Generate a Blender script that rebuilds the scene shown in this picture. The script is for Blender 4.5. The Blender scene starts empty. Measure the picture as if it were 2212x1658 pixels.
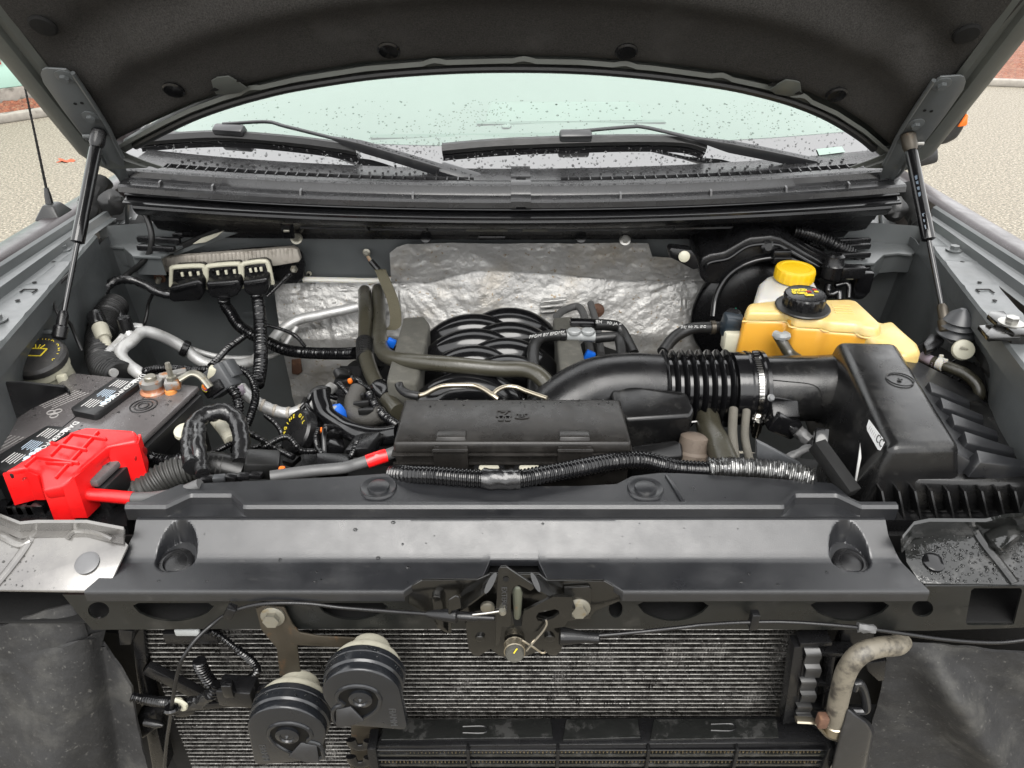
import bpy, bmesh, math, random
from mathutils import Vector, Matrix, noise
rnd = random.Random(7)
R = math.radians
V = Vector
sc = bpy.context.scene
# ------------------------------------------------------------------ camera
TH = R(31); CAMP = V((0, -.672, 1.756)); FP = 1600.0
cd = bpy.data.cameras.new('camera'); cd.sensor_width = 36; cd.lens = 36 * FP / 2212; cd.clip_start = .02; cd.clip_end = 500
co = bpy.data.objects.new('camera', cd); sc.collection.objects.link(co)
co.location = CAMP; co.rotation_euler = (R(90) - TH, 0, 0); sc.camera = co
# ------------------------------------------------------------------ sky and light (overcast)
w = bpy.data.worlds.new('World'); sc.world = w; w.use_nodes = True
nt = w.node_tree; nt.nodes.clear()
sky = nt.nodes.new('ShaderNodeTexSky'); sky.sky_type = 'NISHITA'; sky.sun_disc = False
sky.sun_elevation = R(55); sky.sun_rotation = R(180); sky.dust_density = 4; sky.air_density = 1.2
hs = nt.nodes.new('ShaderNodeHueSaturation'); hs.inputs['Saturation'].default_value = .12
bgn = nt.nodes.new('ShaderNodeBackground'); bgn.inputs['Strength'].default_value = .15
wo = nt.nodes.new('ShaderNodeOutputWorld')
gm = nt.nodes.new('ShaderNodeGamma'); gm.inputs[1].default_value = .1; hs.inputs['Value'].default_value = 4.8   # flatten the clear-sky gradient into an even overcast
nt.links.new(sky.outputs[0], gm.inputs[0]); nt.links.new(gm.outputs[0], hs.inputs['Color']); nt.links.new(hs.outputs[0], bgn.inputs[0]); nt.links.new(bgn.outputs[0], wo.inputs[0])
sd = bpy.data.lights.new('sun', 'SUN'); sd.energy = 1.2; sd.angle = R(40); sd.color = (1, .97, .93)
so = bpy.data.objects.new('sun', sd); sc.collection.objects.link(so); so.location = (0, -5, 8)
so.rotation_euler = V((0, -math.cos(R(55)), math.sin(R(55)))).to_track_quat('Z', 'Y').to_euler()
vs_ = sc.view_settings; vs_.view_transform = 'Standard'; vs_.look = 'None'; vs_.exposure = 2.0; vs_.gamma = 1; vs_.use_curve_mapping = False
# ------------------------------------------------------------------ pixel -> place helpers (picture 2212 x 1658)
CT, ST = math.cos(TH), math.sin(TH)
def ray(p):
    kx = (p[0] - 1106) / FP; ky = (829 - p[1]) / FP
    return V((kx, CT + ky * ST, -ST + ky * CT))
def Y(p, y): d = ray(p); return CAMP + d * ((y - CAMP.y) / d.y)
def Z(p, z): d = ray(p); return CAMP + d * ((z - CAMP.z) / d.z)
def PL(p, o, n): d = ray(p); return CAMP + d * ((o - CAMP).dot(n) / d.dot(n))
def hit(p, f, a=.7, b=3.):
    d = ray(p)
    for i in range(50):
        m = (a + b) / 2; q_ = CAMP + d * m
        if q_.z - f(q_.x, q_.y) > 0: a = m
        else: b = m
    return CAMP + d * a
GY = {'A': 0, 'B': 439.8, 'C': 922.2, 'E': 1220.2}; GX = {'1': 0, '2': 737.8, '3': 1474.2}
def q(t, x, y):
    if t == 'D': return (x, y)
    return (GX[t[1]] + .3337 * x, GY[t[0]] + .3337 * y)
def L(t, y, pts): return [Y(q(t, p[0], p[1]), p[2] if len(p) > 2 else y) for p in pts]
def LZ(t, z, pts): return [Z(q(t, p[0], p[1]), p[2] if len(p) > 2 else z) for p in pts]
# ------------------------------------------------------------------ object helpers
W = {}
def tag(o, label=None, cat=None, group=None, kind=None):
    if label: o['label'] = label
    if cat: o['category'] = cat
    if group: o['group'] = group
    if kind: o['kind'] = kind
    return o
def thing(name, label, cat, loc, group=None):
    o = bpy.data.objects.new(name, None); o.empty_display_size = .02
    sc.collection.objects.link(o); o.location = loc; W[o.name] = V(loc)
    return tag(o, label, cat, group)
def obj(name, bm, m, par=None, ang=32, label=None, cat=None, group=None, kind=None, recalc=True):
    if recalc: bmesh.ops.recalc_face_normals(bm, faces=bm.faces)
    if par is None:
        xs = [v.co for v in bm.verts]
        lo = V((min(v.x for v in xs), min(v.y for v in xs), min(v.z for v in xs))); hi = V((max(v.x for v in xs), max(v.y for v in xs), max(v.z for v in xs)))
        loc = V(((lo.x + hi.x) / 2, (lo.y + hi.y) / 2, lo.z))
    else: loc = W[par.name]
    for v in bm.verts: v.co -= loc
    me = bpy.data.meshes.new(name); bm.to_mesh(me); bm.free()
    for p in me.polygons: p.use_smooth = True
    me.set_sharp_from_angle(angle=R(ang))
    me.materials.append(MT[m] if isinstance(m, str) else m)
    o = bpy.data.objects.new(name, me); sc.collection.objects.link(o)
    if par is None: o.location = loc
    else: o.parent = par
    W[o.name] = loc
    return tag(o, label, cat, group, kind)
def B(): return bmesh.new()
def loops(bm, rings, closed=True, cap=True):
    vr = [[bm.verts.new(p) for p in r_] for r_ in rings]
    n = len(vr[0])
    for a, b in zip(vr, vr[1:]):
        for i in range(n if closed else n - 1):
            j = (i + 1) % n
            try: bm.faces.new((a[i], a[j], b[j], b[i]))
            except ValueError: pass
    if cap and closed:
        bm.faces.new(vr[0]); bm.faces.new(list(reversed(vr[-1])))
    return vr
def catmull(pts, step):
    if len(pts) < 3:
        n = max(2, int((pts[1] - pts[0]).length / step)); return [pts[0].lerp(pts[1], i / n) for i in range(n + 1)]
    P = [pts[0] * 2 - pts[1]] + list(pts) + [pts[-1] * 2 - pts[-2]]; dense = []
    for i in range(1, len(P) - 2):
        a, b, c, d = P[i - 1:i + 3]
        for k in range(24):
            t = k / 24
            dense.append(.5 * ((2 * b) + (c - a) * t + (2 * a - 5 * b + 4 * c - d) * t * t + (3 * b - a - 3 * c + d) * t ** 3))
    dense.append(V(pts[-1]))
    out = [dense[0]]; acc = 0
    for a, b in zip(dense, dense[1:]):
        l = (b - a).length
        while acc + l >= step:
            a = a.lerp(b, (step - acc) / l); l = (b - a).length; out.append(a); acc = 0
        acc += l
    if (out[-1] - dense[-1]).length > step * .3: out.append(dense[-1])
    return out
def tube(bm, pts, r, seg=14, step=.008, corr=None, rough=0, flat=1, raw=False, rf=None):
    """swept round tube; corr=(period, amplitude) gives a ribbed conduit; rough adds tape wrinkles; rf(t) scales radius"""
    if corr: step = corr[0] / 4
    P = list(pts) if raw else catmull([V(p) for p in pts], step)
    n = len(P); up = V((0, 0, 1)); rings = []
    T0 = (P[1] - P[0]).normalized()
    if abs(T0.z) > .9: up = V((0, 1, 0))
    N = (up - T0 * up.dot(T0)).normalized()
    for i, p in enumerate(P):
        T = (P[min(i + 1, n - 1)] - P[max(i - 1, 0)]).normalized()
        N = (N - T * N.dot(T)).normalized(); Bn = T.cross(N)
        rr = r * (rf(i / (n - 1)) if rf else 1)
        if corr: rr += corr[1] * (1 if i % 4 in (1, 2) else -1) * (.8 + .4 * rnd.random())
        ring = []
        for k in range(seg):
            a = 2 * math.pi * k / seg; r2 = rr
            if rough: r2 += rough * noise.noise(V((p.x * 150 + math.cos(a) * 1.5, p.y * 150 + math.sin(a) * 1.5, p.z * 150)))
            ring.append(p + N * (math.cos(a) * r2 * flat) + Bn * (math.sin(a) * r2))
        rings.append(ring)
    loops(bm, rings)
def frame(ax):
    ax = V(ax).normalized(); u = V((1, 0, 0)) if abs(ax.x) < .9 else V((0, 1, 0))
    u = (u - ax * u.dot(ax)).normalized(); return u, ax.cross(u), ax
def lathe(bm, prof, c, ax, seg=28, flute=None):
    u, v, a = frame(ax); c = V(c); rings = []
    for r_, h in prof:
        ring = []
        for k in range(seg):
            an = 2 * math.pi * k / seg
            rr = r_ * (1 - (flute[1] if flute and (k % flute[0] == 0) and flute[2] <= h <= flute[3] else 0))
            ring.append(c + u * math.cos(an) * rr + v * math.sin(an) * rr + a * h)
        rings.append(ring)
    loops(bm, rings)
def bev(bm, off, seg=2, ang=20):
    if off <= 0: return
    es = [e for e in bm.edges if len(e.link_faces) == 2 and e.calc_face_angle(0) > R(ang)]
    bmesh.ops.bevel(bm, geom=es, offset=off, segments=seg, affect='EDGES', profile=.5, clamp_overlap=True)
def frus(bm, top, bot, off=0, seg=2):
    b2 = B(); loops(b2, [top, bot]); bmesh.ops.recalc_face_normals(b2, faces=b2.faces); bev(b2, off, seg); merge(bm, b2)
def merge(bm, b2):
    mp = {v: bm.verts.new(v.co) for v in b2.verts}
    for f in b2.faces:
        try: bm.faces.new([mp[v] for v in f.verts])
        except ValueError: pass
    b2.free()
def prism(bm, pts, vec, off=0, seg=2): frus(bm, [V(p) for p in pts], [V(p) + V(vec) for p in pts], off, seg)
def box(bm, c, s, rot=None, off=.002, seg=2):
    M = rot if rot else Matrix.Identity(3); c = V(c); a, b, d = [x / 2 for x in s]
    t = [c + M @ V((x, y, d)) for x, y in ((-a, -b), (a, -b), (a, b), (-a, b))]
    bt = [c + M @ V((x, y, -d)) for x, y in ((-a, -b), (a, -b), (a, b), (-a, b))]
    frus(bm, t, bt, off, seg)
def bar(bm, a, b, wd, ht, up=(0, 0, 1), off=.001):
    a = V(a); b = V(b); d = (b - a).normalized(); s = d.cross(V(up)).normalized(); u = s.cross(d)
    r1 = [a + s * x * wd / 2 + u * z * ht / 2 for x, z in ((-1, -1), (1, -1), (1, 1), (-1, 1))]
    frus(bm, r1, [p + (b - a) for p in r1], off)
def rotm(ax, ang): return Matrix.Rotation(R(ang), 3, ax)
def grid(bm, nx, ny, f):
    vr = [[bm.verts.new(f(i / nx, j / ny)) for i in range(nx + 1)] for j in range(ny + 1)]
    for j in range(ny):
        for i in range(nx): bm.faces.new((vr[j][i], vr[j][i + 1], vr[j + 1][i + 1], vr[j + 1][i]))
    return vr
def thick(bm, t):
    """give a sheet thickness along its normals"""
    bmesh.ops.recalc_face_normals(bm, faces=bm.faces); bmesh.ops.solidify(bm, geom=list(bm.faces), thickness=t)
def plate(bm, outer, holes, vec):
    """flat plate with real holes, given thickness along vec"""
    b2 = B(); es = []
    for lp in [outer] + holes:
        vs = [b2.verts.new(p) for p in lp]
        es += [b2.edges.new((vs[i], vs[(i + 1) % len(vs)])) for i in range(len(vs))]
    bmesh.ops.triangle_fill(b2, use_beauty=True, use_dissolve=False, edges=es)
    r_ = bmesh.ops.extrude_face_region(b2, geom=list(b2.faces))
    for g in r_['geom']:
        if isinstance(g, bmesh.types.BMVert): g.co += V(vec)
    merge(bm, b2)
def ell(t, cx, cy, rx, ry, n=24): return [(cx + rx * math.cos(2 * math.pi * k / n), cy + ry * math.sin(2 * math.pi * k / n)) for k in range(n)]
def text(s, c, right, up, size, m, par, ex=.0004, name='lettering'):
    cu = bpy.data.curves.new('t', 'FONT'); cu.body = s; cu.size = size; cu.extrude = ex; cu.align_x = 'CENTER'; cu.align_y = 'CENTER'; cu.resolution_u = 2
    o = bpy.data.objects.new('t', cu); sc.collection.objects.link(o)
    dg = bpy.context.evaluated_depsgraph_get(); me = bpy.data.meshes.new_from_object(o.evaluated_get(dg))
    bpy.data.objects.remove(o); bpy.data.curves.remove(cu)
    r_ = V(right).normalized(); u = V(up); u = (u - r_ * u.dot(r_)).normalized(); n = r_.cross(u)
    bm = B(); bm.from_mesh(me); bpy.data.meshes.remove(me)
    for v in bm.verts: v.co = V(c) + r_ * v.co.x + u * v.co.y + n * v.co.z
    return obj(name, bm, m, par, recalc=False)
def drops(par, samples, m='water', name='water_droplets'):
    """beads of rain: samples = (point, normal, radius)"""
    bm = B()
    for p, n, r_ in samples:
        u, v, a = frame(n); sx = .8 + .5 * rnd.random()
        rg = []
        for rr, h in ((1, -.05), (.82, .32), (.4, .52)):
            rg.append([p + (u * math.cos(k * 1.0472) * sx + v * math.sin(k * 1.0472)) * r_ * rr + a * r_ * h for k in range(6)])
        vr = [[bm.verts.new(x) for x in g] for g in rg]
        for a_, b_ in zip(vr, vr[1:]):
            for i in range(6): bm.faces.new((a_[i], a_[(i + 1) % 6], b_[(i + 1) % 6], b_[i]))
        bm.faces.new(vr[-1])
    return obj(name, bm, m, par, ang=80, kind='stuff')
def hexbolt(par, c, ax, r_, m='zinc', name='bolt', flange=1.6):
    bm = B(); u, v, a = frame(ax); c = V(c)
    lathe(bm, [(r_ * flange, 0), (r_ * flange, r_ * .25), (r_ * 1.05, r_ * .4)], c, ax, 20)
    b2 = B(); loops(b2, [[c + (u * math.cos(k * 1.0472) + v * math.sin(k * 1.0472)) * r_ + a * h for k in range(6)] for h in (r_ * .3, r_ * 1.15)]); merge(bm, b2)
    return obj(name, bm, m, par)
# ------------------------------------------------------------------ materials
MT = {}
def mat(name, c, rough=.5, metal=0, var=.15, vs=14, bump=0, bs=300, c2=None, ms=8, lo=.5, hi=.65, rvar=.08, rs=25, coat=0, spec=.5, trans=0, ior=1.5, sss=0, c3=None, ms3=60, lo3=.6, hi3=.65, dist=.002, bump2=0, bs2=30, coatr=.1):
    ga = .62 if metal > .4 else .37
    c = tuple(x * ga for x in c); c2 = tuple(x * ga for x in c2) if c2 else None; c3 = tuple(x * ga for x in c3) if c3 else None
    m = bpy.data.materials.new(name); m.use_nodes = True; t = m.node_tree; N = t.nodes; LK = t.links
    p = N['Principled BSDF']; tc = N.new('ShaderNodeTexCoord')
    def nz(s, det=5, ro=.6):
        n = N.new('ShaderNodeTexNoise'); n.inputs['Scale'].default_value = s; n.inputs['Detail'].default_value = det; n.inputs['Roughness'].default_value = ro
        LK.new(tc.outputs['Object'], n.inputs['Vector']); return n.outputs['Fac']
    def mr(src, a, b, c_, d, smooth=False):
        n = N.new('ShaderNodeMapRange'); n.inputs[1].default_value = a; n.inputs[2].default_value = b; n.inputs[3].default_value = c_; n.inputs[4].default_value = d
        if smooth: n.interpolation_type = 'SMOOTHSTEP'
        LK.new(src, n.inputs[0]); return n.outputs[0]
    def mix(f, a, b, mode='MIX'):
        n = N.new('ShaderNodeMix'); n.data_type = 'RGBA'; n.blend_type = mode
        if isinstance(f, float) or isinstance(f, int): n.inputs[0].default_value = f
        else: LK.new(f, n.inputs[0])
        for i, x in ((6, a), (7, b)):
            if isinstance(x, tuple): n.inputs[i].default_value = (*x, 1)
            else: LK.new(x, n.inputs[i])
        return n.outputs[2]
    col = mix(mr(nz(vs), .3, .7, 0, 1), tuple(x * (1 - var) for x in c), tuple(min(1, x * (1 + var)) for x in c))
    if c2: col = mix(mr(nz(ms, 6, .65), lo, hi, 0, 1, True), col, c2)
    if c3: col = mix(mr(nz(ms3, 4, .6), lo3, hi3, 0, 1, True), col, c3)
    LK.new(col, p.inputs['Base Color'])
    LK.new(mr(nz(rs), .3, .7, max(0, rough - rvar), min(1, rough + rvar)), p.inputs['Roughness'])
    p.inputs['Metallic'].default_value = metal; p.inputs['Specular IOR Level'].default_value = spec; p.inputs['IOR'].default_value = ior
    p.inputs['Coat Weight'].default_value = coat; p.inputs['Coat Roughness'].default_value = coatr; p.inputs['Transmission Weight'].default_value = trans
    if sss: p.inputs['Subsurface Weight'].default_value = sss; p.inputs['Subsurface Radius'].default_value = (.01, .006, .002); p.inputs['Subsurface Scale'].default_value = 1
    prev = None
    for st, s in ((bump, bs), (bump2, bs2)):
        if st:
            b = N.new('ShaderNodeBump'); b.inputs['Strength'].default_value = st; b.inputs['Distance'].default_value = dist
            LK.new(nz(s, 4), b.inputs['Height'])
            if prev: LK.new(prev, b.inputs['Normal'])
            prev = b.outputs[0]
    if prev: LK.new(prev, p.inputs['Normal'])
    MT[name] = m; return m
mat('black_plastic', (.013, .013, .014), .26, spec=.3, bump=.12, bs=500, rvar=.1)
mat('black_gloss', (.009, .009, .010), .15, spec=.42, rvar=.06, bump=.05, bs=60)
mat('satin_black', (.02, .021, .024), .34, bump=.3, bs=900, rvar=.07, var=.12, dist=.0006, spec=.58, c2=(.034, .035, .038), ms=12, lo=.5, hi=.75, c3=(.05, .05, .05), ms3=45, lo3=.62, hi3=.75)
mat('rubber', (.018, .018, .018), .38, spec=.35, bump=.15, bs=260)
mat('olive_rubber', (.07, .065, .045), .33, bump=.2, bs=200, c2=(.09, .085, .065), ms=18, lo=.55, hi=.75)
mat('matte_black', (.010, .010, .010), .75, spec=.2, bump=.2, bs=200)
mat('felt', (.066, .063, .059), .95, bump=.6, bs=420, var=.5, vs=420, c2=(.10, .097, .092), ms=7, lo=.52, hi=.8, spec=.15)
mat('deflector', (.036, .036, .037), .72, bump=.5, bs=130, c2=(.11, .108, .1), ms=11, lo=.46, hi=.74, c3=(.14, .137, .128), ms3=150, lo3=.6, hi3=.72, spec=.3, var=.3)
mat('bay_paint', (.165, .178, .181), .36, var=.08, vs=5, c2=(.15, .155, .152), ms=5, lo=.5, hi=.8, bump=.05, bs=60, metal=.1, coat=.0, coatr=.2)
mat('hood_paint', (.15, .16, .145), .42, var=.1, metal=.1)
mat('body_paint', (.07, .055, .058), .42, metal=.3, var=.25, vs=700, coat=.15, coatr=.2, c3=(.12, .11, .11), ms3=260, lo3=.57, hi3=.68)
mat('cowl', (.04, .04, .042), .27, bump=.2, bs=800, dist=.0006, var=.15)
mat('support', (.016, .017, .016), .34, spec=.35, c2=(.06, .058, .052), ms=20, lo=.55, hi=.8, bump=.08, bs=50, rvar=.12)
mat('support_skylit', (.22, .21, .204), .25, c2=(.34, .327, .306), ms=9, lo=.4, hi=.7, bump=.05, bs=40, rvar=.08, metal=.25, coat=.5)  # lighter copy of support: its pale grey stands in for sky light
mat('wet_black', (.02, .021, .02), .12, bump=.3, bs=30, rvar=.08, c2=(.06, .06, .058), ms=26, lo=.5, hi=.62, dist=.004)
mat('latch_black', (.012, .0115, .010), .17, spec=.6, c2=(.08, .072, .055), ms=35, lo=.6, hi=.78, metal=.1, bump=.1, bs=150)
mat('steel', (.5, .49, .46), .35, metal=1, c2=(.3, .25, .18), ms=60, lo=.55, hi=.75)
mat('zinc', (.36, .345, .29), .4, metal=.8, c2=(.3, .25, .16), ms=80, lo=.55, hi=.7)
mat('alu', (.6, .6, .59), .5, metal=.55, var=.1, bump=.15, bs=160, c2=(.45, .44, .42), ms=30)
mat('brass_line', (.55, .49, .38), .3, metal=.95)
mat('chrome', (.8, .78, .74), .15, metal=1)
mat('rust', (.16, .07, .035), .8, c2=(.28, .14, .07), ms=40, bump=.5, bs=150)
mat('bracket_steel', (.06, .05, .036), .42, metal=.5, c2=(.17, .09, .04), ms=45, lo=.55, hi=.75, bump=.15, bs=120)
mat('foil', (.42, .415, .40), .4, metal=.42, var=.16, vs=10, c2=(.36, .33, .28), ms=7, lo=.46, hi=.72, c3=(.26, .19, .11), ms3=95, lo3=.62, hi3=.7, bump=.7, bs=75, bump2=.6, bs2=22, dist=.004, rvar=.12)
mat('ecm_plate', (.75, .69, .6), .6, metal=.35, c2=(.45, .4, .33), ms=40, lo=.5, hi=.7, bump=.2, bs=120)
mat('ivory', (.9, .87, .68), .45, var=.08)
mat('dirty_ivory', (.75, .72, .58), .55, c2=(.45, .41, .3), ms=50, lo=.5, hi=.7)
mat('white_tank', (1.0, .98, .9), .42, var=.05, sss=.3)
mat('coolant_tank', (1.15, .58, .06), .32, var=.05, vs=6, sss=.35, rvar=.04)
mat('tank_top', (1.12, .82, .30), .35, var=.05, sss=.35, c2=(1.15, .9, .42), ms=10)
mat('yellow_cap', (1.3, .80, .01), .38, var=.03)
mat('yellow_print', (1.4, 1.1, .06), .6, var=0)
mat('red_print', (.7, .03, .02), .6, var=0)
mat('white_print', (1.2, 1.2, 1.17), .6, var=0)
mat('grey_print', (.6, .57, .55), .6, var=.2, vs=200)
mat('dark_print', (.02, .02, .02), .6, var=0)
mat('red_plastic', (1.5, .018, .02), .34, var=.06, bump=.08, bs=120, c2=(1.2, .012, .015), ms=12)
mat('orange', (1.5, .3, .02), .4, var=.05)
mat('blue', (.01, .22, 1.1), .4, var=.05)
mat('battery_top', (.19, .175, .175), .24, var=.12, bump=.12, bs=300, c2=(.25, .232, .23), ms=10)
mat('battery_case', (.015, .015, .016), .4)
mat('grey_plastic', (.5, .52, .52), .45)
mat('foam_grey', (.095, .092, .075), .85, bump=.35, bs=150, c2=(.14, .133, .11), ms=30)
mat('lead', (.38, .37, .35), .5, metal=.7, c2=(.45, .2, .08), ms=50, lo=.5, hi=.62, bump=.3, bs=120)
mat('copper', (.55, .23, .12), .45, metal=.6, c2=(.6, .42, .35), ms=60)
mat('castbrown', (.22, .17, .13), .7, bump=.3, bs=120, c2=(.1, .07, .05), ms=40)
mat('tan_hose', (.27, .24, .185), .5, c2=(.06, .052, .042), ms=30, lo=.48, hi=.66, bump=.2, bs=140)
mat('gold_fin', (.42, .34, .21), .4, metal=.75, var=.35, vs=300)
mat('fin', (.05, .047, .043), .45, metal=.6, var=.6, vs=400, c2=(.8, .78, .75), ms=9, lo=.55, hi=.70, c3=(.9, .88, .84), ms3=330, lo3=.585, hi3=.66)  # pale flecks put the glints of bent fins into the colour
mat('cond_tube', (.15, .145, .135), .42, metal=.7, var=.5, vs=250, c2=(.06, .056, .052), ms=90, lo=.48, hi=.62, c3=(.4, .39, .37), ms3=200, lo3=.62, hi3=.7)
mat('braid', (.085, .08, .07), .55, bump=.9, bs=600)
mat('braid_tan', (.2, .185, .15), .6, bump=.9, bs=700)
mat('strap', (.14, .125, .075), .7, bump=.5, bs=400)
mat('tape', (.02, .02, .021), .22, bump=.5, bs=90, rvar=.12)
mat('foil_wrap', (.22, .22, .215), .3, metal=.95, bump=.8, bs=70, c2=(.3, .3, .3), ms=60)
mat('grey_cable', (.14, .14, .14), .55)
mat('glass_frit', (.012, .012, .013), .03, var=0, rvar=.02, ior=2.5, spec=.5)
mat('water', (.95, .96, .96), .03, var=0, rvar=0, trans=1, ior=1.33)
mat('mint', (.75, 1.15, .98), .55, var=.04, vs=2)
mat('mint_reflect', (.63, .75, .69), .7, var=.03, vs=4)
mat('concrete', (.5, .46, .40), .85, bump=.4, bs=30, c2=(.2, .18, .15), ms=4)
mat('mulch', (.36, .12, .06), .9, var=.6, vs=25, bump=1, bs=30, c2=(.5, .28, .16), ms=14, dist=.03)
mat('leaf', (.8, .14, .04), .7)
mat('asphalt', (.31, .272, .205), .8, var=.4, vs=60, c2=(.64, .575, .44), ms=48, lo=.52, hi=.58, c3=(.10, .088, .07), ms3=55, lo3=.56, hi3=.62, bump=.5, bs=120, dist=.004)
# windscreen pane: clear greenish glass with a mirror coat of sky
m = bpy.data.materials.new('windscreen_glass'); m.use_nodes = True; t_ = m.node_tree; t_.nodes.clear()
o_ = t_.nodes.new('ShaderNodeOutputMaterial'); mx_ = t_.nodes.new('ShaderNodeMixShader'); fr_ = t_.nodes.new('ShaderNodeFresnel'); fr_.inputs[0].default_value = 1.95
tr_ = t_.nodes.new('ShaderNodeBsdfTransparent'); tr_.inputs[0].default_value = (.86, .93, .90, 1); gl_ = t_.nodes.new('ShaderNodeBsdfGlossy'); gl_.inputs['Roughness'].default_value = .02
t_.links.new(fr_.outputs[0], mx_.inputs[0]); t_.links.new(tr_.outputs[0], mx_.inputs[1]); t_.links.new(gl_.outputs[0], mx_.inputs[2]); t_.links.new(mx_.outputs[0], o_.inputs[0])
MT['glass'] = m
mat('zinc2', (.16, .17, .13), .4, metal=.6, c2=(.28, .14, .07), ms=40, lo=.55, hi=.7)
mat('clip_steel', (.10, .10, .10), .4, metal=.7)
mat('blue_dim', (.02, .07, .13), .4)
mat('lid_black', (.024, .022, .02), .3, bump=.2, bs=700, dist=.0006, c2=(.036, .033, .03), ms=26, lo=.5, hi=.62, coat=0, spec=.22, rvar=.12)
mat('horn_black', (.018, .02, .024), .2, spec=.45, bump=.1, bs=200, rvar=.1)
mat('blue_white', (.9, 1.1, 1.3), .6, var=0)
mat('orange_rust', (1.1, .42, .09), .8, bump=.5, bs=200)
mat('red_dark', (.5, .008, .01), .4)
mat('cap_black', (.045, .043, .042), .5, bump=.2, bs=200, c2=(.07, .065, .06), ms=40)
mat('conn_grey', (.08, .084, .09), .45)
mat('purple', (.5, .1, .6), .5)
mat('purple_white', (.5, .42, .5), .5)
mat('grey_rubber', (.06, .06, .055), .6)
mat('airbox', (.014, .014, .0145), .22, spec=.3, bump=.2, bs=900, dist=.0006, rvar=.1, c2=(.045, .044, .042), ms=18, lo=.5, hi=.7)
mat('sticker_white', (1.4, 1.4, 1.4), .4, var=.02)
mat('green_dot', (.02, .5, .3), .5)
mat('pink', (.6, .2, .22), .5)
mat('sensor_blue', (.02, .035, .05), .4)
mat('bracket_grey', (.16, .165, .17), .35, metal=.4, c2=(.05, .05, .05), ms=40)
mat('horn_edge', (.06, .062, .066), .35)
mat('plug_grey', (.2, .2, .205), .35)
mat('mint_b', (.50, .66, .58), .7, var=.03)
mat('mint_c', (.68, .84, .76), .7, var=.03)
mat('hollow_shade', (.004, .004, .004), .5, spec=.15)
# ================================================================== the place behind the truck
bm = B(); grid(bm, 8, 8, lambda u, v: V((-120 + 240 * u, -90 + 240 * v, 0))); obj('ground', bm, 'asphalt', kind='structure')
def bed(name, P0, P1, depth, label):
    d = (P1 - P0).normalized(); n = V((-d.y, d.x, 0))
    bm = B(); prism(bm, [P0, P1, P1 + n * .16, P0 + n * .16], (0, 0, .09), .02); obj('kerb', bm, 'concrete', label='pale concrete kerb in front of the ' + label, cat='kerb')
    bm = B(); ln = (P1 - P0).length
    grid(bm, 90, 24, lambda u, v: P0 + d * ln * u + n * (.165 + depth * v) + V((0, 0, .05 + .04 * noise.noise(V((u * 60, v * 18, 1))) + .05 * rnd.random())))
    obj(name, bm, 'mulch', kind='structure')
    return d, n
cA = Z((0, 268), 0); cB = Z((100, 253), 0); dd = (cB - cA).normalized()
d, n = bed('mulch_bed', cA - dd * 3, cA + dd * 1.6, .7, 'red brown mulch by the mint building')
# low concrete footing and mint building
P0 = cA - dd * 3 + n * .9; P1 = cA + dd * 1.6 + n * .9
tb = thing('mint_building', 'mint green clad building with red lettering beyond the mulch bed', 'building', P0.lerp(P1, .5))
bm = B(); prism(bm, [P0, P1, P1 + n * 3, P0 + n * 3], (0, 0, .22), .01); obj('footing', bm, 'concrete', tb)
hgt = .22
for i in range(7):
    bm = B(); o2 = n * .03
    prism(bm, [P0 + o2 + V((0, 0, hgt + .002)), P1 + o2 + V((0, 0, hgt + .002)), P1 + n * 2.9 + V((0, 0, hgt + .002)), P0 + n * 2.9 + V((0, 0, hgt + .002))], (0, 0, .396), .015); obj('cladding_board', bm, 'mint', tb); hgt += .4
text('M', PL((6, 128), P0 + n * .02, n), d, (0, 0, 1), .16, 'red_print', tb, .01)
cA = Z((2140, 186), 0); cB = Z((2212, 189), 0); dd = (cB - cA).normalized()
bed('mulch_bed', cA - dd * 2, cA + dd * 5, 6, 'bare brown bed beside the side mirror')
bm = B(); c = Z((141, 347), .006)
pts = [c + V((.07 * math.cos(a) * (1 + .35 * math.cos(5 * a)), .05 * math.sin(a) * (1 + .35 * math.cos(5 * a)), .012 * math.sin(3 * a))) for a in [k * 2 * math.pi / 24 for k in range(24)]]
prism(bm, pts, (0, 0, .003)); obj('fallen_leaf', bm, 'leaf', label='single orange fallen leaf on the asphalt', cat='leaf')

# ================================================================== hood
AL = R(47.5); HO = V((0, .86, 1.384)); HV = V((0, -math.cos(AL), math.sin(AL))); HN = V((0, -math.sin(AL), -math.cos(AL)))
def HP(p, off=0): return PL(p, HO + HN * off, HN)
def HU(u, s, off=0): return HO + V((1, 0, 0)) * u + HV * s + HN * off
def us(p): a = HP(p) - HO; return a.x, a.dot(HV)
arc = [us(p) for p in ((255, 338), (300, 312), (370, 276), (430, 248), (500, 223), (570, 203), (650, 185), (800, 162), (950, 150), (1092, 146), (1250, 149), (1400, 161), (1550, 181), (1640, 200), (1720, 224), (1790, 255), (1850, 293), (1880, 318), (1912, 345))]
def s_arc(u):
    if u <= arc[0][0]: return arc[0][1]
    for a, b in zip(arc, arc[1:]):
        if u <= b[0]:
            t = (u - a[0]) / (b[0] - a[0]); return a[1] + (b[1] - a[1]) * t
    return arc[-1][1]
def u_out(s, sg): return -.012 + sg * (.878 - .08 * max(0, s) + (.0 if s > .0 else s * .6))
th = thing('hood', 'raised dark grey hood with black felt insulation on its underside', 'hood', HU(0, 0))
def hood_sheet(off, i0=0):
    bm = B()
    def f(a, b):
        s1 = 1.06
        ua = -.012 + (a * 2 - 1) * .868
        s0 = s_arc(ua); s = s0 + (s1 - s0) * b
        uo = u_out(s, -1 if ua < 0 else 1); uu = ua / .868 * abs(uo) if True else ua
        return HU(uu, s, off + (-.012 * (abs(a * 2 - 1) ** 4)))
    grid(bm, 120, 40, f); return bm
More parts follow.
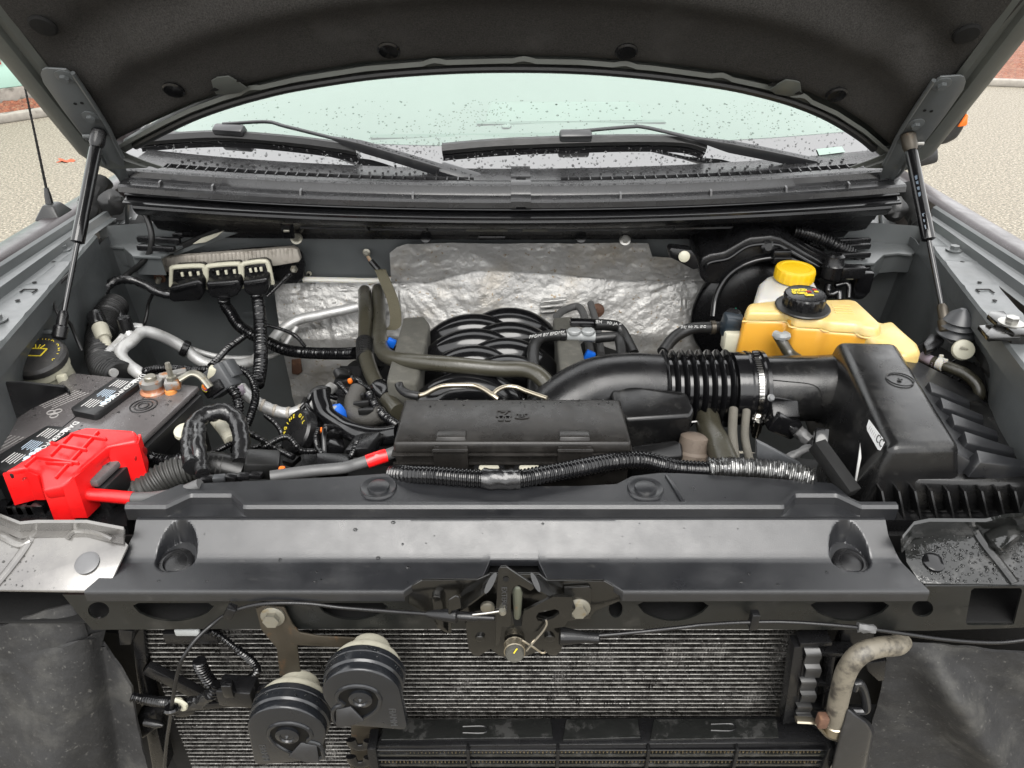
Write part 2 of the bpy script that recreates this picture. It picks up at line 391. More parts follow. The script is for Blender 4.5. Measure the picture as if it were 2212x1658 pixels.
bm = hood_sheet(-.028); thick(bm, .003); obj('inner_panel', bm, 'hood_paint', th)
bm = hood_sheet(-.045); thick(bm, .003); obj('outer_skin', bm, 'body_paint', th)
# side flanges: folded metal running up both sides of the liner
for sg in (-1, 1):
    prof = [(.800, .010), (.812, .012), (.818, .004), (.832, .004), (.838, .012), (.858, .014), (.872, .008), (.880, -.02), (.878, -.05)]
    bm = B(); rings = []
    for i in range(50):
        s = -.035 + 1.09 * i / 49
        k = abs(u_out(s, 1)) / .878; kk = 1 if s > .05 else 1 - .9 * (.05 - s)
        rings.append([HU(-.012 + sg * p[0] * k * (kk if p[0] < .85 else 1), s, p[1]) for p in prof])
    loops(bm, rings, closed=False, cap=False); thick(bm, -.002); obj('side_flange', bm, 'hood_paint', th)
# padded felt liner with a soft raised swell
lin = lambda u: s_arc(u) + .036 + .010 * (abs(u) / .78) ** 2
def fl(a, b):
    u = -.012 + (a * 2 - 1) * .785; s0 = lin(u); s = s0 + (1.02 - s0) * b ** 1.25
    dist_ = s - s0; e = min(1, dist_ / .02, (.785 - abs(u + .012)) / .02 + .001, (1.02 - s) / .02 + .01)
    pad = .004 + .008 * math.sqrt(max(0, e))
    swell = .022 * math.exp(-((dist_ - .135 - .03 * math.cos(u * 2)) / .035) ** 2) * (1 - .5 * abs(u) / .78)
    swell -= .014 * math.exp(-((dist_ - .225) / .035) ** 2)
    side = -.016 * math.exp(-((abs(u + .012) - .60 - .15 * s) / .05) ** 2) * min(1, dist_ / .08)
    return HU(u, s, pad + swell * min(1, (.785 - abs(u)) / .1) + side + .0022 * noise.noise(V((u * 9, s * 9, 0))))
bm = B(); grid(bm, 130, 60, fl); obj('insulation_liner', bm, 'felt', th, ang=80)
# rear lip with stamped notches
bm = B(); rr = []
N_ = 160
for i in range(N_ + 1):
    u = -.80 + 1.60 * i / N_; s0 = s_arc(u); notch = .006 * sum(math.exp(-((u - c_) / .012) ** 4) for c_ in (-.46, -.13, .02, .19, .36, .52))
    rr.append([HU(u, s0 + .036 + notch, .011), HU(u, s0 + .030 + notch, .016), HU(u, s0 + .026 + notch, .009), HU(u, s0 + .006, .006), HU(u, s0 - .002, -.002), HU(u, s0 - .004, -.04)])
loops(bm, rr, closed=False, cap=False); thick(bm, -.0015); obj('rear_lip', bm, 'hood_paint', th)
bm = B(); tube(bm, [HU(a[0], a[1] + .012, .011) for a in arc[1:-1]], .0075, 10, .012); obj('rear_seal', bm, 'rubber', th)
for p, r_, m_ in (((93, 54), .021, 'matte_black'), ((375, 193), .019, 'black_gloss'), ((840, 107), .0185, 'black_gloss'), ((1353, 110), .0185, 'black_plastic'), ((1807, 203), .0185, 'black_plastic'), ((2088, 72), .021, 'matte_black')):
    bm = B(); lathe(bm, [(r_, 0), (r_, .002), (r_ * .85, .0045), (.003, .006)], HP(p, .012), HN, 28); obj('liner_clip', bm, m_, th)
for t, pts in (('A1', [(1385, 575), (1368, 515), (1405, 492), (1480, 484), (1530, 512), (1600, 560), (1560, 590), (1460, 605), (1400, 602)]), ('A3', [(770, 590), (762, 528), (735, 515), (668, 507), (630, 528), (560, 572), (600, 600), (690, 615), (745, 610)])):
    bm = B(); prism(bm, [HP(q(t, *p), .02) for p in pts], HN * .003, .001); obj('stamped_tab', bm, 'hood_paint', th)
    a, b = ((1557, 516), (1388, 575)) if t == 'A1' else ((580, 542), (755, 598))
    for cx, cy in (a, b):
        bm = B(); prism(bm, [HP(q(t, cx + x, cy + y), .0235) for x, y in ((-28, 8), (0, -10), (28, 4), (10, 12))], HN * .001); obj('tab_slot', bm, 'matte_black', th)

# ================================================================== hinges and gas struts
def hinge(t, mirror, label):
    f = (lambda x, y: q('A1', x, y)) if not mirror else (lambda x, y: q('A3', 2098 - x + 0, y + 48))
    up = [(265, 470), (275, 438), (300, 428), (430, 436), (478, 476), (600, 670), (700, 835), (712, 860), (640, 900), (600, 905), (560, 900), (400, 690), (280, 520)]
    bm = B(); prism(bm, [HP(f(*p), .024) for p in up], HN * .004, .0015); th2 = obj('hinge', bm, 'bay_paint', th, label=label)
    bm = B(); ed = [(285, 520), (560, 940), (575, 925), (600, 900), (300, 512)]
    rim = [HP(f(x, y), .028) for x, y in ((470, 470), (600, 665), (705, 835), (740, 910), (795, 1015))]
    tube(bm, rim, .004, 8, .01); obj('plate_flange', bm, 'bay_paint', th2)
    lowp = [(640, 900), (712, 862), (795, 1012), (835, 1150), (848, 1235), (838, 1258), (825, 1250), (760, 1140), (700, 1060), (655, 985)]
    bm = B()
    pts = [HP(f(*p), .024 - .05 * max(0, (p[1] - 1000) / 250)) for p in lowp]; prism(bm, pts, HN * .004, .0012); obj('arm', bm, 'bay_paint', th2)
    bm = B(); tube(bm, [HP(f(*p), .026 - .05 * max(0, (p[1] - 1000) / 250)) for p in ((640, 985), (690, 1075), (750, 1120), (800, 1190), (840, 1255))], .0035, 8, .008); obj('arm_flange', bm, 'bay_paint', th2)
    for p in ((420, 492), (590, 752)):
        hexbolt(th2, HP(f(*p), .028), HN, .008, 'bay_paint', flange=1.9)
    for p in ((487, 670), (530, 665)):
        bm = B(); lathe(bm, [(.003, 0), (.003, .0008)], HP(f(*p), .0285), HN, 10); obj('hole', bm, 'matte_black', th2)
    bm = B(); tube(bm, [HP(f(540, 880), .03), HP(f(625, 880), .03)], .0045, 10); obj('ball_stud', bm, 'steel' if mirror else 'bay_paint', th2)
    return th2
hinge('A1', False, 'grey steel hood hinge above the antenna base, two bolts in its plate')
hinge('A3', True, 'grey steel hood hinge beside the side mirror, two bolts in its plate')
def strut(a, b, label, sock, blue=False):
    a = V(a); b = V(b); d = (b - a).normalized(); ln = (b - a).length
    t2 = thing('gas_strut', label, 'gas strut', b, 'gas struts holding the hood up')
    bm = B(); lathe(bm, [(.0115, 0), (.0135, .003), (.0135, .026), (.0105, .034)], a - d * .012, d, 20); obj('upper_socket', bm, sock, t2)
    e = ln * .56
    bm = B(); lathe(bm, [(.0105, .022), (.0112, .026), (.0112, e - .05), (.0118, e - .048), (.0118, e - .002), (.008, e), (.005, e + .001)], a, d, 24); obj('cylinder', bm, 'black_gloss', t2)
    bm = B(); lathe(bm, [(.0045, e - .004), (.0045, ln - .02)], a, d, 14); obj('rod', bm, 'black_gloss', t2)
    bm = B(); lathe(bm, [(.006, ln - .035), (.009, ln - .028), (.0095, ln - .008), (.0125, ln - .005), (.0125, ln + .014), (.008, ln + .018)], a, d, 18); obj('lower_socket', bm, sock, t2)
    bm = B(); tube(bm, [b + d * .004, b + d * .004 + V((-.05 if b.x < 0 else .05, 0, 0))], .005, 10); obj('lower_stud', bm, 'bay_paint', t2)
    if blue:
        u, v, ax = frame(d)
        for k in range(7):
            bm = B(); c = a + d * (.075 + .011 * k + .03 * (k > 3)); n = V((-.35, -.85, .4)).normalized(); n = (n - d * n.dot(d)).normalized(); s = d.cross(n)
            c = c + (n * math.cos(.15) + s * math.sin(.15)) * .0113; prism(bm, [c + s * x + d * y for x, y in ((-.002, 0), (.0025, .001), (.002, .006 if k % 3 else .009), (-.0015, .007))], n * .0004); obj('blue_print', bm, 'blue_dim', t2)
    return t2
SLb = Y(q('B1', 392, 815), .525); SRb = Y(q('B3', 1700, 770), .53)
strut(HP(q('A1', 636, 880), .042), SLb, 'black gas strut rising beside the antenna to the hood hinge', 'black_plastic')
strut(HP(q('A3', 1465, 905), .042), SRb, 'black gas strut with blue print rising beside the rubber bump stop', 'bracket_steel', True)

# ================================================================== windscreen
yb = lambda x: .905 + .17 * (x / .85) ** 2
wsz = lambda x, y: 1.345 + .6 * (y - yb(x))
WN = V((0, -.514, .857))
tw = thing('windscreen', 'wet windscreen with pale mint upper glass and dark lower band', 'windscreen', (0, .95, 1.33))
def wsheet(a, b, off=0):
    bm = B(); grid(bm, 60, 12, lambda u, v: (lambda x: V((x, yb(x) + a + (b - a) * v, wsz(x, yb(x) + a + (b - a) * v) + off)))(-.93 + 1.86 * u)); return bm
bm = wsheet(.05, .80); obj('pane', bm, 'glass', tw, ang=80)
bm = wsheet(-.03, .0505, -.001); obj('frit_band', bm, 'glass_frit', tw, ang=80)
bm = B(); prism(bm, [hit(q('A3', *p), wsz) + WN * .0008 for p in ((868, 966), (1030, 949), (1052, 985), (884, 1006))], WN * .0005); obj('number_plate_tag', bm, 'mint_b', tw)
smp = []
for i in range(2600):
    p = (rnd.uniform(290, 1890), rnd.uniform(215, 370))
    if p[1] < 300 and rnd.random() < .6 and p[0] < 1500: continue
    P = hit(p, wsz)
    smp.append((P, WN, rnd.choice((.0009, .0012, .0015, .0019, .0026)) * rnd.uniform(.8, 1.15)))
for i in range(160):
    t = rnd.random(); smp.append((hit((860 + 240 * t + rnd.gauss(0, 14), 345 - 90 * t - rnd.random() * 60), wsz), WN, .0015))
drops(tw, smp)
bm = wsheet(.06, .80, -.12); mint_back = obj('backing', bm, 'mint_reflect', label='pale mint stand-in for reflection, an added dashboard seen through the windscreen', cat='backing', ang=80)  # added mint sheet; its colour stands in for light reflected in the glass
ds_ = lambda x, y: wsz(x, y) - .117
def dpoly(name, pts, m_, h=.004):  # faint ghost shapes in the glass, drawn on the added backing
    bm = B(); P = [hit(p, ds_) for p in pts]; prism(bm, P, WN * h, .002); obj(name, bm, m_, mint_back)
dpoly('ghost_panel', [(1062, 222), (1368, 222), (1382, 230), (1388, 262), (1050, 266), (1054, 240)], 'mint_c')
dpoly('ghost_panel', [(1030, 262), (1430, 260), (1440, 266), (1030, 270)], 'mint_b')
dpoly('ghost_band', [(800, 292), (1200, 288), (1230, 292), (1230, 297), (800, 300)], 'mint_b')
dpoly('ghost_spot', [(1082, 272), (1098, 268), (1106, 272), (1100, 277), (1086, 277)], 'mint_c')
# wipers
def wiper(t1, blade, conn, arm, label, thin, heel):
    t3 = thing('wiper', label, 'wiper', hit(q(*heel), wsz), 'windscreen wipers')
    bp = [hit(q(*p), lambda x, y: wsz(x, y) + .014) for p in blade]
    bm = B(); P = catmull(bp, .01)
    rings = []
    for p in P: rings.append([p + V((0, y, z)) for y, z in ((-.010, -.004), (-.004, .007), (.004, .009), (.010, .002), (.004, -.004), (.002, -.013), (-.001, -.013), (-.003, -.004))])
    loops(bm, rings); obj('blade', bm, 'rubber', t3)
    bm = B(); c = [hit(q(*p), lambda x, y: wsz(x, y) + .024) for p in conn]; bar(bm, c[0], c[1], .024, .022, WN, .006); obj('connector', bm, 'satin_black', t3)
    ap = [hit(q(*p), lambda x, y: wsz(x, y) + .034) for p in arm]
    _h = hit(q(*heel), wsz); ap[-1] = Y(q(*heel), yb(_h.x) - .045); P = catmull(ap, .012); n = len(P)
    bm = B(); rings = []
    for i, p in enumerate(P):
        k = i / (n - 1); wd = .0035 if k < thin else min(.010, .0035 + (k - thin) * .05); ht = .0025 if k < thin else min(.010, .0025 + (k - thin) * .06)
        dr = (P[min(n - 1, i + 1)] - P[max(0, i - 1)]).normalized(); s = dr.cross(WN).normalized(); u = s.cross(dr)
        rings.append([p + s * wd * x + u * ht * z for x, z in ((-1.1, -1), (-1, .3), (-.55, 1), (.55, 1), (1, .3), (1.1, -1))])
    loops(bm, rings); obj('arm', bm, 'satin_black', t3)
    hc = ap[-1]; d = (P[-1] - P[-4]).normalized()
    bm = B(); b2 = hc - d * .075; bar(bm, b2, hc + d * .012, .031, .02, WN, .006); obj('heel', bm, 'satin_black', t3)
    smp = []
    for i in range(130):
        k = rnd.randrange(int(n * max(thin, .45)), n - 1); smp.append((P[k] + WN * .0105 + V((rnd.uniform(-.006, .006), 0, 0)), WN, rnd.uniform(.0008, .002)))
    drops(t3, smp)
wiper('', [('A1', 880, 905), ('A1', 1200, 878), ('A1', 1480, 872), ('A1', 1900, 905), ('A1', 2211, 945), ('A2', 100, 965)], [('A1', 1390, 838), ('A1', 1585, 850)],
      [('A1', 1440, 800), ('A1', 1720, 785), ('A1', 1850, 815), ('A2', 0, 905), ('A2', 200, 960), ('A2', 500, 1050), ('A2', 880, 1165)], 'black wiper whose arm heel rests by the seam of the cowl', .45, ('A2', 860, 1160))
wiper('', [('A2', 650, 955), ('A2', 1000, 925), ('A2', 1500, 905), ('A2', 1900, 897), ('A2', 2211, 905), ('A3', 155, 945)], [('A2', 1410, 880), ('A2', 1620, 878)],
      [('A2', 1490, 850), ('A2', 1860, 818), ('A2', 1960, 820), ('A3', 0, 875), ('A3', 250, 930), ('A3', 600, 1000), ('A3', 1060, 1100)], 'black wiper whose arm heel rests at the outer end of the cowl', .42, ('A3', 1040, 1095))

# ================================================================== cowl
tc_ = thing('cowl_grille', 'grey plastic cowl grille with vent slots, wet with rain', 'cowl panel', (0, .85, 1.25))
bw = lambda x, b: b * (x / .85) ** 2
rows = [(.945, 1.336, .17), (.915, 1.342, .17), (.870, 1.339, .155), (.8465, 1.337, .143), (.846, 1.327, .143), (.829, 1.327, .135), (.8285, 1.335, .135), (.814, 1.334, .127), (.808, 1.330, .125), (.806, 1.318, .125), (.803, 1.313, .124), (.778, 1.311, .118), (.773, 1.307, .118), (.773, 1.296, .116)]
for (xa, xb) in ((-.835, .008), (.028, .835)):
    bm = B(); grid(bm, 70, len(rows) - 1, lambda u, v: (lambda r_, x: V((x, r_[0] + bw(x, r_[2]), r_[1])))(rows[round(v * (len(rows) - 1))], xa + (xb - xa) * u)); obj('panel', bm, 'cowl', tc_, ang=25)
bm = B(); grid(bm, 6, len(rows) - 1, lambda u, v: (lambda r_, x: V((x, r_[0] - .002, r_[1] + .003)))(rows[round(v * (len(rows) - 1))], -.002 + .040 * u)); thick(bm, .002); obj('seam_clip', bm, 'cowl', tc_)
x = -.74
k = 0
while x < .74:
    if not (-.075 < x < .10):
        bm = B(); a = V((x, .8285 + bw(x, .135), 1.3325)); b = V((x, .8465 + bw(x, .143), 1.3345)); bar(bm, a, b, .0022, .009, off=0); obj('vent_rib', bm, 'cowl', tc_)
    x += .0225; k += 1
# solid bridges closing the trough near the seam and the ends
for xa, xb in ((-.835, -.75), (-.078, .008), (.028, .10), (.75, .835)):
    bm = B(); grid(bm, 8, 1, lambda u, v: (lambda x: V((x, .828 + bw(x, .135) + (.0195 + bw(x, .008)) * v, 1.3358 + .0015 * v)))(xa + (xb - xa) * u)); obj('vent_bridge', bm, 'cowl', tc_)
bm = B()
for rw in range(2):
    for i in range(52):
        x = -.72 + 1.44 * i / 51 + .009 * rw
        if -.09 < x < .1: continue
        box(bm, (x, .858 + .014 * rw + bw(x, .149), 1.3395), (.004, .005, .004), None, 0)
obj('vent_pegs', bm, 'cowl', tc_, kind='stuff')
for x in (-.62, -.43, -.20, .215, .40, .56, .70, -.74):
    bm = B(); yy = .778 + bw(x, .118); prism(bm, [(x, yy, 1.311), (x, yy + .02, 1.311), (x, yy + .014, 1.322), (x, yy + .004, 1.320)], (.004, 0, 0)); obj('locating_rib', bm, 'cowl', tc_)
smp = []
for i in range(1500):
    x = rnd.uniform(-.82, .82); v = rnd.random()
    if abs(x - .018) < .012: continue
    if v < .6: smp.append((V((x, .808 + .006 * rnd.random() + bw(x, .125), 1.3325)), V((0, -.4, .9)), rnd.uniform(.0005, .0016)))
    elif v < .85: smp.append((V((x, rnd.uniform(.852, .91) + bw(x, .155), 1.3405)), V((0, 0, 1)), rnd.uniform(.0005, .0014)))
    else: smp.append((V((x, rnd.uniform(.779, .80) + bw(x, .12), 1.3125)), V((0, 0, 1)), rnd.uniform(.0006, .002)))
drops(tc_, smp)
# seal and black plenum under the cowl
tp = thing('cowl_plenum', 'black cowl plenum panel hanging over the firewall', 'plenum panel', (0, .85, 1.15))
def strip(rows, xa, xb, n=60):
    bm = B(); grid(bm, n, len(rows) - 1, lambda u, v: (lambda r_, x: V((x, r_[0] + bw(x, r_[2]), r_[1])))(rows[round(v * (len(rows) - 1))], xa + (xb - xa) * u)); return bm
bm = strip([(.80, 1.296, .12), (.775, 1.297, .115), (.770, 1.293, .115), (.775, 1.288, .113), (.782, 1.287, .113), (.765, 1.284, .112), (.758, 1.281, .11), (.758, 1.277, .11), (.77, 1.275, .11)], -.82, .82); obj('hood_seal', bm, 'black_gloss', tp, ang=60)
bm = strip([(.80, 1.278, .11), (.762, 1.275, .108), (.760, 1.270, .108), (.772, 1.256, .105), (.785, 1.250, .10), (.84, 1.236, .08), (.855, 1.224, .07), (.87, 1.222, .06), (.895, 1.20, .05), (.900, 1.192, .05), (.925, 1.186, .03), (.935, 1.172, .02), (.955, 1.166, .02)], -.80, .80, 90); thick(bm, .002); obj('plenum_face', bm, 'black_plastic', tp, ang=30)
bm = strip([(.868, 1.224, .06), (.862, 1.221, .06), (.862, 1.217, .06), (.872, 1.215, .06)], -.46, .55); thick(bm, .002); obj('lower_rail', bm, 'satin_black', tp)
for i, px in enumerate((787, 915, 1260, 1385, 1458)):
    P = Y((px, 488), .83); bm = B(); bar(bm, P + V((0, 0, .012)), P + V((.004, .03, -.018)), .003, .012); obj('stiffening_rib', bm, 'black_plastic', tp)
for px in (920, 1255):
    P = Y((px, 513), .905); bm = B(); lathe(bm, [(.013, 0), (.012, .003), (.006, .005), (.002, .005)], P, (0, -.8, .6), 20); obj('push_pin', bm, 'black_gloss', tp)
hexbolt(tp, Y((1350, 518), .905), (0, -.8, .6), .009, 'steel', flange=1.4)
hexbolt(tp, Y((641, 515), .91), (0, -.8, .6), .009, 'zinc', flange=1.5)
for px, py, w_ in ((1052, 495, .09), (1156, 495, .055), (1062, 513, .06)):
    P = Y((px, py), .86); bm = B(); box(bm, P, (w_, .008, .009)); obj('panel_clip', bm, 'foam_grey' if py < 500 else 'black_plastic', tp)
P = Y((620, 490), .87); bm = B(); box(bm, P, (.026, .01, .05), None, .002); obj('wire_clip', bm, 'black_gloss', tp)
for dz in (.012, -.006):
    bm = B(); box(bm, P + V((0, -.007, dz)), (.014, .006, .006)); obj('clip_tooth', bm, 'zinc', tp)
for x in (-.56, -.535):
    bm = B(); lathe(bm, [(.004, 0), (.004, .001)], V((x, .797, 1.266)) + V((0, bw(x, .1) - .012, 0)), (0, -.7, .7), 10); obj('drain_hole', bm, 'matte_black', tp)

# ================================================================== fenders and rails
def fender(sg, label, label2, label3):
    X0 = .958 if sg > 0 else .953
    tf = thing('fender', label, 'fender', (sg * X0, .4, .7), 'front fenders')
    prof = [(.000, 1.240), (.006, 1.247), (.016, 1.248), (.045, 1.246), (.070, 1.236), (.082, 1.19), (.085, 1.08), (.095, .85), (.09, .62)]
    bm = B(); rings = []
    for i in range(40):
        y = -.1 + 1.42 * i / 39; dz = -.02 * max(0, (.35 - y)) ** 1 - .12 * max(0, .1 - y)
        rings.append([V((sg * (X0 + p[0] - .10 * max(0, .3 - y) ** 1.5), y, p[1] + dz)) for p in prof])
    loops(bm, rings, closed=False, cap=False); thick(bm, .0015 ); obj('outer_panel', bm, 'body_paint', tf, ang=50)
    prof = [(.000, 1.240), (-.006, 1.236), (-.010, 1.222), (-.022, 1.219), (-.026, 1.226), (-.036, 1.227), (-.040, 1.212), (-.052, 1.210)]
    bm = B(); rings = []
    for i in range(60):
        y = -.1 + 1.07 * i / 59
        rings.append([V((sg * (X0 + p[0]  * (1 + (.9 * max(0, .85 - y) if p[0] < -.03 else 0)) - .10 * max(0, .3 - y) ** 1.5), y, p[1] - .02 * max(0, .35 - y) )) for p in prof])
    loops(bm, rings, closed=False, cap=False); thick(bm, .0015); obj('drip_channel', bm, 'bay_paint', tf)
    smp = [(V((sg * (X0 + rnd.uniform(.008, .055)), rnd.uniform(.5, 1.0), 1.2445)), V((0, 0, 1)), rnd.uniform(.0005, .0015)) for i in range(250)]
    # rail
    tr = thing('fender_rail', label2, 'rail', (sg * .86, .5, 1.15), 'rails along the inner fenders')
    xi = lambda y: (.80 + .092 * (y - .35) / .5) if sg < 0 else (.775 + .105 * (y - .35) / .5)
    bm = B(); rings = []
    for i in range(70):
        y = .06 + .80 * i / 69; r_ = .0025 * max(math.exp(-((y - c_) / .006) ** 2) for c_ in (.36, .47, .585, .70, .78))
        a = xi(y); rings.append([V((sg * (a + .07), y, 1.206)), V((sg * (a + .066), y, 1.211 + r_)), V((sg * (a + .03), y, 1.2095 + r_)), V((sg * (a + .004), y, 1.211 + r_)), V((sg * a, y, 1.206)), V((sg * (a + .001), y, 1.17))])
    loops(bm, rings, closed=False, cap=False); thick(bm, .0015); obj('flange', bm, 'bay_paint', tr)
    for y in (.44, .765): hexbolt(tr, (sg * (xi(y) + .04), y, 1.211), (0, 0, 1), .009, 'bay_paint', flange=1.7)
    for y, s in ((.60, .004), (.52, .004), (.70, .0045)):
        bm = B(); lathe(bm, [(s, 0), (s, .0006)], (sg * (xi(y) + .038), y, 1.2112), (0, 0, 1), 12); obj('hole', bm, 'matte_black', tr)
    y = .555; bm = B(); c = V((sg * (xi(y) + .035), y, 1.2118))
    for a, b in (((-.012, .012), (.012, .012)), ((.012, .012), (.012, -.004)), ((-.012, .012), (-.012, 0))): bar(bm, c + V((a[0], a[1], 0)), c + V((b[0], b[1], 0)), .0025, .0012, off=0)
    obj('slot', bm, 'matte_black', tr)
    # apron
    bm = B()
    def fa(u, v):
        y = .13 + .87 * u; z = 1.185 - .55 * v; a = xi(min(y, .9))
        xx = a + .004 - .05 * v ** 1.5 + .018 * math.exp(-((y - .72) / .05) ** 2) * math.exp(-((v - .25) / .2) ** 2) + .06 * math.exp(-((y - .47) / .11) ** 2) * min(1, v * 4) + .012 * math.exp(-((y - .6) / .015) ** 2)
        return V((sg * xx, y, z))
    grid(bm, 70, 40, fa); thick(bm, .002); obj('inner_apron', bm, 'bay_paint', label=label3, cat='inner fender', group='inner fender aprons', ang=60)
fender(-1, 'dark metallic fender carrying the antenna', 'grey painted rail beside the washer filler', 'grey painted inner fender behind the washer filler cap')
fender(1, 'dark metallic fender on the side mirror side', 'grey painted rail beside the rubber bump stop', 'grey painted inner fender behind the coolant tank')
# rear corner shelves, dark gap pads and hinge pillars
for sg, f, l in ((-1, lambda x, y: q('A1', x, y), 'under the hinge near the antenna'), (1, lambda x, y: q('A3', 2105 - x, y + 45), 'under the hinge near the side mirror')):
    tsf = thing('corner_shelf', 'grey painted sheet metal corner shelf ' + l, 'shelf', Y(f(750, 1500), .93), 'corner shelves under the hinges')
    pts = [(560, 1570), (640, 1545), (720, 1400), (830, 1270), (960, 1400), (1080, 1480), (1200, 1580), (1040, 1660), (860, 1655), (800, 1600), (700, 1590), (620, 1600)]
    bm = B(); prism(bm, [Z(f(*p), 1.165) for p in pts], (0, 0, -.006), .0015); obj('top', bm, 'bay_paint', tsf)
    wl = [(560, 1575), (610, 1598), (700, 1592), (800, 1602), (860, 1655), (1040, 1660)]
    bm = B(); tp_ = [Z(f(*p), 1.161) for p in wl]; loops(bm, [tp_, [p + V((0, .006, -.045)) for p in tp_]], closed=False, cap=False); thick(bm, .002); obj('wall', bm, 'bay_paint', tsf)
    bm = B(); prism(bm, [Z(f(*p), 1.171) for p in ((690, 1490), (740, 1440), (880, 1440), (900, 1400), (980, 1400), (990, 1460), (880, 1500), (760, 1510))], (0, 0, .008), .003); obj('sealing_flap', bm, 'matte_black', tsf)
    bm = B(); a = Z(f(822, 1450), 1.18); b = Y(f(826, 1262), a.y); bar(bm, a, b, .005, .012, (0, 1, 0)); obj('hinge_post', bm, 'bay_paint', tsf)
    bm = B(); bar(bm, Z(f(790, 1455), 1.181), Z(f(840, 1410), 1.181), .012, .006); obj('post_foot', bm, 'bay_paint', tsf)
    hexbolt(tsf, Z(f(740, 1452), 1.177), (0, 0, 1), .007, 'bay_paint')
    for yy in (1510, 1545, 1600):
        bm = B(); bar(bm, Z(f(890, yy), 1.177), Z(f(1190 - (yy - 1510) * .6, yy + 10), 1.177), .012, .014, off=.004); obj('shelf_cover', bm, 'black_plastic', tsf)
    # black foam block also standing in for the dark interior of the gap
    bm = B(); c = Y(f(600, 1330), 1.0); rings = []
    P = [Y(f(*p), yv) for p, yv in (((660, 1170), 1.06), ((610, 1270), 1.02), ((570, 1370), .97), ((540, 1460), .92))]
    tube(bm, P, .026, 14, .01, rough=.006); obj('dark_gap_pad', bm, 'matte_black', label='black pad standing in for the dark gap ' + l, cat='foam pad', group='dark gap pads in the corners')
    bm = B(); lathe(bm, [(.02, -.004), (.026, 0), (.028, .006), (.02, .014), (.006, .018)], Y(f(730, 1310), .99), (.3 * -sg, -1, .3), 24)
    for v in bm.verts: v.co += V((noise.noise(v.co * 60), noise.noise(v.co * 60 + V((3, 0, 0))), noise.noise(v.co * 60 + V((0, 5, 0))))) * .006
    obj('rubber_plug', bm, 'rubber', label='crumpled black rubber plug ' + l, cat='plug', group='rubber plugs in the corners')
# antenna
an = thing('antenna', 'thin black whip antenna standing on the fender', 'antenna', Z((118, 470), 1.245))
bm = B(); cc = Z((118, 462), 1.246); frus(bm, [cc + V((x * .012, y * .016, .024)) for x, y in ((-1, -1), (1, -1), (1, 1), (-1, 1))], [cc + V((x * .03, y * .034, -.006)) for x, y in ((-1, -1), (1, -1), (1, 1), (-1, 1))], .005, 3); obj('base', bm, 'rubber', an)
top = Y((48, 160), cc.y + .05); bot = cc + V((-.004, 0, .02)); d = (top - bot).normalized()
bm = B(); lathe(bm, [(.008, 0), (.007, .02), (.0045, .036)], bot, d, 14); obj('ferrule', bm, 'black_gloss', an)
bm = B(); ln = (top - bot).length * 1.15; tube(bm, [bot + d * (.03 + (ln - .03) * i / 300) for i in range(301)], .0028, 8, raw=True, rf=lambda t: (1 - .4 * t) * (1.18 if int(t * 300) % 14 < 3 else 1)); obj('mast', bm, 'matte_black', an)
# side mirror and front doors
for sg in (1, -1):
    td = thing('front_door', 'dark metallic front door carrying the side mirror' if sg > 0 else 'dark metallic front door behind the antenna', 'door', (sg * .99, 1.8, .5), 'front doors')
    bm = B(); prism(bm, [(sg * 1.035, 1.33, .55), (sg * 1.035, 2.4, .55), (sg * 1.03, 2.4, 1.2), (sg * 1.03, 1.33, 1.2)], (-sg * .06, 0, 0), .01); obj('door_skin', bm, 'body_paint', td)
    if sg > 0: mirror_door = td
    bm = B(); bar(bm, (sg * .93, 1.12, 1.345), (sg * .74, 1.85, 1.82), .07, .05, off=.012); obj('pillar', bm, 'body_paint', td)
tm = thing('side_mirror', 'dark side mirror with an orange turn lamp', 'side mirror', (1.2, 1.45, 1.25))
pts = [(1960, 290), (1975, 312), (2040, 316), (2072, 302), (2088, 275), (2096, 235), (2098, 150), (2080, 120), (1990, 120), (1965, 160)]
bm = B(); prism(bm, [Y(p, 1.42) for p in pts], (0, .10, 0), .02, 4); obj('housing', bm, 'satin_black', tm)
bm = B(); prism(bm, [Y(p, 1.415) for p in ((2070, 274), (2089, 247), (2092, 247), (2090, 268), (2086, 272))], (0, .02, 0), .002); obj('turn_lamp', bm, 'orange', tm)
bm = B(); bar(bm, (1.02, 1.5, 1.18), (1.2, 1.47, 1.24), .08, .05, off=.012); obj('mounting_arm', bm, 'satin_black', tm)
# ================================================================== radiator cover (sight shield)
XL, XR = Z((262, 1200), 1.07).x, Z((1945, 1200), 1.07).x
def fxy(px): return (px - 1106) / FP * .965
NOT = [(fxy(878), 0), (fxy(906), .016), (fxy(1040), .018), (fxy(1058), .050), (fxy(1163), .050), (fxy(1182), .018), (fxy(1309), .016), (fxy(1340), 0)]
def yfront(x):
    if x <= NOT[0][0] or x >= NOT[-1][0]: return 0
    for a, b in zip(NOT, NOT[1:]):
        if x <= b[0]: return a[1] + (b[1] - a[1]) * (x - a[0]) / (b[0] - a[0])
PROF = [(.0965, 1.083), (.094, 1.0845), (.090, 1.084), (.056, 1.0565), (.050, 1.0525), (.044, 1.0505), (.012, 1.0475), (0, 1.0465)]
def zprof(y):
    if y >= PROF[0][0]: return PROF[0][1]
    for a, b in zip(PROF, PROF[1:]):
        if y >= b[0]: return a[1] + (b[1] - a[1]) * (y - a[0]) / (b[0] - a[0])
    return PROF[-1][1]
wells = [(Z((391, 1190), 1.05).x, 1), (Z((1828, 1194), 1.05).x, -1)]
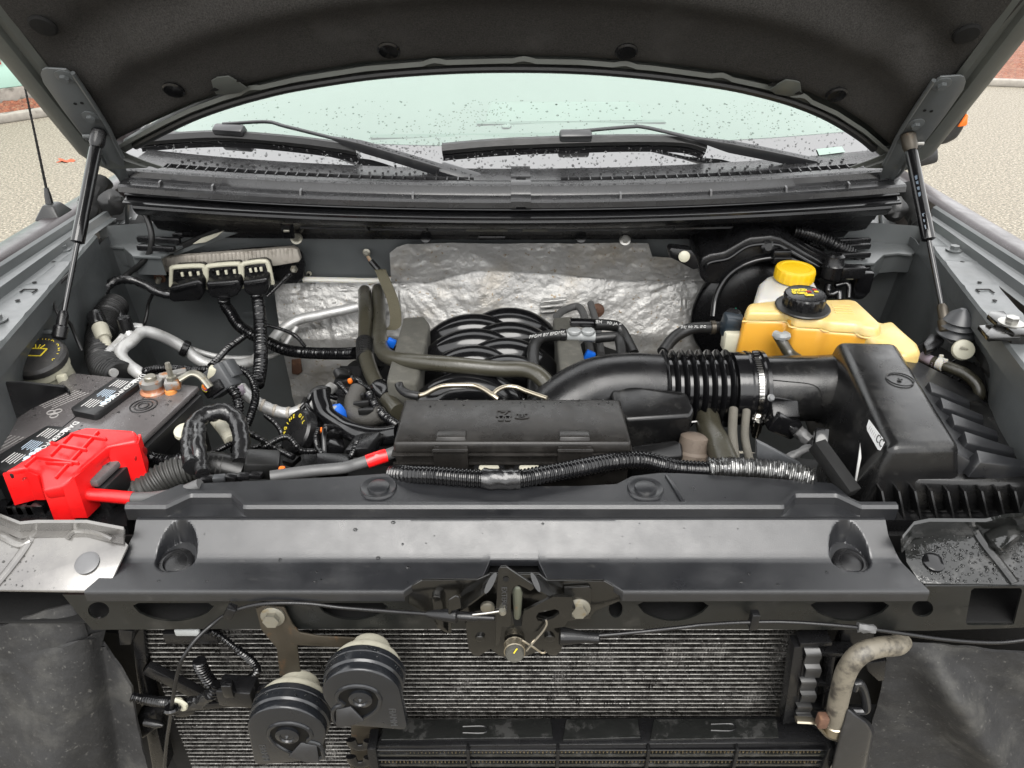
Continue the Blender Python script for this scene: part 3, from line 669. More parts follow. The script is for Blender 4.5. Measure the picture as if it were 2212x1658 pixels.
def zcov(x, y):
    z = zprof(y)
    for wx, _ in wells:
        cy = .052; ry = .036 if y > cy else .022; rx = .033 if y < cy else .033 * math.sqrt(max(.01, 1 - ((y - cy) / .062) ** 2)) 
        dx = (x - wx) / .026; dy = (y - cy) / ry; rr_ = math.sqrt(dx * dx + dy * dy)
        k = max(0, min(1, (1.06 - rr_) / .16)); k = k * k * (3 - 2 * k)
        z = z * (1 - k) + min(z, 1.0455 if y < .052 else 1.0455 + (y - .052) * .12) * k
    return z
tcov = thing('radiator_cover', 'satin black plastic radiator cover across the front of the engine bay', 'radiator cover', (0, .03, 1.0))
bm = B()
xs = []
x = XL - .001
NX = 420
xs = [XL + (XR - XL) * i / NX for i in range(NX + 1)] + [n_[0] for n_ in NOT]
for wx, _ in wells: xs += [wx + .040 * k / 24 for k in range(-24, 25)]
xs = sorted(set(round(v, 5) for v in xs))
rings = []
NR = 46
for x in xs:
    yf = yfront(x); slant = (.0 if abs(x) < .49 else 0)
    edge = 0
    col = []
    for j in range(NR + 1):
        t = j / NR; y = .0965 + (yf - .0965) * t
        xx = x
        if x < XL + .03: xx = x - (.036 * (1 - (x - XL) / .03)) * max(0, (.075 - y) / .075)
        if x > XR - .03: xx = x + (.026 * (1 - (XR - x) / .03)) * max(0, (.075 - y) / .075)
        col.append(V((xx, y, zcov(x, y))))
    e = col[-1]
    for dy, dz in ((-.0018, -.0008), (-.003, -.003), (-.0034, -.006), (-.0034, -.016 if yf < .001 else -.010)): col.append(e + V((0, dy, dz)))
    rings.append(col)
loops(bm, rings, closed=False, cap=False); obj('cover_panel', bm, 'satin_black', tcov, ang=28)
for wx, s in wells:
    bm = B(); c = V((wx, .0475, 1.0450)); lathe(bm, [(.0205, -.001), (.0225, .003), (.0195, .0055), (.016, .006), (.0145, .003), (.013, .0035), (.004, .0055)], c, (0, -.25, 1), 30); obj('push_pin', bm, 'black_plastic', tcov)
smp = []
for i in range(60):
    x = rnd.uniform(XL, XR); y = rnd.uniform(.002, .09)
    if y < yfront(x) + .004: continue
    smp.append((V((x, y, zcov(x, y))), V((0, -.1, 1)), rnd.choice((.0007, .001, .0012, .0022, .003))))
for i in range(120):
    smp.append((V((rnd.uniform(XL, XR), .0962, 1.0835)), V((0, 0, 1)), rnd.uniform(.0004, .0012)))
drops(tcov, smp)
# upper air baffle behind the cover
tb2 = thing('air_baffle', 'flat matte black air baffle between the radiator cover and the fuse box', 'air baffle', (0, .13, 1.08))
lipx = lambda x: .024 * max(min(1, max(0, (.052 - abs(x - c_)) / .024)) for c_ in (Z((451, 1080), 1.1).x, Z((1768, 1080), 1.1).x))
Rr = [Z(p, 1.10) for p in ((388, 1044), (480, 1039), (600, 1034), (738, 1027), (838, 1020), (888, 1037), (980, 1047), (1106, 1048), (1250, 1047), (1332, 1043), (1365, 1026), (1425, 1019), (1474, 1020), (1640, 1029), (1798, 1041), (1825, 1062), (1850, 1084))]
BL, BR = Z((275, 1088), 1.1).x, Z((1935, 1088), 1.1).x
def yr(x):
    if x <= Rr[0].x: return .112 + max(0, (x - BL) / (Rr[0].x - BL)) ** 3 * (Rr[0].y - .112) if False else max(.11, Rr[0].y - (Rr[0].x - x) * .9)
    for a, b in zip(Rr, Rr[1:]):
        if x <= b.x: return a.y + (b.y - a.y) * (x - a.x) / (b.x - a.x)
    return .11
bm = B(); rings = []
for i in range(361):
    x = BL + (BR - BL) * i / 360; k = lipx(x); y1 = max(yr(x), .1065 + k + .004)
    rings.append([V((x, y1, 1.0965)), V((x, y1 - .001, 1.099)), V((x, .1075 + k, 1.0985)), V((x, .106 + k, 1.1025)), V((x, .099 + k, 1.1028)), V((x, .0955 + k, 1.0985)), V((x, .0950 + k, 1.0868)), V((x, .0950, 1.0862)), V((x, .0948, 1.080))])
loops(bm, rings, closed=False, cap=False); obj('baffle_panel', bm, 'satin_black', tb2, ang=25)
for p in ((818, 1054), (1394, 1056)):
    bm = B(); lathe(bm, [(.026, -.001), (.024, .003), (.021, .0015), (.0155, .001), (.0145, .0042), (.012, .0052), (.003, .006)], Z(p, 1.099), (0, 0, 1), 30); obj('push_pin', bm, 'satin_black', tb2)
bm = B(); bar(bm, Z((1440, 1026), 1.1), Z((1478, 1086), 1.1), .006, .004, off=.0015); obj('stiffening_rib', bm, 'satin_black', tb2)

# ================================================================== radiator support
ts = thing('radiator_support', 'black steel radiator support beam pierced by oval holes', 'radiator support', (0, .02, .95))
f0 = lambda x, y: Y((x, y), .010)
outer = [f0(*p) for p in ((270, 1284), (870, 1284), (900, 1268), (1106, 1266), (1310, 1268), (1345, 1284), (1985, 1282), (2000, 1266), (2300, 1266), (2300, 1352), (2190, 1356), (2000, 1362), (1700, 1359), (1106, 1358), (500, 1358), (200, 1360), (172, 1330), (135, 1284))]
def lens(x0, x1, y0, y1): 
    return [f0(*p) for p in [(x0, y0 + 6), (x0 + 12, y0)] + [(x1 - 12, y0), (x1, y0 + 8)] + [(x1 - (x1 - x0) * k / 12, y0 + 10 + (y1 - y0 - 10) * math.sin(math.pi * k / 12) ** .7) for k in range(1, 12)]]
holes = [[f0(*p) for p in ell('', 213, 1318, 23, 18, 24)], lens(287, 462, 1302, 1342), lens(687, 838, 1302, 1339), lens(1377, 1531, 1300, 1341), lens(1751, 1921, 1300, 1341), [f0(*p) for p in ell('', 1993, 1314, 23, 18, 24)],
         [f0(*p) for p in ell('', 1330, 1315, 15, 19, 20)], [f0(*p) for p in ((2098, 1275), (2104, 1270), (2205, 1270), (2208, 1276), (2190, 1348), (2184, 1350), (2090, 1350), (2086, 1344))]]
bm = B(); plate(bm, outer, holes, (0, .003, 0)); obj('front_face', bm, 'support', ts, ang=20)
bm = B(); a = f0(120, 1250); b = f0(2300, 1256)
box(bm, (0, .055, .972), (1.5, .085, .004)); obj('channel_floor', bm, 'matte_black', ts)
bm = B(); box(bm, (0, .098, 1.0), (1.5, .003, .1)); obj('channel_back', bm, 'matte_black', ts)
bm = B(); box(bm, (0, .055, 1.022), (1.1, .075, .003)); obj('channel_top', bm, 'matte_black', ts)
# end plates
pl = LZ('C1', 1.052, [(-420, 640), (-300, 600), (0, 600), (120, 640), (790, 720), (810, 750), (690, 1060), (-420, 1052)])
def zt(z, dz=0): return z
tl = thing('support_end_plate', 'pale grey rain spotted end plate below the red battery terminal cover', 'end plate', pl[2], 'end plates of the radiator support')
pl = [Z(q('C1', x, y), z) for x, y, z in ((-500, 660, 1.075), (-200, 640, 1.075), (130, 690, 1.074), (220, 690, 1.074), (420, 700, 1.074), (480, 680, 1.075), (640, 690, 1.074), (800, 730, 1.073), (830, 760, 1.07), (690, 1062, 1.040), (0, 1052, 1.040), (-500, 1050, 1.040))]
bm = B(); prism(bm, pl, (0, 0, -.004), .0012); obj('plate', bm, 'support_skylit', tl)
wall = [(-400, 580), (0, 560), (130, 610), (240, 600), (560, 600), (800, 645)]
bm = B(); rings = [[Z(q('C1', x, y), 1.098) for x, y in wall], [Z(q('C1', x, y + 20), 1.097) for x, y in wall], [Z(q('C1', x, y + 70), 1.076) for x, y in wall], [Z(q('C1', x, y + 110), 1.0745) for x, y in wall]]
loops(bm, rings, closed=False, cap=False); thick(bm, .002); obj('rear_wall', bm, 'support_skylit', tl)
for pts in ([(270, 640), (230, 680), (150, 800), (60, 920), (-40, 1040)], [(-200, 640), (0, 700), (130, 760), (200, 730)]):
    bm = B(); tube(bm, [Z(q('C1', x, y), 1.0735 - .034 * max(0, (y - 700) / 355)) for x, y in pts], .006, 10, .006, flat=.8); obj('stamped_rib', bm, 'support_skylit', tl)
bm = B(); tube(bm, [Z(q('C1', x, y), 1.076) for x, y in ((430, 715), (500, 672), (640, 690), (730, 730))], .004, 8, .006); obj('stamped_rib', bm, 'support_skylit', tl)
bm = B(); lathe(bm, [(.0155, 0), (.0155, .0015), (.012, .0025), (.002, .003)], Z(q('C1', 565, 880), 1.0585), (0, -.4, 1), 26); obj('plug', bm, 'plug_grey', tl)
smp = []
for i in range(120):
    x, y = rnd.uniform(0, 780), rnd.uniform(730, 1045); smp.append((Z(q('C1', x, y), 1.0735 - .0335 * (y - 690) / 365), V((0, -.4, 1)), rnd.uniform(.0005, .0018)))
drops(tl, smp)
tr2 = thing('support_end_plate', 'wet black end plate below the ribbed air filter box', 'end plate', Z((2080, 1200), 1.05), 'end plates of the radiator support')
pts = [(1440, 800), (1440, 740), (1500, 680), (1900, 690), (1960, 650), (2211, 680), (2600, 700), (2600, 1030), (1860, 1015), (1540, 1010), (1450, 870)]
bm = B(); prism(bm, [Z(q('C3', x, y), 1.068 - .026 * max(0, (y - 680) / 340)) for x, y in pts], (0, 0, -.004), .001); obj('plate', bm, 'wet_black', tr2)
bm = B(); wl = [(1425, 700), (1500, 610), (1600, 590), (1960, 592), (2100, 560), (2211, 555), (2500, 550)]
loops(bm, [[Z(q('C3', x, y), 1.095) for x, y in wl], [Z(q('C3', x, y + 22), 1.094) for x, y in wl], [Z(q('C3', x, y + 75), 1.070) for x, y in wl], [Z(q('C3', x, y + 110), 1.068) for x, y in wl]], closed=False, cap=False); thick(bm, .002); obj('rear_wall', bm, 'wet_black', tr2)
bm = B(); tube(bm, [Z(q('C3', x, y), 1.0685 - .026 * max(0, (y - 680) / 340)) for x, y in ((1900, 680), (1960, 770), (2050, 880), (2150, 1010))], .006, 10, .006); obj('stamped_rib', bm, 'wet_black', tr2)
bm = B(); frus(bm, [Z(q('C3', x, y), 1.074) for x, y in ((1960, 690), (2080, 620), (2160, 640), (2180, 700), (2060, 790), (2000, 750))], [Z(q('C3', x, y), 1.064) for x, y in ((1930, 690), (2080, 590), (2200, 620), (2211, 720), (2070, 820), (1980, 780))], .004); obj('stamped_boss', bm, 'wet_black', tr2)
bm = B(); lathe(bm, [(.014, 0), (.0135, .002), (.009, .0035), (.002, .004)], Z(q('C3', 1625, 875), 1.054), (0, -.3, 1), 24); obj('plug', bm, 'black_gloss', tr2)
smp = []
for i in range(420):
    x, y = rnd.uniform(1470, 2230), rnd.uniform(700, 1005)
    if x < 1540 and y > 830: continue
    smp.append((Z(q('C3', x, y), 1.068 - .026 * (y - 680) / 340), V((0, -.2, 1)), rnd.choice((.0006, .001, .0016, .0024))))
drops(tr2, smp)

# ================================================================== hood latch
tla = thing('hood_latch', 'black hood latch with a coiled spring and cable, bolted to the radiator support', 'hood latch', Y(q('E2', 1120, 600), -.03))
def lp(name, pts, y, dy=.004, m_='latch_black', off=.0012, holes=None, tg='E2'):
    bm = B(); P = [Y(q(tg, *p), y) for p in pts]
    if holes: plate(bm, P, [[Y(q(tg, *p), y) for p in h] for h in holes], (0, dy, 0))
    else: prism(bm, P, (0, dy, 0), off)
    return obj(name, bm, m_, tla)
lp('mounting_plate', [(440, 190), (450, 140), (520, 100), (880, 95), (960, 60), (1280, 60), (1330, 100), (1700, 105), (1795, 160), (1800, 235), (1640, 300), (1610, 345), (1480, 365), (700, 345), (640, 380), (600, 340), (430, 250)], .006)
lp('bolt_tab', [(1440, 150), (1600, 140), (1620, 160), (1615, 350), (1500, 360), (1440, 330)], .000)
lp('body_plate', [(800, 380), (860, 300), (1010, 280), (1440, 380), (1435, 460), (1425, 555), (1385, 592), (1345, 585), (1305, 548), (1200, 590), (1100, 612), (1020, 590), (965, 545), (940, 560), (885, 595), (850, 585), (822, 545)], -.010, .006)
bm = B(); tube(bm, [Y(q('E2', x, y), yy) for x, y, yy in ((775, 240, .0), (850, 200, -.006), (965, 115, -.014))], .019, 14, .006, flat=.22); obj('guide_flap', bm, 'latch_black', tla)
bm = B(); tube(bm, [Y(q('E2', x, y), yy) for x, y, yy in ((1255, 110, -.014), (1350, 160, -.008), (1480, 225, .0))], .017, 14, .006, flat=.22); obj('guide_flap', bm, 'latch_black', tla)
lp('striker_guide', [(1012, 40), (1030, 15), (1065, 12), (1090, 30), (1235, 125), (1248, 150), (1225, 170), (1150, 130), (1110, 150), (1095, 180), (1098, 385), (1080, 402), (1040, 400), (1020, 520), (995, 525), (1000, 300)], -.034, .004)
lp('side_plate', [(1180, 300), (1350, 215), (1370, 205), (1490, 208), (1498, 225), (1490, 330), (1440, 400), (1300, 420), (1210, 440), (1165, 400)], -.030, .004, holes=[[(1258, 335), (1275, 308), (1320, 300), (1380, 285), (1408, 295), (1410, 315), (1370, 345), (1300, 365), (1270, 360)]])
lp('pawl', [(1105, 180), (1125, 150), (1160, 155), (1172, 190), (1165, 330), (1150, 365), (1115, 355)], -.024, .006, 'zinc2', .003)
lp('slot_cavity', [(1100, 300), (1170, 300), (1165, 395), (1120, 398)], -.0105, .001, 'matte_black', 0)
bm = B(); lathe(bm, [(.0035, 0), (.0035, .001)], Y(q('E2', 1064, 90), -.035), (0, -1, 0), 12); obj('hole', bm, 'matte_black', tla)
text('EXTERIOR', Y(q('E2', 1052, 225), -.0345), Y(q('E2', 1052, 330), -.0345) - Y(q('E2', 1052, 120), -.0345), (1, 0, 0), .0095, 'horn_edge', tla, .0002)
c = Y(q('E2', 1120, 530), -.018); ax = V((0, -.78, .1))
bm = B(); lathe(bm, [(.012, -.006), (.012, .014), (.0108, .0162), (.002, .0166)], c, ax, 26); obj('pivot_stud', bm, 'foam_grey', tla)
bm = B(); u, v, a = frame(ax); tube(bm, [c + (u * math.cos(k * .35) + v * math.sin(k * .35)) * .013 + a * (-.004 + .0135 * k / 90) for k in range(91)], .0014, 6, raw=True); obj('coil_spring', bm, 'brass_line', tla)
bm = B(); tube(bm, L('E2', -.036, [(1322, 350), (1328, 380), (1300, 430), (1240, 500), (1195, 555)]), .0016, 8, .004); obj('spring_wire', bm, 'chrome', tla)
bm = B(); tube(bm, L('E2', -.034, [(1165, 485), (1240, 530), (1300, 570), (1322, 560)]), .0014, 8, .004); obj('spring_wire', bm, 'brass_line', tla)
bm = B(); tube(bm, L('E2', -.0358, [(1116, 570), (1128, 552), (1138, 540)]), .0009, 6, .003); obj('paint_mark', bm, 'yellow_print', tla)
hexbolt(tla, Y(q('E2', 1535, 275), -.001), (0, -1, .15), .0098, 'zinc', flange=1.55)
for p, r_ in (((945, 272), .009), ((895, 472), .006), ((1348, 472), .007)):
    bm = B(); lathe(bm, [(r_, -.002), (r_, .002), (r_ * .6, .0035), (.001, .0036)], Y(q('E2', *p), -.012), (0, -1, 0), 18); obj('rivet', bm, 'zinc' if p[0] == 945 else 'latch_black', tla)
lp('cable_bracket', [(582, 215), (600, 200), (640, 210), (655, 250), (660, 400), (700, 440), (690, 445), (620, 410), (595, 350)], -.004, .02)
lp('cable_bracket', [(690, 230), (740, 200), (765, 215), (775, 280), (712, 300), (712, 438), (690, 442)], -.030, .003)
# latch cables
tcb = thing('latch_cable', 'black hood release cable sweeping over the horns to the latch', 'cable', Y((400, 1500), -.05), 'hood release cables')
P = [Y(q(*p[:3]), p[3]) for p in (('E2', 585, 318, -.022), ('E2', 300, 298, -.012), ('E2', 0, 275, -.006), ('E1', 2000, 250, -.006), ('E1', 1780, 246, -.008), ('E1', 1620, 265, -.008), ('E1', 1480, 312, -.008), ('E1', 1380, 380, -.012), ('E1', 1270, 480, -.03), ('E1', 1180, 610, -.045), ('E1', 1140, 740, -.05), ('E1', 1118, 870, -.05), ('E1', 1100, 1000, -.04), ('E1', 1078, 1150, -.03), ('E1', 1055, 1420, -.02))]
bm = B(); tube(bm, P, .0026, 12, .006); obj('sheath', bm, 'black_plastic', tcb)
a, b = Y(q('E2', 575, 318), -.022), Y(q('E2', 690, 325), -.025); d = (b - a).normalized()
bm = B(); lathe(bm, [(.004, -.004), (.005, 0), (.0095, .03), (.0095, .034), (.006, .036), (.006, .058), (.0045, .062), (.0035, .082)], a, d, 14); obj('end_fitting', bm, 'black_plastic', tcb)
bm = B(); tube(bm, L('E2', -.036, [(848, 322), (940, 312), (1045, 296)]), .0013, 8); obj('inner_wire', bm, 'chrome', tcb)
bm = B(); tube(bm, [Y(q('E2', 1040, 290), -.037), Y(q('E2', 1045, 310), -.037)], .0045, 10); obj('cable_stop', bm, 'zinc', tcb)
bm = B(); a = Y(q('E1', 1490, 300), -.008); box(bm, a, (.012, .012, .02), rotm('Y', 30)); obj('cable_clip', bm, 'black_plastic', tcb)
tcb = thing('latch_cable', 'black hood release cable running above the tan cooler hose', 'cable', Y((1700, 1350), -.02), 'hood release cables')
P = [Y(q(*p[:3]), p[3]) for p in (('E2', 1520, 465, -.02), ('E2', 1800, 445, -.018), ('E2', 2211, 402, -.012), ('E3', 120, 388, -.01), ('E3', 380, 372, -.006), ('E3', 700, 370, -.008), ('E3', 1100, 400, -.014), ('E3', 1400, 440, -.016), ('E3', 1700, 482, -.018), ('E3', 2000, 502, -.02), ('E3', 2211, 485, -.02), ('E3', 2500, 440, -.02))]
bm = B(); tube(bm, P, .0026, 12, .006); obj('sheath', bm, 'black_plastic', tcb)
a, b = Y(q('E2', 1432, 460), -.02), Y(q('E2', 1530, 466), -.02); d = (b - a).normalized()
bm = B(); lathe(bm, [(.0115, -.004), (.0115, .003), (.007, .03), (.007, .046), (.005, .048)], a, d, 12); obj('end_fitting', bm, 'black_plastic', tcb)
bm = B(); box(bm, Y(q('E3', 462, 355), -.004), (.011, .012, .028)); obj('cable_clip', bm, 'black_plastic', tcb)
bm = B(); tube(bm, [Y(q('E3', 1135, 402), -.0145), Y(q('E3', 1190, 408), -.015), Y(q('E3', 1245, 415), -.0155)], .0055, 10, .004, rough=.003); obj('tape_tab', bm, 'grey_cable', tcb)

# ================================================================== condenser
CY0 = .062
tco = thing('condenser', 'wide finned condenser core filling the front opening', 'condenser', (0, CY0, .55))
cz0, cz1 = .462, .925; cxl, cxr = -.535, .415
NROW = 47; pit = (cz1 - cz0) / NROW
for i in range(NROW + 1):
    bm = B(); z = cz0 + i * pit; box(bm, ((cxl + cxr) / 2, CY0 + .004, z), (cxr - cxl, .016, .0017), None, .0008, 1); obj('tube', bm, 'cond_tube', tco)
bm = B(); fp = .0022; nf = int((cxr - cxl) / fp)
for i in range(NROW):
    z0 = cz0 + i * pit + .0012; z1 = z0 + pit - .0024; prev = None; tw_ = 0
    for k in range(nf + 1):
        x = cxl + k * fp; tw_ = .75 * tw_ + rnd.gauss(0, .0005)
        dy = rnd.gauss(0, .0008) + (tw_ * 2 if noise.noise(V((x * 8, z0 * 30, 0))) > .1 else tw_ * .5)
        zz = z0 if k % 2 else z1
        a = bm.verts.new((x + dy * .6, CY0 - .003 + dy, zz)); b = bm.verts.new((x, CY0 + .012, zz))
        if prev: bm.faces.new((prev[0], a, b, prev[1]))
        prev = (a, b)
obj('fins', bm, 'fin', tco, ang=10, kind='stuff', recalc=False)
bm = B(); box(bm, (-.06, CY0 + .03, .69), (1.05, .004, .5)); obj('radiator_face', bm, 'matte_black', tco)
for s, pts in ((-1, [(845, 420), (905, 640), (930, 700), (1000, 1000), (1090, 1400), (1020, 1400), (960, 1100), (900, 700), (870, 660), (800, 430)]),):
    bm = B(); prism(bm, [Y(q('E1', *p), .05) for p in ((850, 415), (930, 415), (950, 640), (925, 680), (1000, 1000), (1085, 1330), (985, 1330), (900, 850), (870, 650))], (0, .03, 0), .003); obj('side_frame', bm, 'black_plastic', tco)
bm = B(); a, b = Y(q('E1', 950, 660), .035), Y(q('E1', 1330, 850), .03); bar(bm, a, b, .012, .02); obj('diagonal_brace', bm, 'black_plastic', tco)
bm = B(); bar(bm, Y(q('E1', 1000, 940), .035), Y(q('E1', 1640, 880), .035), .006, .012); obj('cross_brace', bm, 'black_plastic', tco)
bm = B(); prism(bm, [Y(q('E1', *p), .04) for p in ((1100, 960), (1270, 930), (1255, 965), (1200, 990), (1140, 988))], (0, .015, 0), .002); obj('brace_foot', bm, 'black_plastic', tco)
for p in ([(760, 420), (860, 430), (850, 520), (770, 525)], [(880, 990), (1000, 940), (1030, 1050), (920, 1130), (890, 1100)]):
    bm = B(); prism(bm, [Y(q('E1', *x), .03) for x in p], (0, .03, 0), .003); obj('bracket_block', bm, 'black_plastic', tco)
bm = B(); lathe(bm, [(.006, 0), (.006, .02), (.002, .03)], Y(q('E1', 940, 1015), .02), (1, -.2, 0), 12); obj('locating_peg', bm, 'black_plastic', tco)

# ================================================================== transmission cooler
tk = thing('oil_cooler', 'black framed oil cooler with gold fins below the condenser', 'oil cooler', (.1, -.02, .6))
zt_ = .75; kx0, kx1 = Y(q('E2', 225, 1180), -.02).x, Y(q('E3', 945, 1150), -.02).x
bm = B(); prism(bm, [Z(q('E2', 300, 1000), zt_), Z(q('E3', 700, 975), zt_), Z(q('E3', 990, 1110), zt_), Z(q('E3', 960, 1150), zt_), Z(q('E2', 225, 1175), zt_), Z(q('E2', 245, 1110), zt_)], (0, 0, -.02), .002); obj('top_cover', bm, 'black_plastic', tk)
for a, b in ((260, 1360), (1435, 1925), (2000, 2820)):
    bm = B(); fx = lambda x, y: Z((737.8 + .3337 * x, 1220.2 + .3337 * y), zt_); prism(bm, [fx(a + 20, 1005), fx(b - 8, 1000), fx(b + 10, 1125), fx(a - 6, 1140)], (0, 0, .0035), .0015); obj('raised_panel', bm, 'wet_black', tk)
for a, y in ((865, 1065), (2470, 1050)):
    fx = lambda x, y: Z((737.8 + .3337 * x, 1220.2 + .3337 * y), zt_ + .0036); bm = B(); tube(bm, [fx(a - 80, y - 20), fx(a + 50, y - 22), fx(a + 80, y), fx(a + 50, y + 22), fx(a - 80, y + 20)], .0012, 6, .004); obj('moulded_slot', bm, 'black_plastic', tk)
z = zt_ - .004; r0 = z
for i in range(8):
    zz = z - i * .0242
    bm = B(); box(bm, ((kx0 + kx1) / 2, -.018, zz - .0025), (kx1 - kx0, .010, .0022), None, .0006, 1); obj('slat_lip', bm, 'black_gloss', tk)
    bm = B(); frus(bm, [V((kx0, -.0225, zz - .0130)), V((kx1, -.0225, zz - .0130)), V((kx1, -.004, zz - .013)), V((kx0, -.004, zz - .013))], [V((kx0, -.021, zz - .022)), V((kx1, -.021, zz - .022)), V((kx1, -.004, zz - .022)), V((kx0, -.004, zz - .022))], .0008); obj('slat', bm, 'wet_black', tk)
bm = B(); n_ = int((kx1 - kx0) / .0028)
for i in range(8):
    zz = z - i * .0242; prev = None
    for k in range(n_ * 2):
        x = kx0 + .004 + (kx1 - kx0 - .008) * k / (n_ * 2); a = bm.verts.new((x, -.0205 + rnd.gauss(0, .0004), zz - (.0042 if (k // 2) % 2 else .0122))); b = bm.verts.new((x, .002, zz - (.0042 if (k // 2) % 2 else .0122)))
        if prev: bm.faces.new((prev[0], a, b, prev[1]))
        prev = (a, b)
obj('fins', bm, 'gold_fin', tk, kind='stuff', recalc=False, ang=10)
bm = B(); box(bm, ((kx0 + kx1) / 2, .01, zt_ - .11), (kx1 - kx0, .006, .2)); obj('core_back', bm, 'matte_black', tk)
for t, x in (('E2', 820), ('E2', 1400), ('E2', 1985), ('E3', 350)):
    X = Y(q(t, x, 1230), -.025).x; bm = B(); box(bm, (X, -.021, zt_ - .1), (.005, .012, .2), None, .001); obj('divider', bm, 'black_plastic', tk)
for X in (kx0 - .006, kx1 + .006):
    bm = B(); box(bm, (X, -.01, zt_ - .1), (.014, .034, .205), None, .003); obj('end_frame', bm, 'black_plastic', tk)
tcl = thing('cooler_clip', 'brown stained bracket with black spring clips under the right-mouthed horn', 'bracket', Y(q('E2', 130, 1312), -.01))
bm = B(); prism(bm, [Y(q('E2', *p), .012) for p in ((60, 1040), (240, 1040), (250, 1120), (190, 1160), (190, 1420), (50, 1420))], (0, .02, 0), .003); obj('plate', bm, 'bracket_steel', tcl)
for y in (1160, 1270, 1390):
    bm = B(); tube(bm, L('E2', -.008, [(60, y - 30), (80, y + 10), (120, y + 20), (165, y + 10), (175, y - 25)]), .008, 10, .005, flat=.5); obj('spring_clip', bm, 'black_gloss', tcl)

# ================================================================== horns
th3 = thing('horn_bracket', 'brown stained forked steel bracket bolted over the horns', 'bracket', Y(q('E1', 1850, 600), 0))
bm = B(); prism(bm, [Y(q('E1', *p), .000) for p in ((1655, 285), (1700, 265), (1840, 275), (1890, 380), (1940, 440), (2060, 462), (2330, 478), (2330, 535), (2100, 530), (1925, 520), (1945, 700), (1810, 720), (1790, 540), (1690, 420))], (0, .003, 0), .001); obj('plate', bm, 'bracket_steel', th3)
hexbolt(th3, Y(q('E1', 1768, 328), -.001), (0, -1, .1), .0105, 'zinc', flange=1.5)
def horn(cx, cy, s, label):
    """cx,cy: full-picture pixel of the front disc's centre; s=1 mouth on the viewer's right"""
    yf = -.060; C = Y((cx, cy), yf); k = .0001 + 1 / (FP / ((C - CAMP).dot(V((0, CT, -ST)))))  # metres per pixel there
    r_ = 75 * k
    th4 = thing('horn', label, 'horn', C + V((0, .03, -.09)), 'horns in front of the condenser')
    bm = B(); lathe(bm, [(r_ * .3, .066), (r_ * .48, .065), (r_ * .52, .061), (r_ * .52, .050), (r_ * .60, .048), (r_ * .64, .045), (r_ * .80, .041), (r_ * .88, .034), (r_ * .88, .020)], C, (0, 1, 0), 40); obj('motor_housing', bm, 'dirty_ivory', th4)
    bm = B(); lathe(bm, [(r_ * .86, .026), (r_ * .97, .025), (r_, .023), (r_, .016), (r_ * .975, .015), (r_ * .975, .014), (r_, .013), (r_ * .99, .003), (r_ * .94, 0), (r_ * .05, -.001)], C, (0, 1, 0), 44); obj('disc_housing', bm, 'horn_black', th4)
    # trumpet shell: flat teardrop with mouth at the bottom
    out = []
    for i in range(25):
        a = R(-8 + 196 * i / 24); out.append((math.cos(a) * .93, math.sin(a) * .93))
    body = [(s * p[0], p[1]) for p in out] if s < 0 else out
    # the straight back side of the shell falls on the side away from the mouth
    o2 = [(math.cos(R(a)) * .95, math.sin(R(a)) * .95) for a in range(-20, 181, 10)]
    o2 += [(-.98, -.5), (-1.02, -1.25), (-.97, -1.36), (-.85, -1.38), (.62, -1.16), (.76, -1.10), (.80, -1.0), (.80, -.62)]
    P = [V((C.x + s * x * r_, C.y - .001, C.z + y * r_ * 1.0)) for x, y in o2]
    if s < 0: P.reverse()
    bm = B(); frus(bm, [p + V((0, -.011, 0)) for p in P], [p + V((0, .004, 0)) for p in P], .004, 3); obj('trumpet', bm, 'horn_black', th4)
    # spiral recess: its shade put in as a flat near-black patch, plus hub
    hol = [(-.46, -.10), (-.36, .18), (-.10, .34), (.24, .34), (.52, .16), (.60, -.12), (.46, -.34), (.74, -.52), (.76, -1.02), (.40, -1.0), (-.05, -.80), (-.36, -.46)]
    PH = [V((C.x + s * x * r_, C.y - .0122, C.z + y * r_)) for x, y in hol]
    bm = B(); prism(bm, catmull(PH + [PH[0]], .004)[:-1], (0, .004, 0)); obj('hollow_patch', bm, 'hollow_shade', th4)
    bm = B(); tube(bm, PH + [PH[0]], .003, 8, .005); obj('hollow_rim', bm, 'horn_black', th4)
    hub = V((C.x + s * .02 * r_, C.y - .013, C.z - .08 * r_))
    bm = B(); lathe(bm, [(r_ * .30, -.004), (r_ * .29, .003), (r_ * .18, .005), (r_ * .15, .003), (r_ * .06, .0035), (r_ * .01, .006)], hub, (0, -1, 0), 28); obj('hub', bm, 'horn_black', th4)
    sh = [(.30, -.40), (.68, -.52), (.70, -1.02), (.32, -.95), (-.02, -.74)]
    bm = B(); PS = [V((C.x + s * x * r_, C.y - (.0185 if y < -.7 else .0105), C.z + y * r_)) for x, y in sh]; prism(bm, PS, (0, -.003, 0), .001); obj('mouth_ramp', bm, 'satin_black', th4)
    text('FIAMM', V((C.x - s * .70 * r_, C.y - .0118, C.z - .85 * r_)), (0, 0, -1 if s > 0 else -1), (1, 0, 0), .0125, 'horn_edge', th4, .0006)
    smp = []
    for i in range(45):
        a = rnd.uniform(.2, 2.9); hh = rnd.uniform(.004, .022); smp.append((C + V((math.cos(a) * r_ * .995, hh, math.sin(a) * r_ * .995)), V((math.cos(a), 0, math.sin(a))), rnd.uniform(.0006, .0016)))
    drops(th4, smp)
    return th4
horn(624, 1563, 1, 'black snail horn with ivory back hanging straight under the bracket bolt')
horn(784, 1484, -1, 'black snail horn with ivory back on the long arm of the bracket')

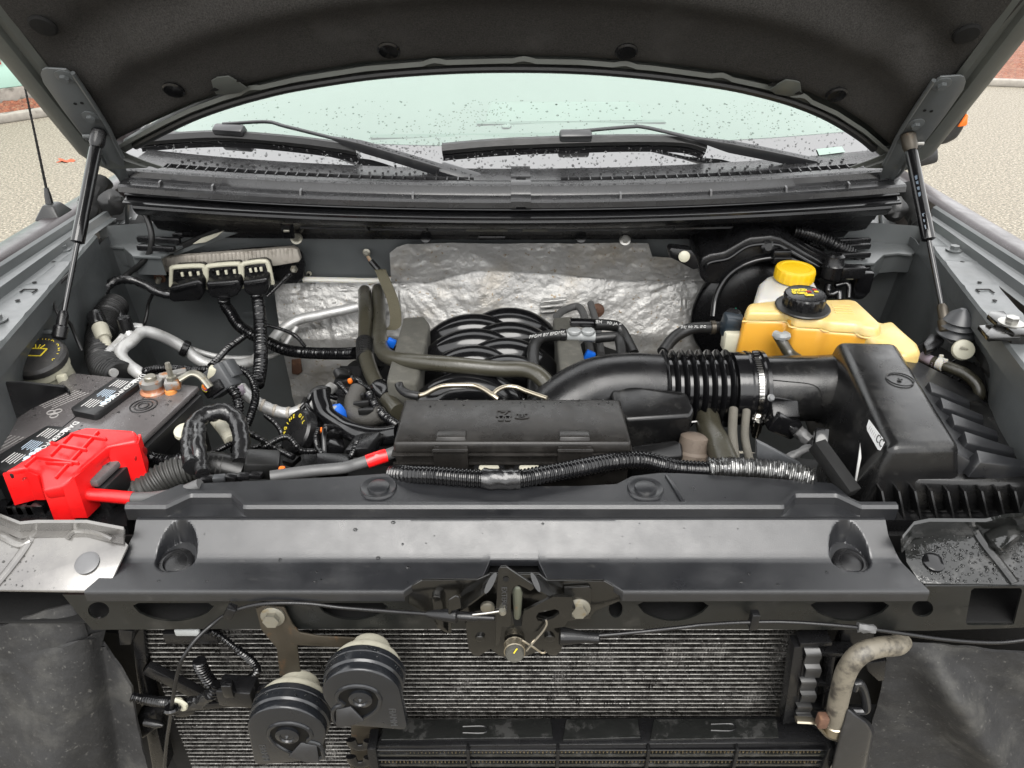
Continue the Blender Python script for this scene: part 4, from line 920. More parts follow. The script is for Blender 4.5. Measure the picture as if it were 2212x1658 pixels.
# ================================================================== front wiring
def loom(name, label, cat, P, r_, corr=(.005, .0009), m_='black_gloss', grp='wiring looms', seg=12, rough=0, par=None):
    bm = B(); tube(bm, P, r_, seg, .005, corr, rough)
    if par: return obj(name, bm, m_, par)
    return obj(name, bm, m_, label=label, cat=cat, group=grp, ang=50)
twf = thing('horn_wiring', 'black ribbed wiring loom with connectors looping in front of the condenser beside the horns', 'wiring', Y(q('E1', 1200, 950), .0), 'wiring looms')
loom('conduit', '', '', L('E1', 0, [(850, 850), (930, 868), (1030, 885, -.01), (1120, 890, -.02), (1210, 895, -.02), (1300, 880, -.02), (1370, 830, -.02), (1405, 770, -.015)]), .0066, par=twf)
loom('conduit', '', '', L('E1', .01, [(1290, 620), (1300, 660), (1340, 730), (1400, 800), (1440, 850)]), .0086, par=twf)
loom('conduit', '', '', L('E1', .02, [(1360, 425), (1440, 470), (1540, 550, .01), (1630, 620), (1665, 680), (1620, 730), (1540, 755), (1470, 770)]), .0048, par=twf)
bm = B(); tube(bm, L('E1', -.022, [(1220, 895), (1290, 885), (1360, 835)]), .0088, 12, .004, rough=.003); obj('tape_wrap', bm, 'tape', twf)
bm = B(); box(bm, Y(q('E1', 1545, 815), -.012), (.05, .03, .032), rotm('Z', -5), .003); obj('connector', bm, 'black_plastic', twf)
bm = B(); box(bm, Y(q('E1', 1480, 800), -.028), (.014, .012, .024), None, .002); obj('connector_latch', bm, 'black_gloss', twf)
bm = B(); tube(bm, L('E1', -.01, [(1610, 840), (1680, 800), (1740, 780)]), .004, 8); obj('lead', bm, 'black_gloss', twf)
bm = B(); box(bm, Y(q('E1', 1250, 445), .03), (.075, .02, .022), None, .003); obj('temperature_sensor', bm, 'black_plastic', twf)
bm = B(); box(bm, Y(q('E1', 1215, 432), .017), (.034, .006, .012), None, .002); obj('sensor_face', bm, 'grey_plastic', twf)
bm = B(); tube(bm, L('E1', -.032, [(1130, 872), (1170, 885), (1195, 905), (1190, 930)]), .004, 8, .003, rough=.002); obj('tie_tail', bm, 'ivory', twf)
bm = B(); lathe(bm, [(.009, -.003), (.0105, 0), (.009, .003)], Y(q('E1', 1110, 930), -.045), (0, .3, 1), 16); obj('cable_tie', bm, 'black_gloss', twf)

# ================================================================== felt air deflectors
def defl(f, nx, ny, label):
    bm = B(); grid(bm, nx, ny, f)
    for v in bm.verts: v.co += V((0, .0025 * noise.noise(v.co * 40), .0015 * noise.noise(v.co * 55)))
    thick(bm, .004); obj('air_deflector', bm, 'deflector', label=label, cat='air deflector', group='felt air deflectors', ang=60)
def fL(u, v):
    px = -160 + u * (168 + v * 0 + 160); top = 1345 - (px / 168) * 42 if px > 0 else 1345
    edge = [(0, 168, 1303), (.12, 178, 1345), (.22, 195, 1397), (.24, 225, 1385), (.5, 288, 1480), (.7, 297, 1550), (1, 330, 1700)]
    for a, b in zip(edge, edge[1:]):
        if v <= b[0]:
            t = (v - a[0]) / (b[0] - a[0]); ex = a[1] + (b[1] - a[1]) * t; ey = a[2] + (b[2] - a[2]) * t; break
    px = -200 + (ex + 200) * u; y0 = 1350 - 44 * max(0, px) / 168; 
    py = (1352 - 47 * max(0, min(1, px / 168)) if v == 0 else 0)
    ty = 1350 - 47 * max(0, min(1.0, px / max(ex, 1)))
    py = (1350 - 47 * max(0, px / 168) if px < 168 else 1303) * (1 - v) + v * 1700
    py = py * (1 - u ** 6) + ey * u ** 6
    dep = .0 + .03 * u - .035 * math.sin(u * 2.4) * v - .03 * math.exp(-((px - 120) / 70) ** 2) * v + .02 * math.exp(-((px - 210 - 60 * v) / 30) ** 2)
    return Y((px, py), dep)
defl(fL, 60, 50, 'mottled black felt air deflector beside the horn wiring')
def fR(u, v):
    edge = [(0, 1900, 1385), (.2, 1915, 1420), (.45, 1895, 1520), (.7, 1870, 1600), (1, 1850, 1700)]
    for a, b in zip(edge, edge[1:]):
        if v <= b[0]:
            t = (v - a[0]) / (b[0] - a[0]); ex = a[1] + (b[1] - a[1]) * t; ey = a[2] + (b[2] - a[2]) * t; break
    px = ex + (2420 - ex) * u; py = (1378 + 48 * u) * (1 - v) + 1700 * v; k = (1 - u) ** 6; py = py * (1 - k) + ey * k
    fold = math.exp(-((px - (1990 + 200 * v)) / 55) ** 2)
    dep = .04 - .06 * u - .045 * fold * min(1, v * 2.5)
    return Y((px, py), dep)
defl(fR, 60, 50, 'mottled black felt air deflector beside the tan cooler hose')
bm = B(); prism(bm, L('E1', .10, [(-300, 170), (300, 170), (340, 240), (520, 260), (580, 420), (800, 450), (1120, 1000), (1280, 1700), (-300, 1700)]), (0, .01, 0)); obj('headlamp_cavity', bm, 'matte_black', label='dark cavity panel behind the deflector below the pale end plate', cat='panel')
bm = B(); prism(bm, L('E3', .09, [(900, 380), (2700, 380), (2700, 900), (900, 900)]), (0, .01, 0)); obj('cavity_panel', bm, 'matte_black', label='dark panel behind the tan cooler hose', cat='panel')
# ------------------------------------------------------------------ right side: cooler bracket, hose, guard
tg_ = thing('cooler_bracket', 'black plastic grid bracket with three metal spring clips beside the tan hose', 'bracket', Y(q('E3', 850, 980), .02))
for a, b in (((745, 490), (670, 985)), ((780, 535), (715, 970)), ((770, 530), (1110, 550)), ((745, 725), (1010, 738)), ((730, 890), (900, 895)), ((955, 545), (900, 890)), ((745, 480), (950, 470)), ((1090, 560), (1000, 740))):
    bm = B(); bar(bm, Y(q('E3', *a), .018), Y(q('E3', *b), .018), .008 if a[0] != 745 or a[1] != 490 else .016, .022, (0, 1, 0), .001); obj('grid_bar', bm, 'black_plastic', tg_)
for x, y, h in ((842, 630, 95), (812, 805, 80), (785, 950, 60)):
    bm = B(); P = [Y(q('E3', x + (8 if i % 2 else -6), y - h + 2 * h * i / 4), .006 - .006 * (i % 2)) for i in range(5)]
    P = catmull(P, .003); rings = [[p + V((a, b, 0)) for a, b in ((-.0105, .0012), (-.0105, -.0012), (.0105, -.0012), (.0105, .0012))] for p in P]; loops(bm, rings); obj('spring_clip', bm, 'grey_plastic' if False else 'clip_steel', tg_)
bm = B(); prism(bm, L('E3', .03, [(1040, 420), (1250, 430), (1240, 560), (1100, 700), (960, 680), (1030, 500)]), (0, .02, 0), .004); obj('end_tank', bm, 'black_plastic', tg_)
bm = B(); prism(bm, L('E3', .02, [(1180, 640), (1320, 620), (1310, 750), (1270, 755), (1200, 690)]), (0, .02, 0), .002); obj('tab', bm, 'black_plastic', tg_)
thh = thing('cooler_hose', 'tan stained rubber cooler hose bent beside the grid bracket', 'hose', Y(q('E3', 980, 1060), -.02))
bm = B(); P = L('E3', -.03, [(1420, 490, .0), (1385, 520, -.01), (1270, 532, -.02), (1150, 575, -.03), (1065, 680), (1020, 830), (995, 960), (985, 1080, -.02)]); tube(bm, P, .0132, 18, .006); obj('hose_body', bm, 'tan_hose', thh)
bm = B(); a, b = Y(q('E3', 985, 1010), -.026), Y(q('E3', 978, 1085), -.022); d = (b - a).normalized(); lathe(bm, [(.0134, 0), (.0152, .001), (.0152, .022), (.0134, .023)], a, d, 24); obj('hose_clamp', bm, 'brass_line', thh)
bm = B(); box(bm, Y(q('E3', 905, 1005), -.035), (.014, .014, .022), None, .003); obj('clamp_screw', bm, 'rust', thh)
bm = B(); tube(bm, L('E3', -.028, [(735, 1000), (850, 1010), (890, 1050), (940, 1100), (1000, 1120)]), .006, 8, .004, flat=.5); obj('clamp_tail', bm, 'brass_line', thh)
tgd = thing('hose_guard', 'smooth dark grey plastic guard beside the tan hose end', 'guard', Y(q('E3', 1100, 1312), -.03))
bm = B(); frus(bm, [Y(q('E3', *p), -.045) for p in ((1065, 915), (1130, 975), (1200, 1020), (1232, 1075), (1170, 1350), (955, 1350), (1010, 1120))], [Y(q('E3', *p), .0) for p in ((1075, 900), (1140, 960), (1215, 1010), (1250, 1070), (1190, 1350), (955, 1350), (1000, 1120))], .006, 3); obj('shell', bm, 'satin_black', tgd)
bm = B(); tube(bm, L('E3', -.01, [(1110, 800), (1130, 760), (1165, 790), (1190, 890), (1180, 940), (1090, 945)]), .006, 10, .004); obj('guide_loop', bm, 'satin_black', tgd)
# ================================================================== firewall
tf = thing('firewall', 'grey painted sheet metal firewall at the back of the engine bay', 'firewall', (0, .97, .6))
FY = .978
bm = B(); grid(bm, 120, 50, lambda u, v: (lambda x, z: V((x, FY - .06 * max(0, (abs(x) - .62) / .3) + .004 * noise.noise(V((x * 5, z * 5, 0))), z)))(-.92 + 1.84 * u, .55 + .66 * v)); obj('panel', bm, 'bay_paint', tf, ang=60)
def fwrect(pts, m_='bay_paint', y=.970, name='stamped_relief', t='B1'):
    bm = B(); prism(bm, [Y(q(t, *p), y) for p in pts], (0, .006, 0), .0025); obj(name, bm, m_, tf)
fwrect([(1285, 700), (1640, 700), (1640, 740), (1300, 742)]); fwrect([(1300, 790), (1640, 790), (1640, 960), (1330, 960)])
fwrect([(1180, 660), (1210, 660), (1240, 900), (1210, 900)])
bm = B(); lathe(bm, [(.047, 0), (.047, .004), (.042, .007), (.012, .008)], Y(q('B1', 1040, 745), .968), (.1, -1, .1), 36); obj('grommet_plate', bm, 'foam_grey', tf)
bm = B(); lathe(bm, [(.006, 0), (.006, .003)], Y(q('B1', 2002, 450), .97), (0, -1, 0), 14); obj('hole_ring', bm, 'dirty_ivory', tf)
bm = B(); lathe(bm, [(.0035, 0), (.0035, .0035)], Y(q('B1', 2000, 455), .97), (0, -1, 0), 14); obj('hole', bm, 'matte_black', tf)
# heat shield
tsd = thing('heat_shield', 'crinkled silver foil heat shield on the firewall behind the engine', 'heat shield', Y((1150, 850), .93))
def crk(p, A, pts):
    n = .35 * noise.noise(p * 6) + .55 * abs(noise.noise(p * 11 + V((4, 1, 2)))) + .30 * abs(noise.noise(p * 24)) + .16 * abs(noise.noise(p * 52 + V((0, 7, 0)))) + .07 * abs(noise.noise(p * 110))
    for c, am in pts:
        d = p - c; a = math.atan2(d.z, d.x); rr = d.length
        n += am * abs(noise.noise(V((a * 6, rr * 2.5, c.x)))) * 1.6 * math.exp(-(rr / .12) ** 2) * 2
    return A * n
F1 = Y((852, 612), .93); F2 = Y((1480, 615), .93); F3 = Y((700, 640), .93); F4 = Y((1270, 640), .93)
def edge(pl, x):
    if x <= pl[0][0]: return pl[0][1]
    for a, b in zip(pl, pl[1:]):
        if x <= b[0]: return a[1] + (b[1] - a[1]) * (x - a[0]) / (b[0] - a[0])
    return pl[-1][1]
def fup(u, v):
    x0 = 842 + 4 * v; px = x0 + u * (1525 - x0)
    top = edge([(842, 545), (858, 532), (880, 524), (1400, 523), (1408, 552), (1450, 556), (1525, 556)], px); bot = edge([(842, 606), (930, 607), (990, 588), (1030, 580), (1200, 590), (1350, 603), (1525, 606)], px)
    p = Y((px, top + (bot - top) * v), .938 + .012 * v); return p + V((0, -crk(p, .013, [(F1, .08), (F2, .1)]), 0))
bm = B(); grid(bm, 170, 26, fup); thick(bm, .0012); obj('upper_foil', bm, 'foil', tsd, ang=22)
def flo(u, v):
    x0 = edge([(600, 592), (740, 612), (860, 640)], 600 + 260 * v); x1 = 1520; px = x0 + u * (x1 - x0); py = edge([(592, 612), (842, 598), (930, 590), (1030, 565), (1200, 572), (1350, 588), (1520, 592)], px); py = py + (880 - py) * v
    dep = .968 - .055 * min(1, v * 2.2)
    p = Y((px, py), dep); return p + V((0, -crk(p, .014, [(F1, .14), (F2, .12), (F3, .1), (F4, .06)]), 0))
bm = B(); grid(bm, 200, 90, flo); thick(bm, .0012); obj('lower_foil', bm, 'foil', tsd, ang=22)
bm = B(); tube(bm, L('D', .945, [(655, 603), (740, 605), (800, 606), (845, 603)]), .007, 8, .008); obj('foam_edge', bm, 'white_tank', tsd)
bm = B(); prism(bm, L('B1', .90, [(1885, 1010), (1945, 1005), (1955, 1090), (1930, 1110), (1888, 1105)]), (0, .006, 0), .003); obj('rust_spot_clip', bm, 'rust', tsd)
bm = B(); lathe(bm, [(.017, 0), (.016, .004), (.006, .007), (.005, .010)], Y(q('B2', 1655, 690), .91), (0, -1, .2), 24); obj('rusty_washer', bm, 'rust', tsd)
for i in range(3):
    bm = B(); tube(bm, L('B2', .915, [(1290, 635 + 32 * i), (1450 - 20 * i, 618 + 36 * i)]), .004, 8); obj('stamped_rib', bm, 'foil', tsd)

# ================================================================== engine mass
te = thing('engine_block', 'dark grimy engine block below the intake runners', 'engine', (-.05, .5, .6))
for nm, c, s, r_ in (('block', (-.03, .55, .82), (.40, .52, .26), 0), ('cylinder_head', (-.27, .54, .90), (.16, .48, .16), -22), ('cylinder_head', (.20, .56, .90), (.16, .46, .16), 22), ('front_cover', (-.02, .27, .86), (.62, .10, .30), 0)):
    bm = B(); box(bm, c, s, rotm('Y', r_), .02, 3); obj(nm, bm, 'matte_black', te)
bm = B(); box(bm, (0, .58, .5), (1.75, .9, .01)); obj('splash_tray', bm, 'matte_black', label='black splash tray under the engine', cat='tray')
for i in range(26):
    x = rnd.uniform(-.40, -.16); y = rnd.uniform(.3, .6); z = .985 - abs(x + .27) * .2
    bm = B(); box(bm, (x, y, z), (rnd.uniform(.02, .05), rnd.uniform(.02, .05), rnd.uniform(.01, .04)), rotm('Z', rnd.uniform(0, 90)), .003); obj('casting_boss', bm, rnd.choice(('black_plastic', 'matte_black', 'rubber')), te)
# ================================================================== intake manifold
ti = thing('intake_manifold', 'black plastic intake manifold with eight interlaced arched runners', 'intake manifold', (-.05, .6, .95))
def runner(peak, a, b, zp, name='runner', r_=.034):
    P = Z(q('B2', *peak), zp); A = Z(q('B2', *a), zp - .055); Bq = Z(q('B2', *b), zp - .055)
    A.y = P.y - .008; Bq.y = P.y - .008
    pts = []
    hw = max(abs(A.x - P.x), abs(Bq.x - P.x))
    for k in range(-10, 11):
        an = k / 10 * 1.75; x = P.x + (hw * 1.05 * math.sin(an) * (1 if abs(an) < 1.57 else 1)); z = zp - .033 - (1 - math.cos(an)) * .085
        pts.append(V((x, P.y + .004 * math.sin(an), z)))
    bm = B(); tube(bm, pts, r_, 18, .006); return obj(name, bm, 'black_gloss', ti)
for pk, a, b in (((1080, 682), (830, 830), (1330, 860)), ((850, 722), (590, 860), (1110, 860)), ((1080, 775), (820, 930), (1320, 930)), ((855, 818), (585, 960), (1110, 960)), ((1060, 880), (800, 1020), (1300, 1020)), ((850, 930), (600, 1060), (1110, 1060)), ((1070, 990), (820, 1130), (1310, 1130)), ((820, 1100), (540, 1240), (1130, 1240))):
    runner(pk, a, b, 1.095)
bm = B(); box(bm, (-.05, .58, .955), (.32, .40, .09), None, .03, 3); obj('plenum', bm, 'black_plastic', ti)
for x in (-.205, .105):
    for y in (.44, .52, .60, .68):
        bm = B(); box(bm, (x, y, .995), (.05, .045, .03), rotm('Y', -20 if x < 0 else 20), .006); obj('runner_flange', bm, 'black_gloss', ti)
        hexbolt(ti, (x + (-.02 if x < 0 else .02), y + .03, 1.005), (0, 0, 1), .006, 'steel')
# foam coil covers
for tg, top, lab in (('B2', [(400, 732), (535, 726), (572, 775), (505, 1110), (480, 1165), (290, 1140), (300, 1090)], 'olive grey foam block beside the twin heater hoses'), ('B2', [(1368, 735), (1498, 724), (1540, 860), (1575, 1000), (1440, 1100), (1415, 1080), (1395, 900)], 'olive grey foam block under the grey check valve')):
    T = [Z(q(tg, *p), 1.085) for p in top]; bm = B(); frus(bm, T, [p + V((0, -.004, -.12)) for p in T], .006, 3); o = obj('foam_block', bm, 'foam_grey', label=lab, cat='foam block', group='foam blocks beside the intake')
# ================================================================== heater hoses etc
def hose(name, label, P, r_, m_='olive_rubber', grp='hoses', cat='hose', seg=18, rough=0):
    bm = B(); tube(bm, P, r_, seg, .006, None, rough); return obj(name, bm, m_, label=label, cat=cat, group=grp, ang=60)
t1 = thing('heater_hose', 'olive black heater hose dropping straight down through a ribbed clamp', 'hose', Y(q('B2', 150, 900), .7), 'hoses')
bm = B(); tube(bm, [Y(q('B2', *p[:2]), p[2]) for p in ((152, 535, .99), (150, 590, .93), (155, 700, .82), (155, 850, .74), (150, 940, .68), (180, 1060, .60), (235, 1180, .52), (310, 1280, .46), (370, 1350, .42))], .0155, 18, .006); obj('hose_body', bm, 'olive_rubber', t1)
a, b = Y(q('B2', 150, 895), .705), Y(q('B2', 155, 1000), .645); d = (b - a).normalized()
for k in range(9):
    bm = B(); lathe(bm, [(.0158, -.001), (.0188, 0), (.0188, .004), (.0158, .005)], a + (b - a) * k / 8.0, d, 22); obj('clamp_ring', bm, 'rubber', t1)
a, b = Y(q('B2', 245, 1195), .512), Y(q('B2', 290, 1245), .48); d = (b - a).normalized()
bm = B(); lathe(bm, [(.0155, -.004), (.0195, 0), (.0195, .03), (.0175, .034), (.0175, .05)], a, d, 22); obj('coupling', bm, 'black_gloss', t1)
hose('heater_hose', 'olive black heater hose bending across the front of the intake runners', [Y(q('B2', *p[:2]), p[2]) for p in ((236, 530, .99), (238, 585, .93), (245, 750, .80), (250, 880, .68), (270, 960, .61), (340, 1005, .55), (480, 1022, .51), (700, 1040, .48), (1000, 1068, .465), (1180, 1072, .455), (1270, 1105, .44), (1340, 1180, .42), (1420, 1290, .39))], .0148)
t2 = thing('ground_strap', 'olive braided ground strap with a ring terminal bolted to the firewall', 'ground strap', Y(q('B2', 320, 800), .8))
bm = B(); P = catmull([Y(q('B2', *p[:2]), p[2]) for p in ((250, 425, .915), (290, 520, .88), (330, 620, .84), (350, 720, .80), (345, 790, .77), (310, 815, .76))], .006)
loops(bm, [[p + V((x, y, 0)) for x, y in ((-.0125, .002), (-.0125, -.002), (.0125, -.002), (.0125, .002))] for p in P]); obj('strap_braid', bm, 'strap', t2)
bm = B(); tube(bm, [Y(q('B2', 190, 370), .93), Y(q('B2', 240, 430), .92)], .007, 10, .004); obj('sleeve', bm, 'rubber', t2)
bm = B(); lathe(bm, [(.009, 0), (.009, .002), (.005, .003), (.005, .005), (.001, .005)], Y(q('B2', 162, 315), .965), (0, -1, .1), 20); obj('ring_terminal', bm, 'zinc', t2)
bm = B(); bar(bm, Y(q('B2', 170, 335), .942), Y(q('B2', 195, 385), .935), .009, .004, (0, 1, 0)); obj('lug', bm, 'zinc2', t2)
# check valve and small hoses
t3 = thing('check_valve', 'grey plastic check valve with black rubber hoses above the foam block', 'valve', Y(q('B2', 1550, 860), .62))
c = Y(q('B2', 1545, 855), .62); bm = B(); a, b = Y(q('B2', 1450, 850), .62), Y(q('B2', 1640, 858), .62); tube(bm, [a, b], .0105, 14); obj('valve_body', bm, 'grey_plastic', t3)
for x in (1505, 1595):
    bm = B(); lathe(bm, [(.0125, 0), (.0135, .002), (.0135, .006), (.012, .008)], Y(q('B2', x, 838), .618), (0, .1, 1), 18); obj('valve_dome', bm, 'grey_plastic', t3)
bm = B(); prism(bm, L('B2', .63, [(1480, 765), (1640, 768), (1642, 805), (1478, 800)]), (0, .022, 0), .004); obj('solenoid', bm, 'black_gloss', t3)
for P, r_ in (([(1240, 1280, .45), (1242, 1100, .50), (1240, 960, .555), (1262, 890, .59), (1320, 858, .61), (1450, 850, .62)], .0112), ([(1640, 870, .62), (1720, 862, .62), (1785, 862, .62), (1805, 905, .60), (1815, 1000, .57)], .010), ([(1635, 782, .64), (1720, 785, .65), (1790, 800, .66), (1840, 870, .64), (1890, 970, .60)], .0112)):
    bm = B(); tube(bm, [Y(q('B2', *p[:2]), p[2]) for p in P], r_, 16, .006); obj('rubber_hose', bm, 'rubber', t3)
for x in (1432,):
    bm = B(); a = Y(q('B2', 1415, 851), .618); lathe(bm, [(.0112, 0), (.0132, .001), (.0132, .010), (.0112, .011)], a, (1, 0, 0), 18); obj('hose_clamp', bm, 'black_plastic', t3)
hl = Y(q('B2', 1330, 846), .594); text('PPDM BY EPDM<', hl + V((0, -.004, .002)), Y(q('B2', 1420, 836), .60) - Y(q('B2', 1265, 858), .577), (0, -.3, 1), .0105, 'white_print', t3, .0003)
text('ƎH', Y(q('B2', 1665, 765), .622), (1, 0, -.02), (0, -.3, 1), .010, 'white_print', t3, .0003); text('9D JA >', Y(q('B2', 1765, 775), .628), (1, 0, -.12), (0, -.3, 1), .009, 'white_print', t3, .0003)
hose('vapour_hose', 'dark grey vapour hose arching down beside the rusty washer', [Y(q('B2', *p[:2]), p[2]) for p in ((1390, 730, .80), (1440, 690, .84), (1520, 665, .86), (1560, 700, .82), (1585, 800, .75), (1600, 900, .69), (1610, 980, .64))], .0085, 'grey_cable')
hose('vapour_hose', 'dark grey vapour hose passing straight behind the check valve', [Y(q('B2', *p[:2]), p[2]) for p in ((1612, 645, .86), (1640, 740, .80), (1665, 850, .73), (1680, 980, .65))], .0078, 'grey_cable')
for t, x, y, yy, s, lab in (('B2', 1605, 982, .63, .012, 'small blue clip below the grey check valve'), ('B2', 322, 900, .66, .011, 'small blue clip beside the twin heater hoses')):
    bm = B(); box(bm, Y(q(t, x, y), yy), (s * 1.6, s, s * 1.6), rotm('Y', 25), .002); obj('clip', bm, 'blue', label=lab, cat='clip', group='blue clips')
tfl = thing('fuel_line', 'bare metal fuel line with two curved branches behind the fuse box', 'fuel line', Y(q('B2', 700, 1250), .38))
bm = B(); tube(bm, [Y(q('B2', *p[:2]), p[2]) for p in ((420, 1225, .40), (480, 1240, .40), (540, 1232, .40), (600, 1200, .40), (660, 1180, .40), (760, 1175, .40), (860, 1178, .40), (920, 1200, .39), (980, 1240, .375), (1010, 1265, .37))], .0044, 14, .005); obj('pipe', bm, 'brass_line', tfl)
bm = B(); tube(bm, [Y(q('B2', *p[:2]), p[2]) for p in ((975, 1240, .38), (1010, 1205, .39), (1060, 1185, .40), (1130, 1188, .40), (1200, 1215, .39), (1330, 1260, .37))], .0042, 14, .005); obj('pipe', bm, 'brass_line', tfl)
bm = B(); tube(bm, [Y(q('B2', *p[:2]), p[2]) for p in ((370, 1165, .43), (385, 1200, .42), (430, 1230, .40), (500, 1245, .395))], .0075, 14, .005); obj('end_sleeve', bm, 'rubber', tfl)

# ================================================================== intake tube
AX = V((.0, .435, 1.082))
def pt(px): return px
xb0, xb1 = Y(q('B2', 2060, 1070), .435).x, Y(q('B3', 300, 1180), .435).x
tt = thing('intake_duct', 'black ribbed intake duct curving from the air filter box to the engine', 'intake duct', (.3, .435, .98))
E0 = V((xb0 + .005, .435, 1.082))
bm = B(); P = [E0, E0 + V((-.06, -.002, .004)), E0 + V((-.12, -.012, -.002)), E0 + V((-.18, -.04, -.03)), E0 + V((-.215, -.065, -.085)), E0 + V((-.225, -.075, -.16))]
tube(bm, P, .060, 32, .006, rf=lambda t: 1 - .03 * t); obj('elbow', bm, 'black_plastic', tt, ang=60)
bm = B(); prof = [(.056, 0)]
nb = 8; pb = (xb1 - xb0) / nb
for k in range(nb):
    o_ = k * pb; prof += [(.055, o_ + .02 * pb), (.055, o_ + .22 * pb), (.066, o_ + .42 * pb), (.0685, o_ + .55 * pb), (.066, o_ + .68 * pb), (.055, o_ + .90 * pb)]
prof += [(.056, xb1 - xb0)]
lathe(bm, prof, (xb0, .435, 1.082), (1, 0, 0), 48); obj('bellows', bm, 'black_gloss', tt, ang=70)
x2 = Y(q('B3', 398, 1180), .435).x; x3 = Y(q('B3', 470, 1180), .435).x; x4 = Y(q('B3', 515, 1180), .435).x
bm = B(); lathe(bm, [(.058, 0), (.064, .002), (.064, x2 - xb1 - .003), (.066, x2 - xb1), (.066, x2 - xb1 + .004), (.0635, x2 - xb1 + .005), (.0635, x3 - xb1), (.067, x3 - xb1 + .003), (.067, x4 - xb1 - .003), (.06, x4 - xb1)], (xb1, .435, 1.082), (1, 0, 0), 48); obj('cuff', bm, 'black_gloss', tt)
bm = B(); lathe(bm, [(.063, .006), (.0652, .007), (.0652, x3 - x2 - .004), (.063, x3 - x2 - .003)], (x2, .435, 1.082), (1, 0, 0), 48); cl = obj('hose_clamp', bm, 'chrome', tt)
sc_ = V(((x2 + x3) / 2 + .002, .435 - .064, 1.045)); bm = B(); tube(bm, [sc_ + V((0, -.004, .014)), sc_ + V((0, 0, -.02))], .006, 14); obj('clamp_screw', bm, 'chrome', cl)
bm = B(); box(bm, sc_ + V((0, .004, -.002)), (.018, .014, .026), None, .003); obj('clamp_housing', bm, 'chrome', cl)
for i in range(14):
    a = R(100 + i * 4.2); u = V((0, -math.sin(a), math.cos(a))) if False else V((0, math.cos(a), math.sin(a)))
    c = V(((x2 + x3) / 2, .435, 1.082)) + V((0, math.cos(a), math.sin(a))) * .0656
    bm = B(); bar(bm, c + V((-.005, 0, 0)), c + V((.005, 0, 0)), .0014, .0006, (0, math.cos(a), math.sin(a)), 0); obj('band_slot', bm, 'dark_print', cl)
bm = B(); box(bm, V(((x2 + x3) / 2, .435, 1.150)), (.012, .014, .010), None, .003); obj('cuff_key', bm, 'black_gloss', tt)
# MAF tube (part of air box) built with the air box below
# resonator
tr3 = thing('resonator', 'black moulded resonator box in the bend of the intake duct', 'resonator', Y(q('B2', 1950, 1420), .3))
f = lambda x, y, z: Z(q('B2', x, y), z)
top = [f(1735, 1215, 1.112), f(1770, 1180, 1.116), f(1850, 1172, 1.116), f(2190, 1205, 1.116), f(2240, 1215, 1.116), f(2290, 1330, 1.104), f(2270, 1375, 1.100), f(1840, 1400, 1.100), f(1800, 1350, 1.104)]
bot = [p + V((0, .02, -.09)) for p in top]
bm = B(); frus(bm, top, bot, .012, 4); obj('shell', bm, 'airbox', tr3, ang=40)
bm = B(); tube(bm, [Z(q('B2', *p), 1.062) for p in ((1845, 1445), (2000, 1445), (2200, 1420), (2300, 1408))], .0012, 6, .006); obj('seam_flash', bm, 'white_print', tr3)
bm = B(); frus(bm, [f(1870, 1560, 1.07), f(2160, 1520, 1.07), f(2210, 1540, 1.068), f(2215, 1640, 1.055), f(1880, 1670, 1.055)], [p + V((0, .01, -.06)) for p in [f(1870, 1560, 1.07), f(2160, 1520, 1.07), f(2210, 1540, 1.068), f(2215, 1640, 1.055), f(1880, 1670, 1.055)]], .008, 3); obj('lower_box', bm, 'airbox', tr3)

# ================================================================== fuse box
tfb = thing('fuse_box', 'black fuse box with two front latches and moulded symbols on its lid', 'fuse box', (0, .25, 1.03))
zl = 1.132
bl, brr, fr_, fl_ = Z((874, 861), zl), Z((1340, 861), zl), Z((1364, 955), zl - .004), Z((850, 955), zl - .004)
def lidpt(u, v): return (fl_.lerp(fr_, u)).lerp(bl.lerp(brr, u), v)
T = [fl_, fr_, brr, bl]
lo_ = [p + V((dx, dy, -.018)) for p, dx, dy in zip(T, (-.002, .002, .002, -.002), (-.003, -.003, .002, .002))]
bm = B(); frus(bm, T, lo_, .005, 3); lid = obj('lid', bm, 'lid_black', tfb)
yy = fl_.y - .0032; X0, X1 = fl_.x - .002, fr_.x + .002
bm = B(); box(bm, ((X0 + X1) / 2, (yy + bl.y) / 2, zl - .0235), (X1 - X0 + .004, bl.y - yy + .008, .003), None, .0012); obj('lid_rim', bm, 'lid_black', tfb)
bm = B(); frus(bm, [V((X0 + .002, yy + .001, zl - .0265)), V((X1 - .002, yy + .001, zl - .0265)), V((X1 - .002, bl.y, zl - .0265)), V((X0 + .002, bl.y, zl - .0265))], [V((X0 + .004, yy + .004, zl - .11)), V((X1 - .004, yy + .004, zl - .11)), V((X1 - .004, bl.y, zl - .11)), V((X0 + .004, bl.y, zl - .11))], .004); obj('base', bm, 'lid_black', tfb)
bm = B(); box(bm, ((X0 + X1) / 2, yy, zl - .040), (X1 - X0 + .002, .006, .004), None, .0015); obj('base_rim', bm, 'lid_black', tfb)
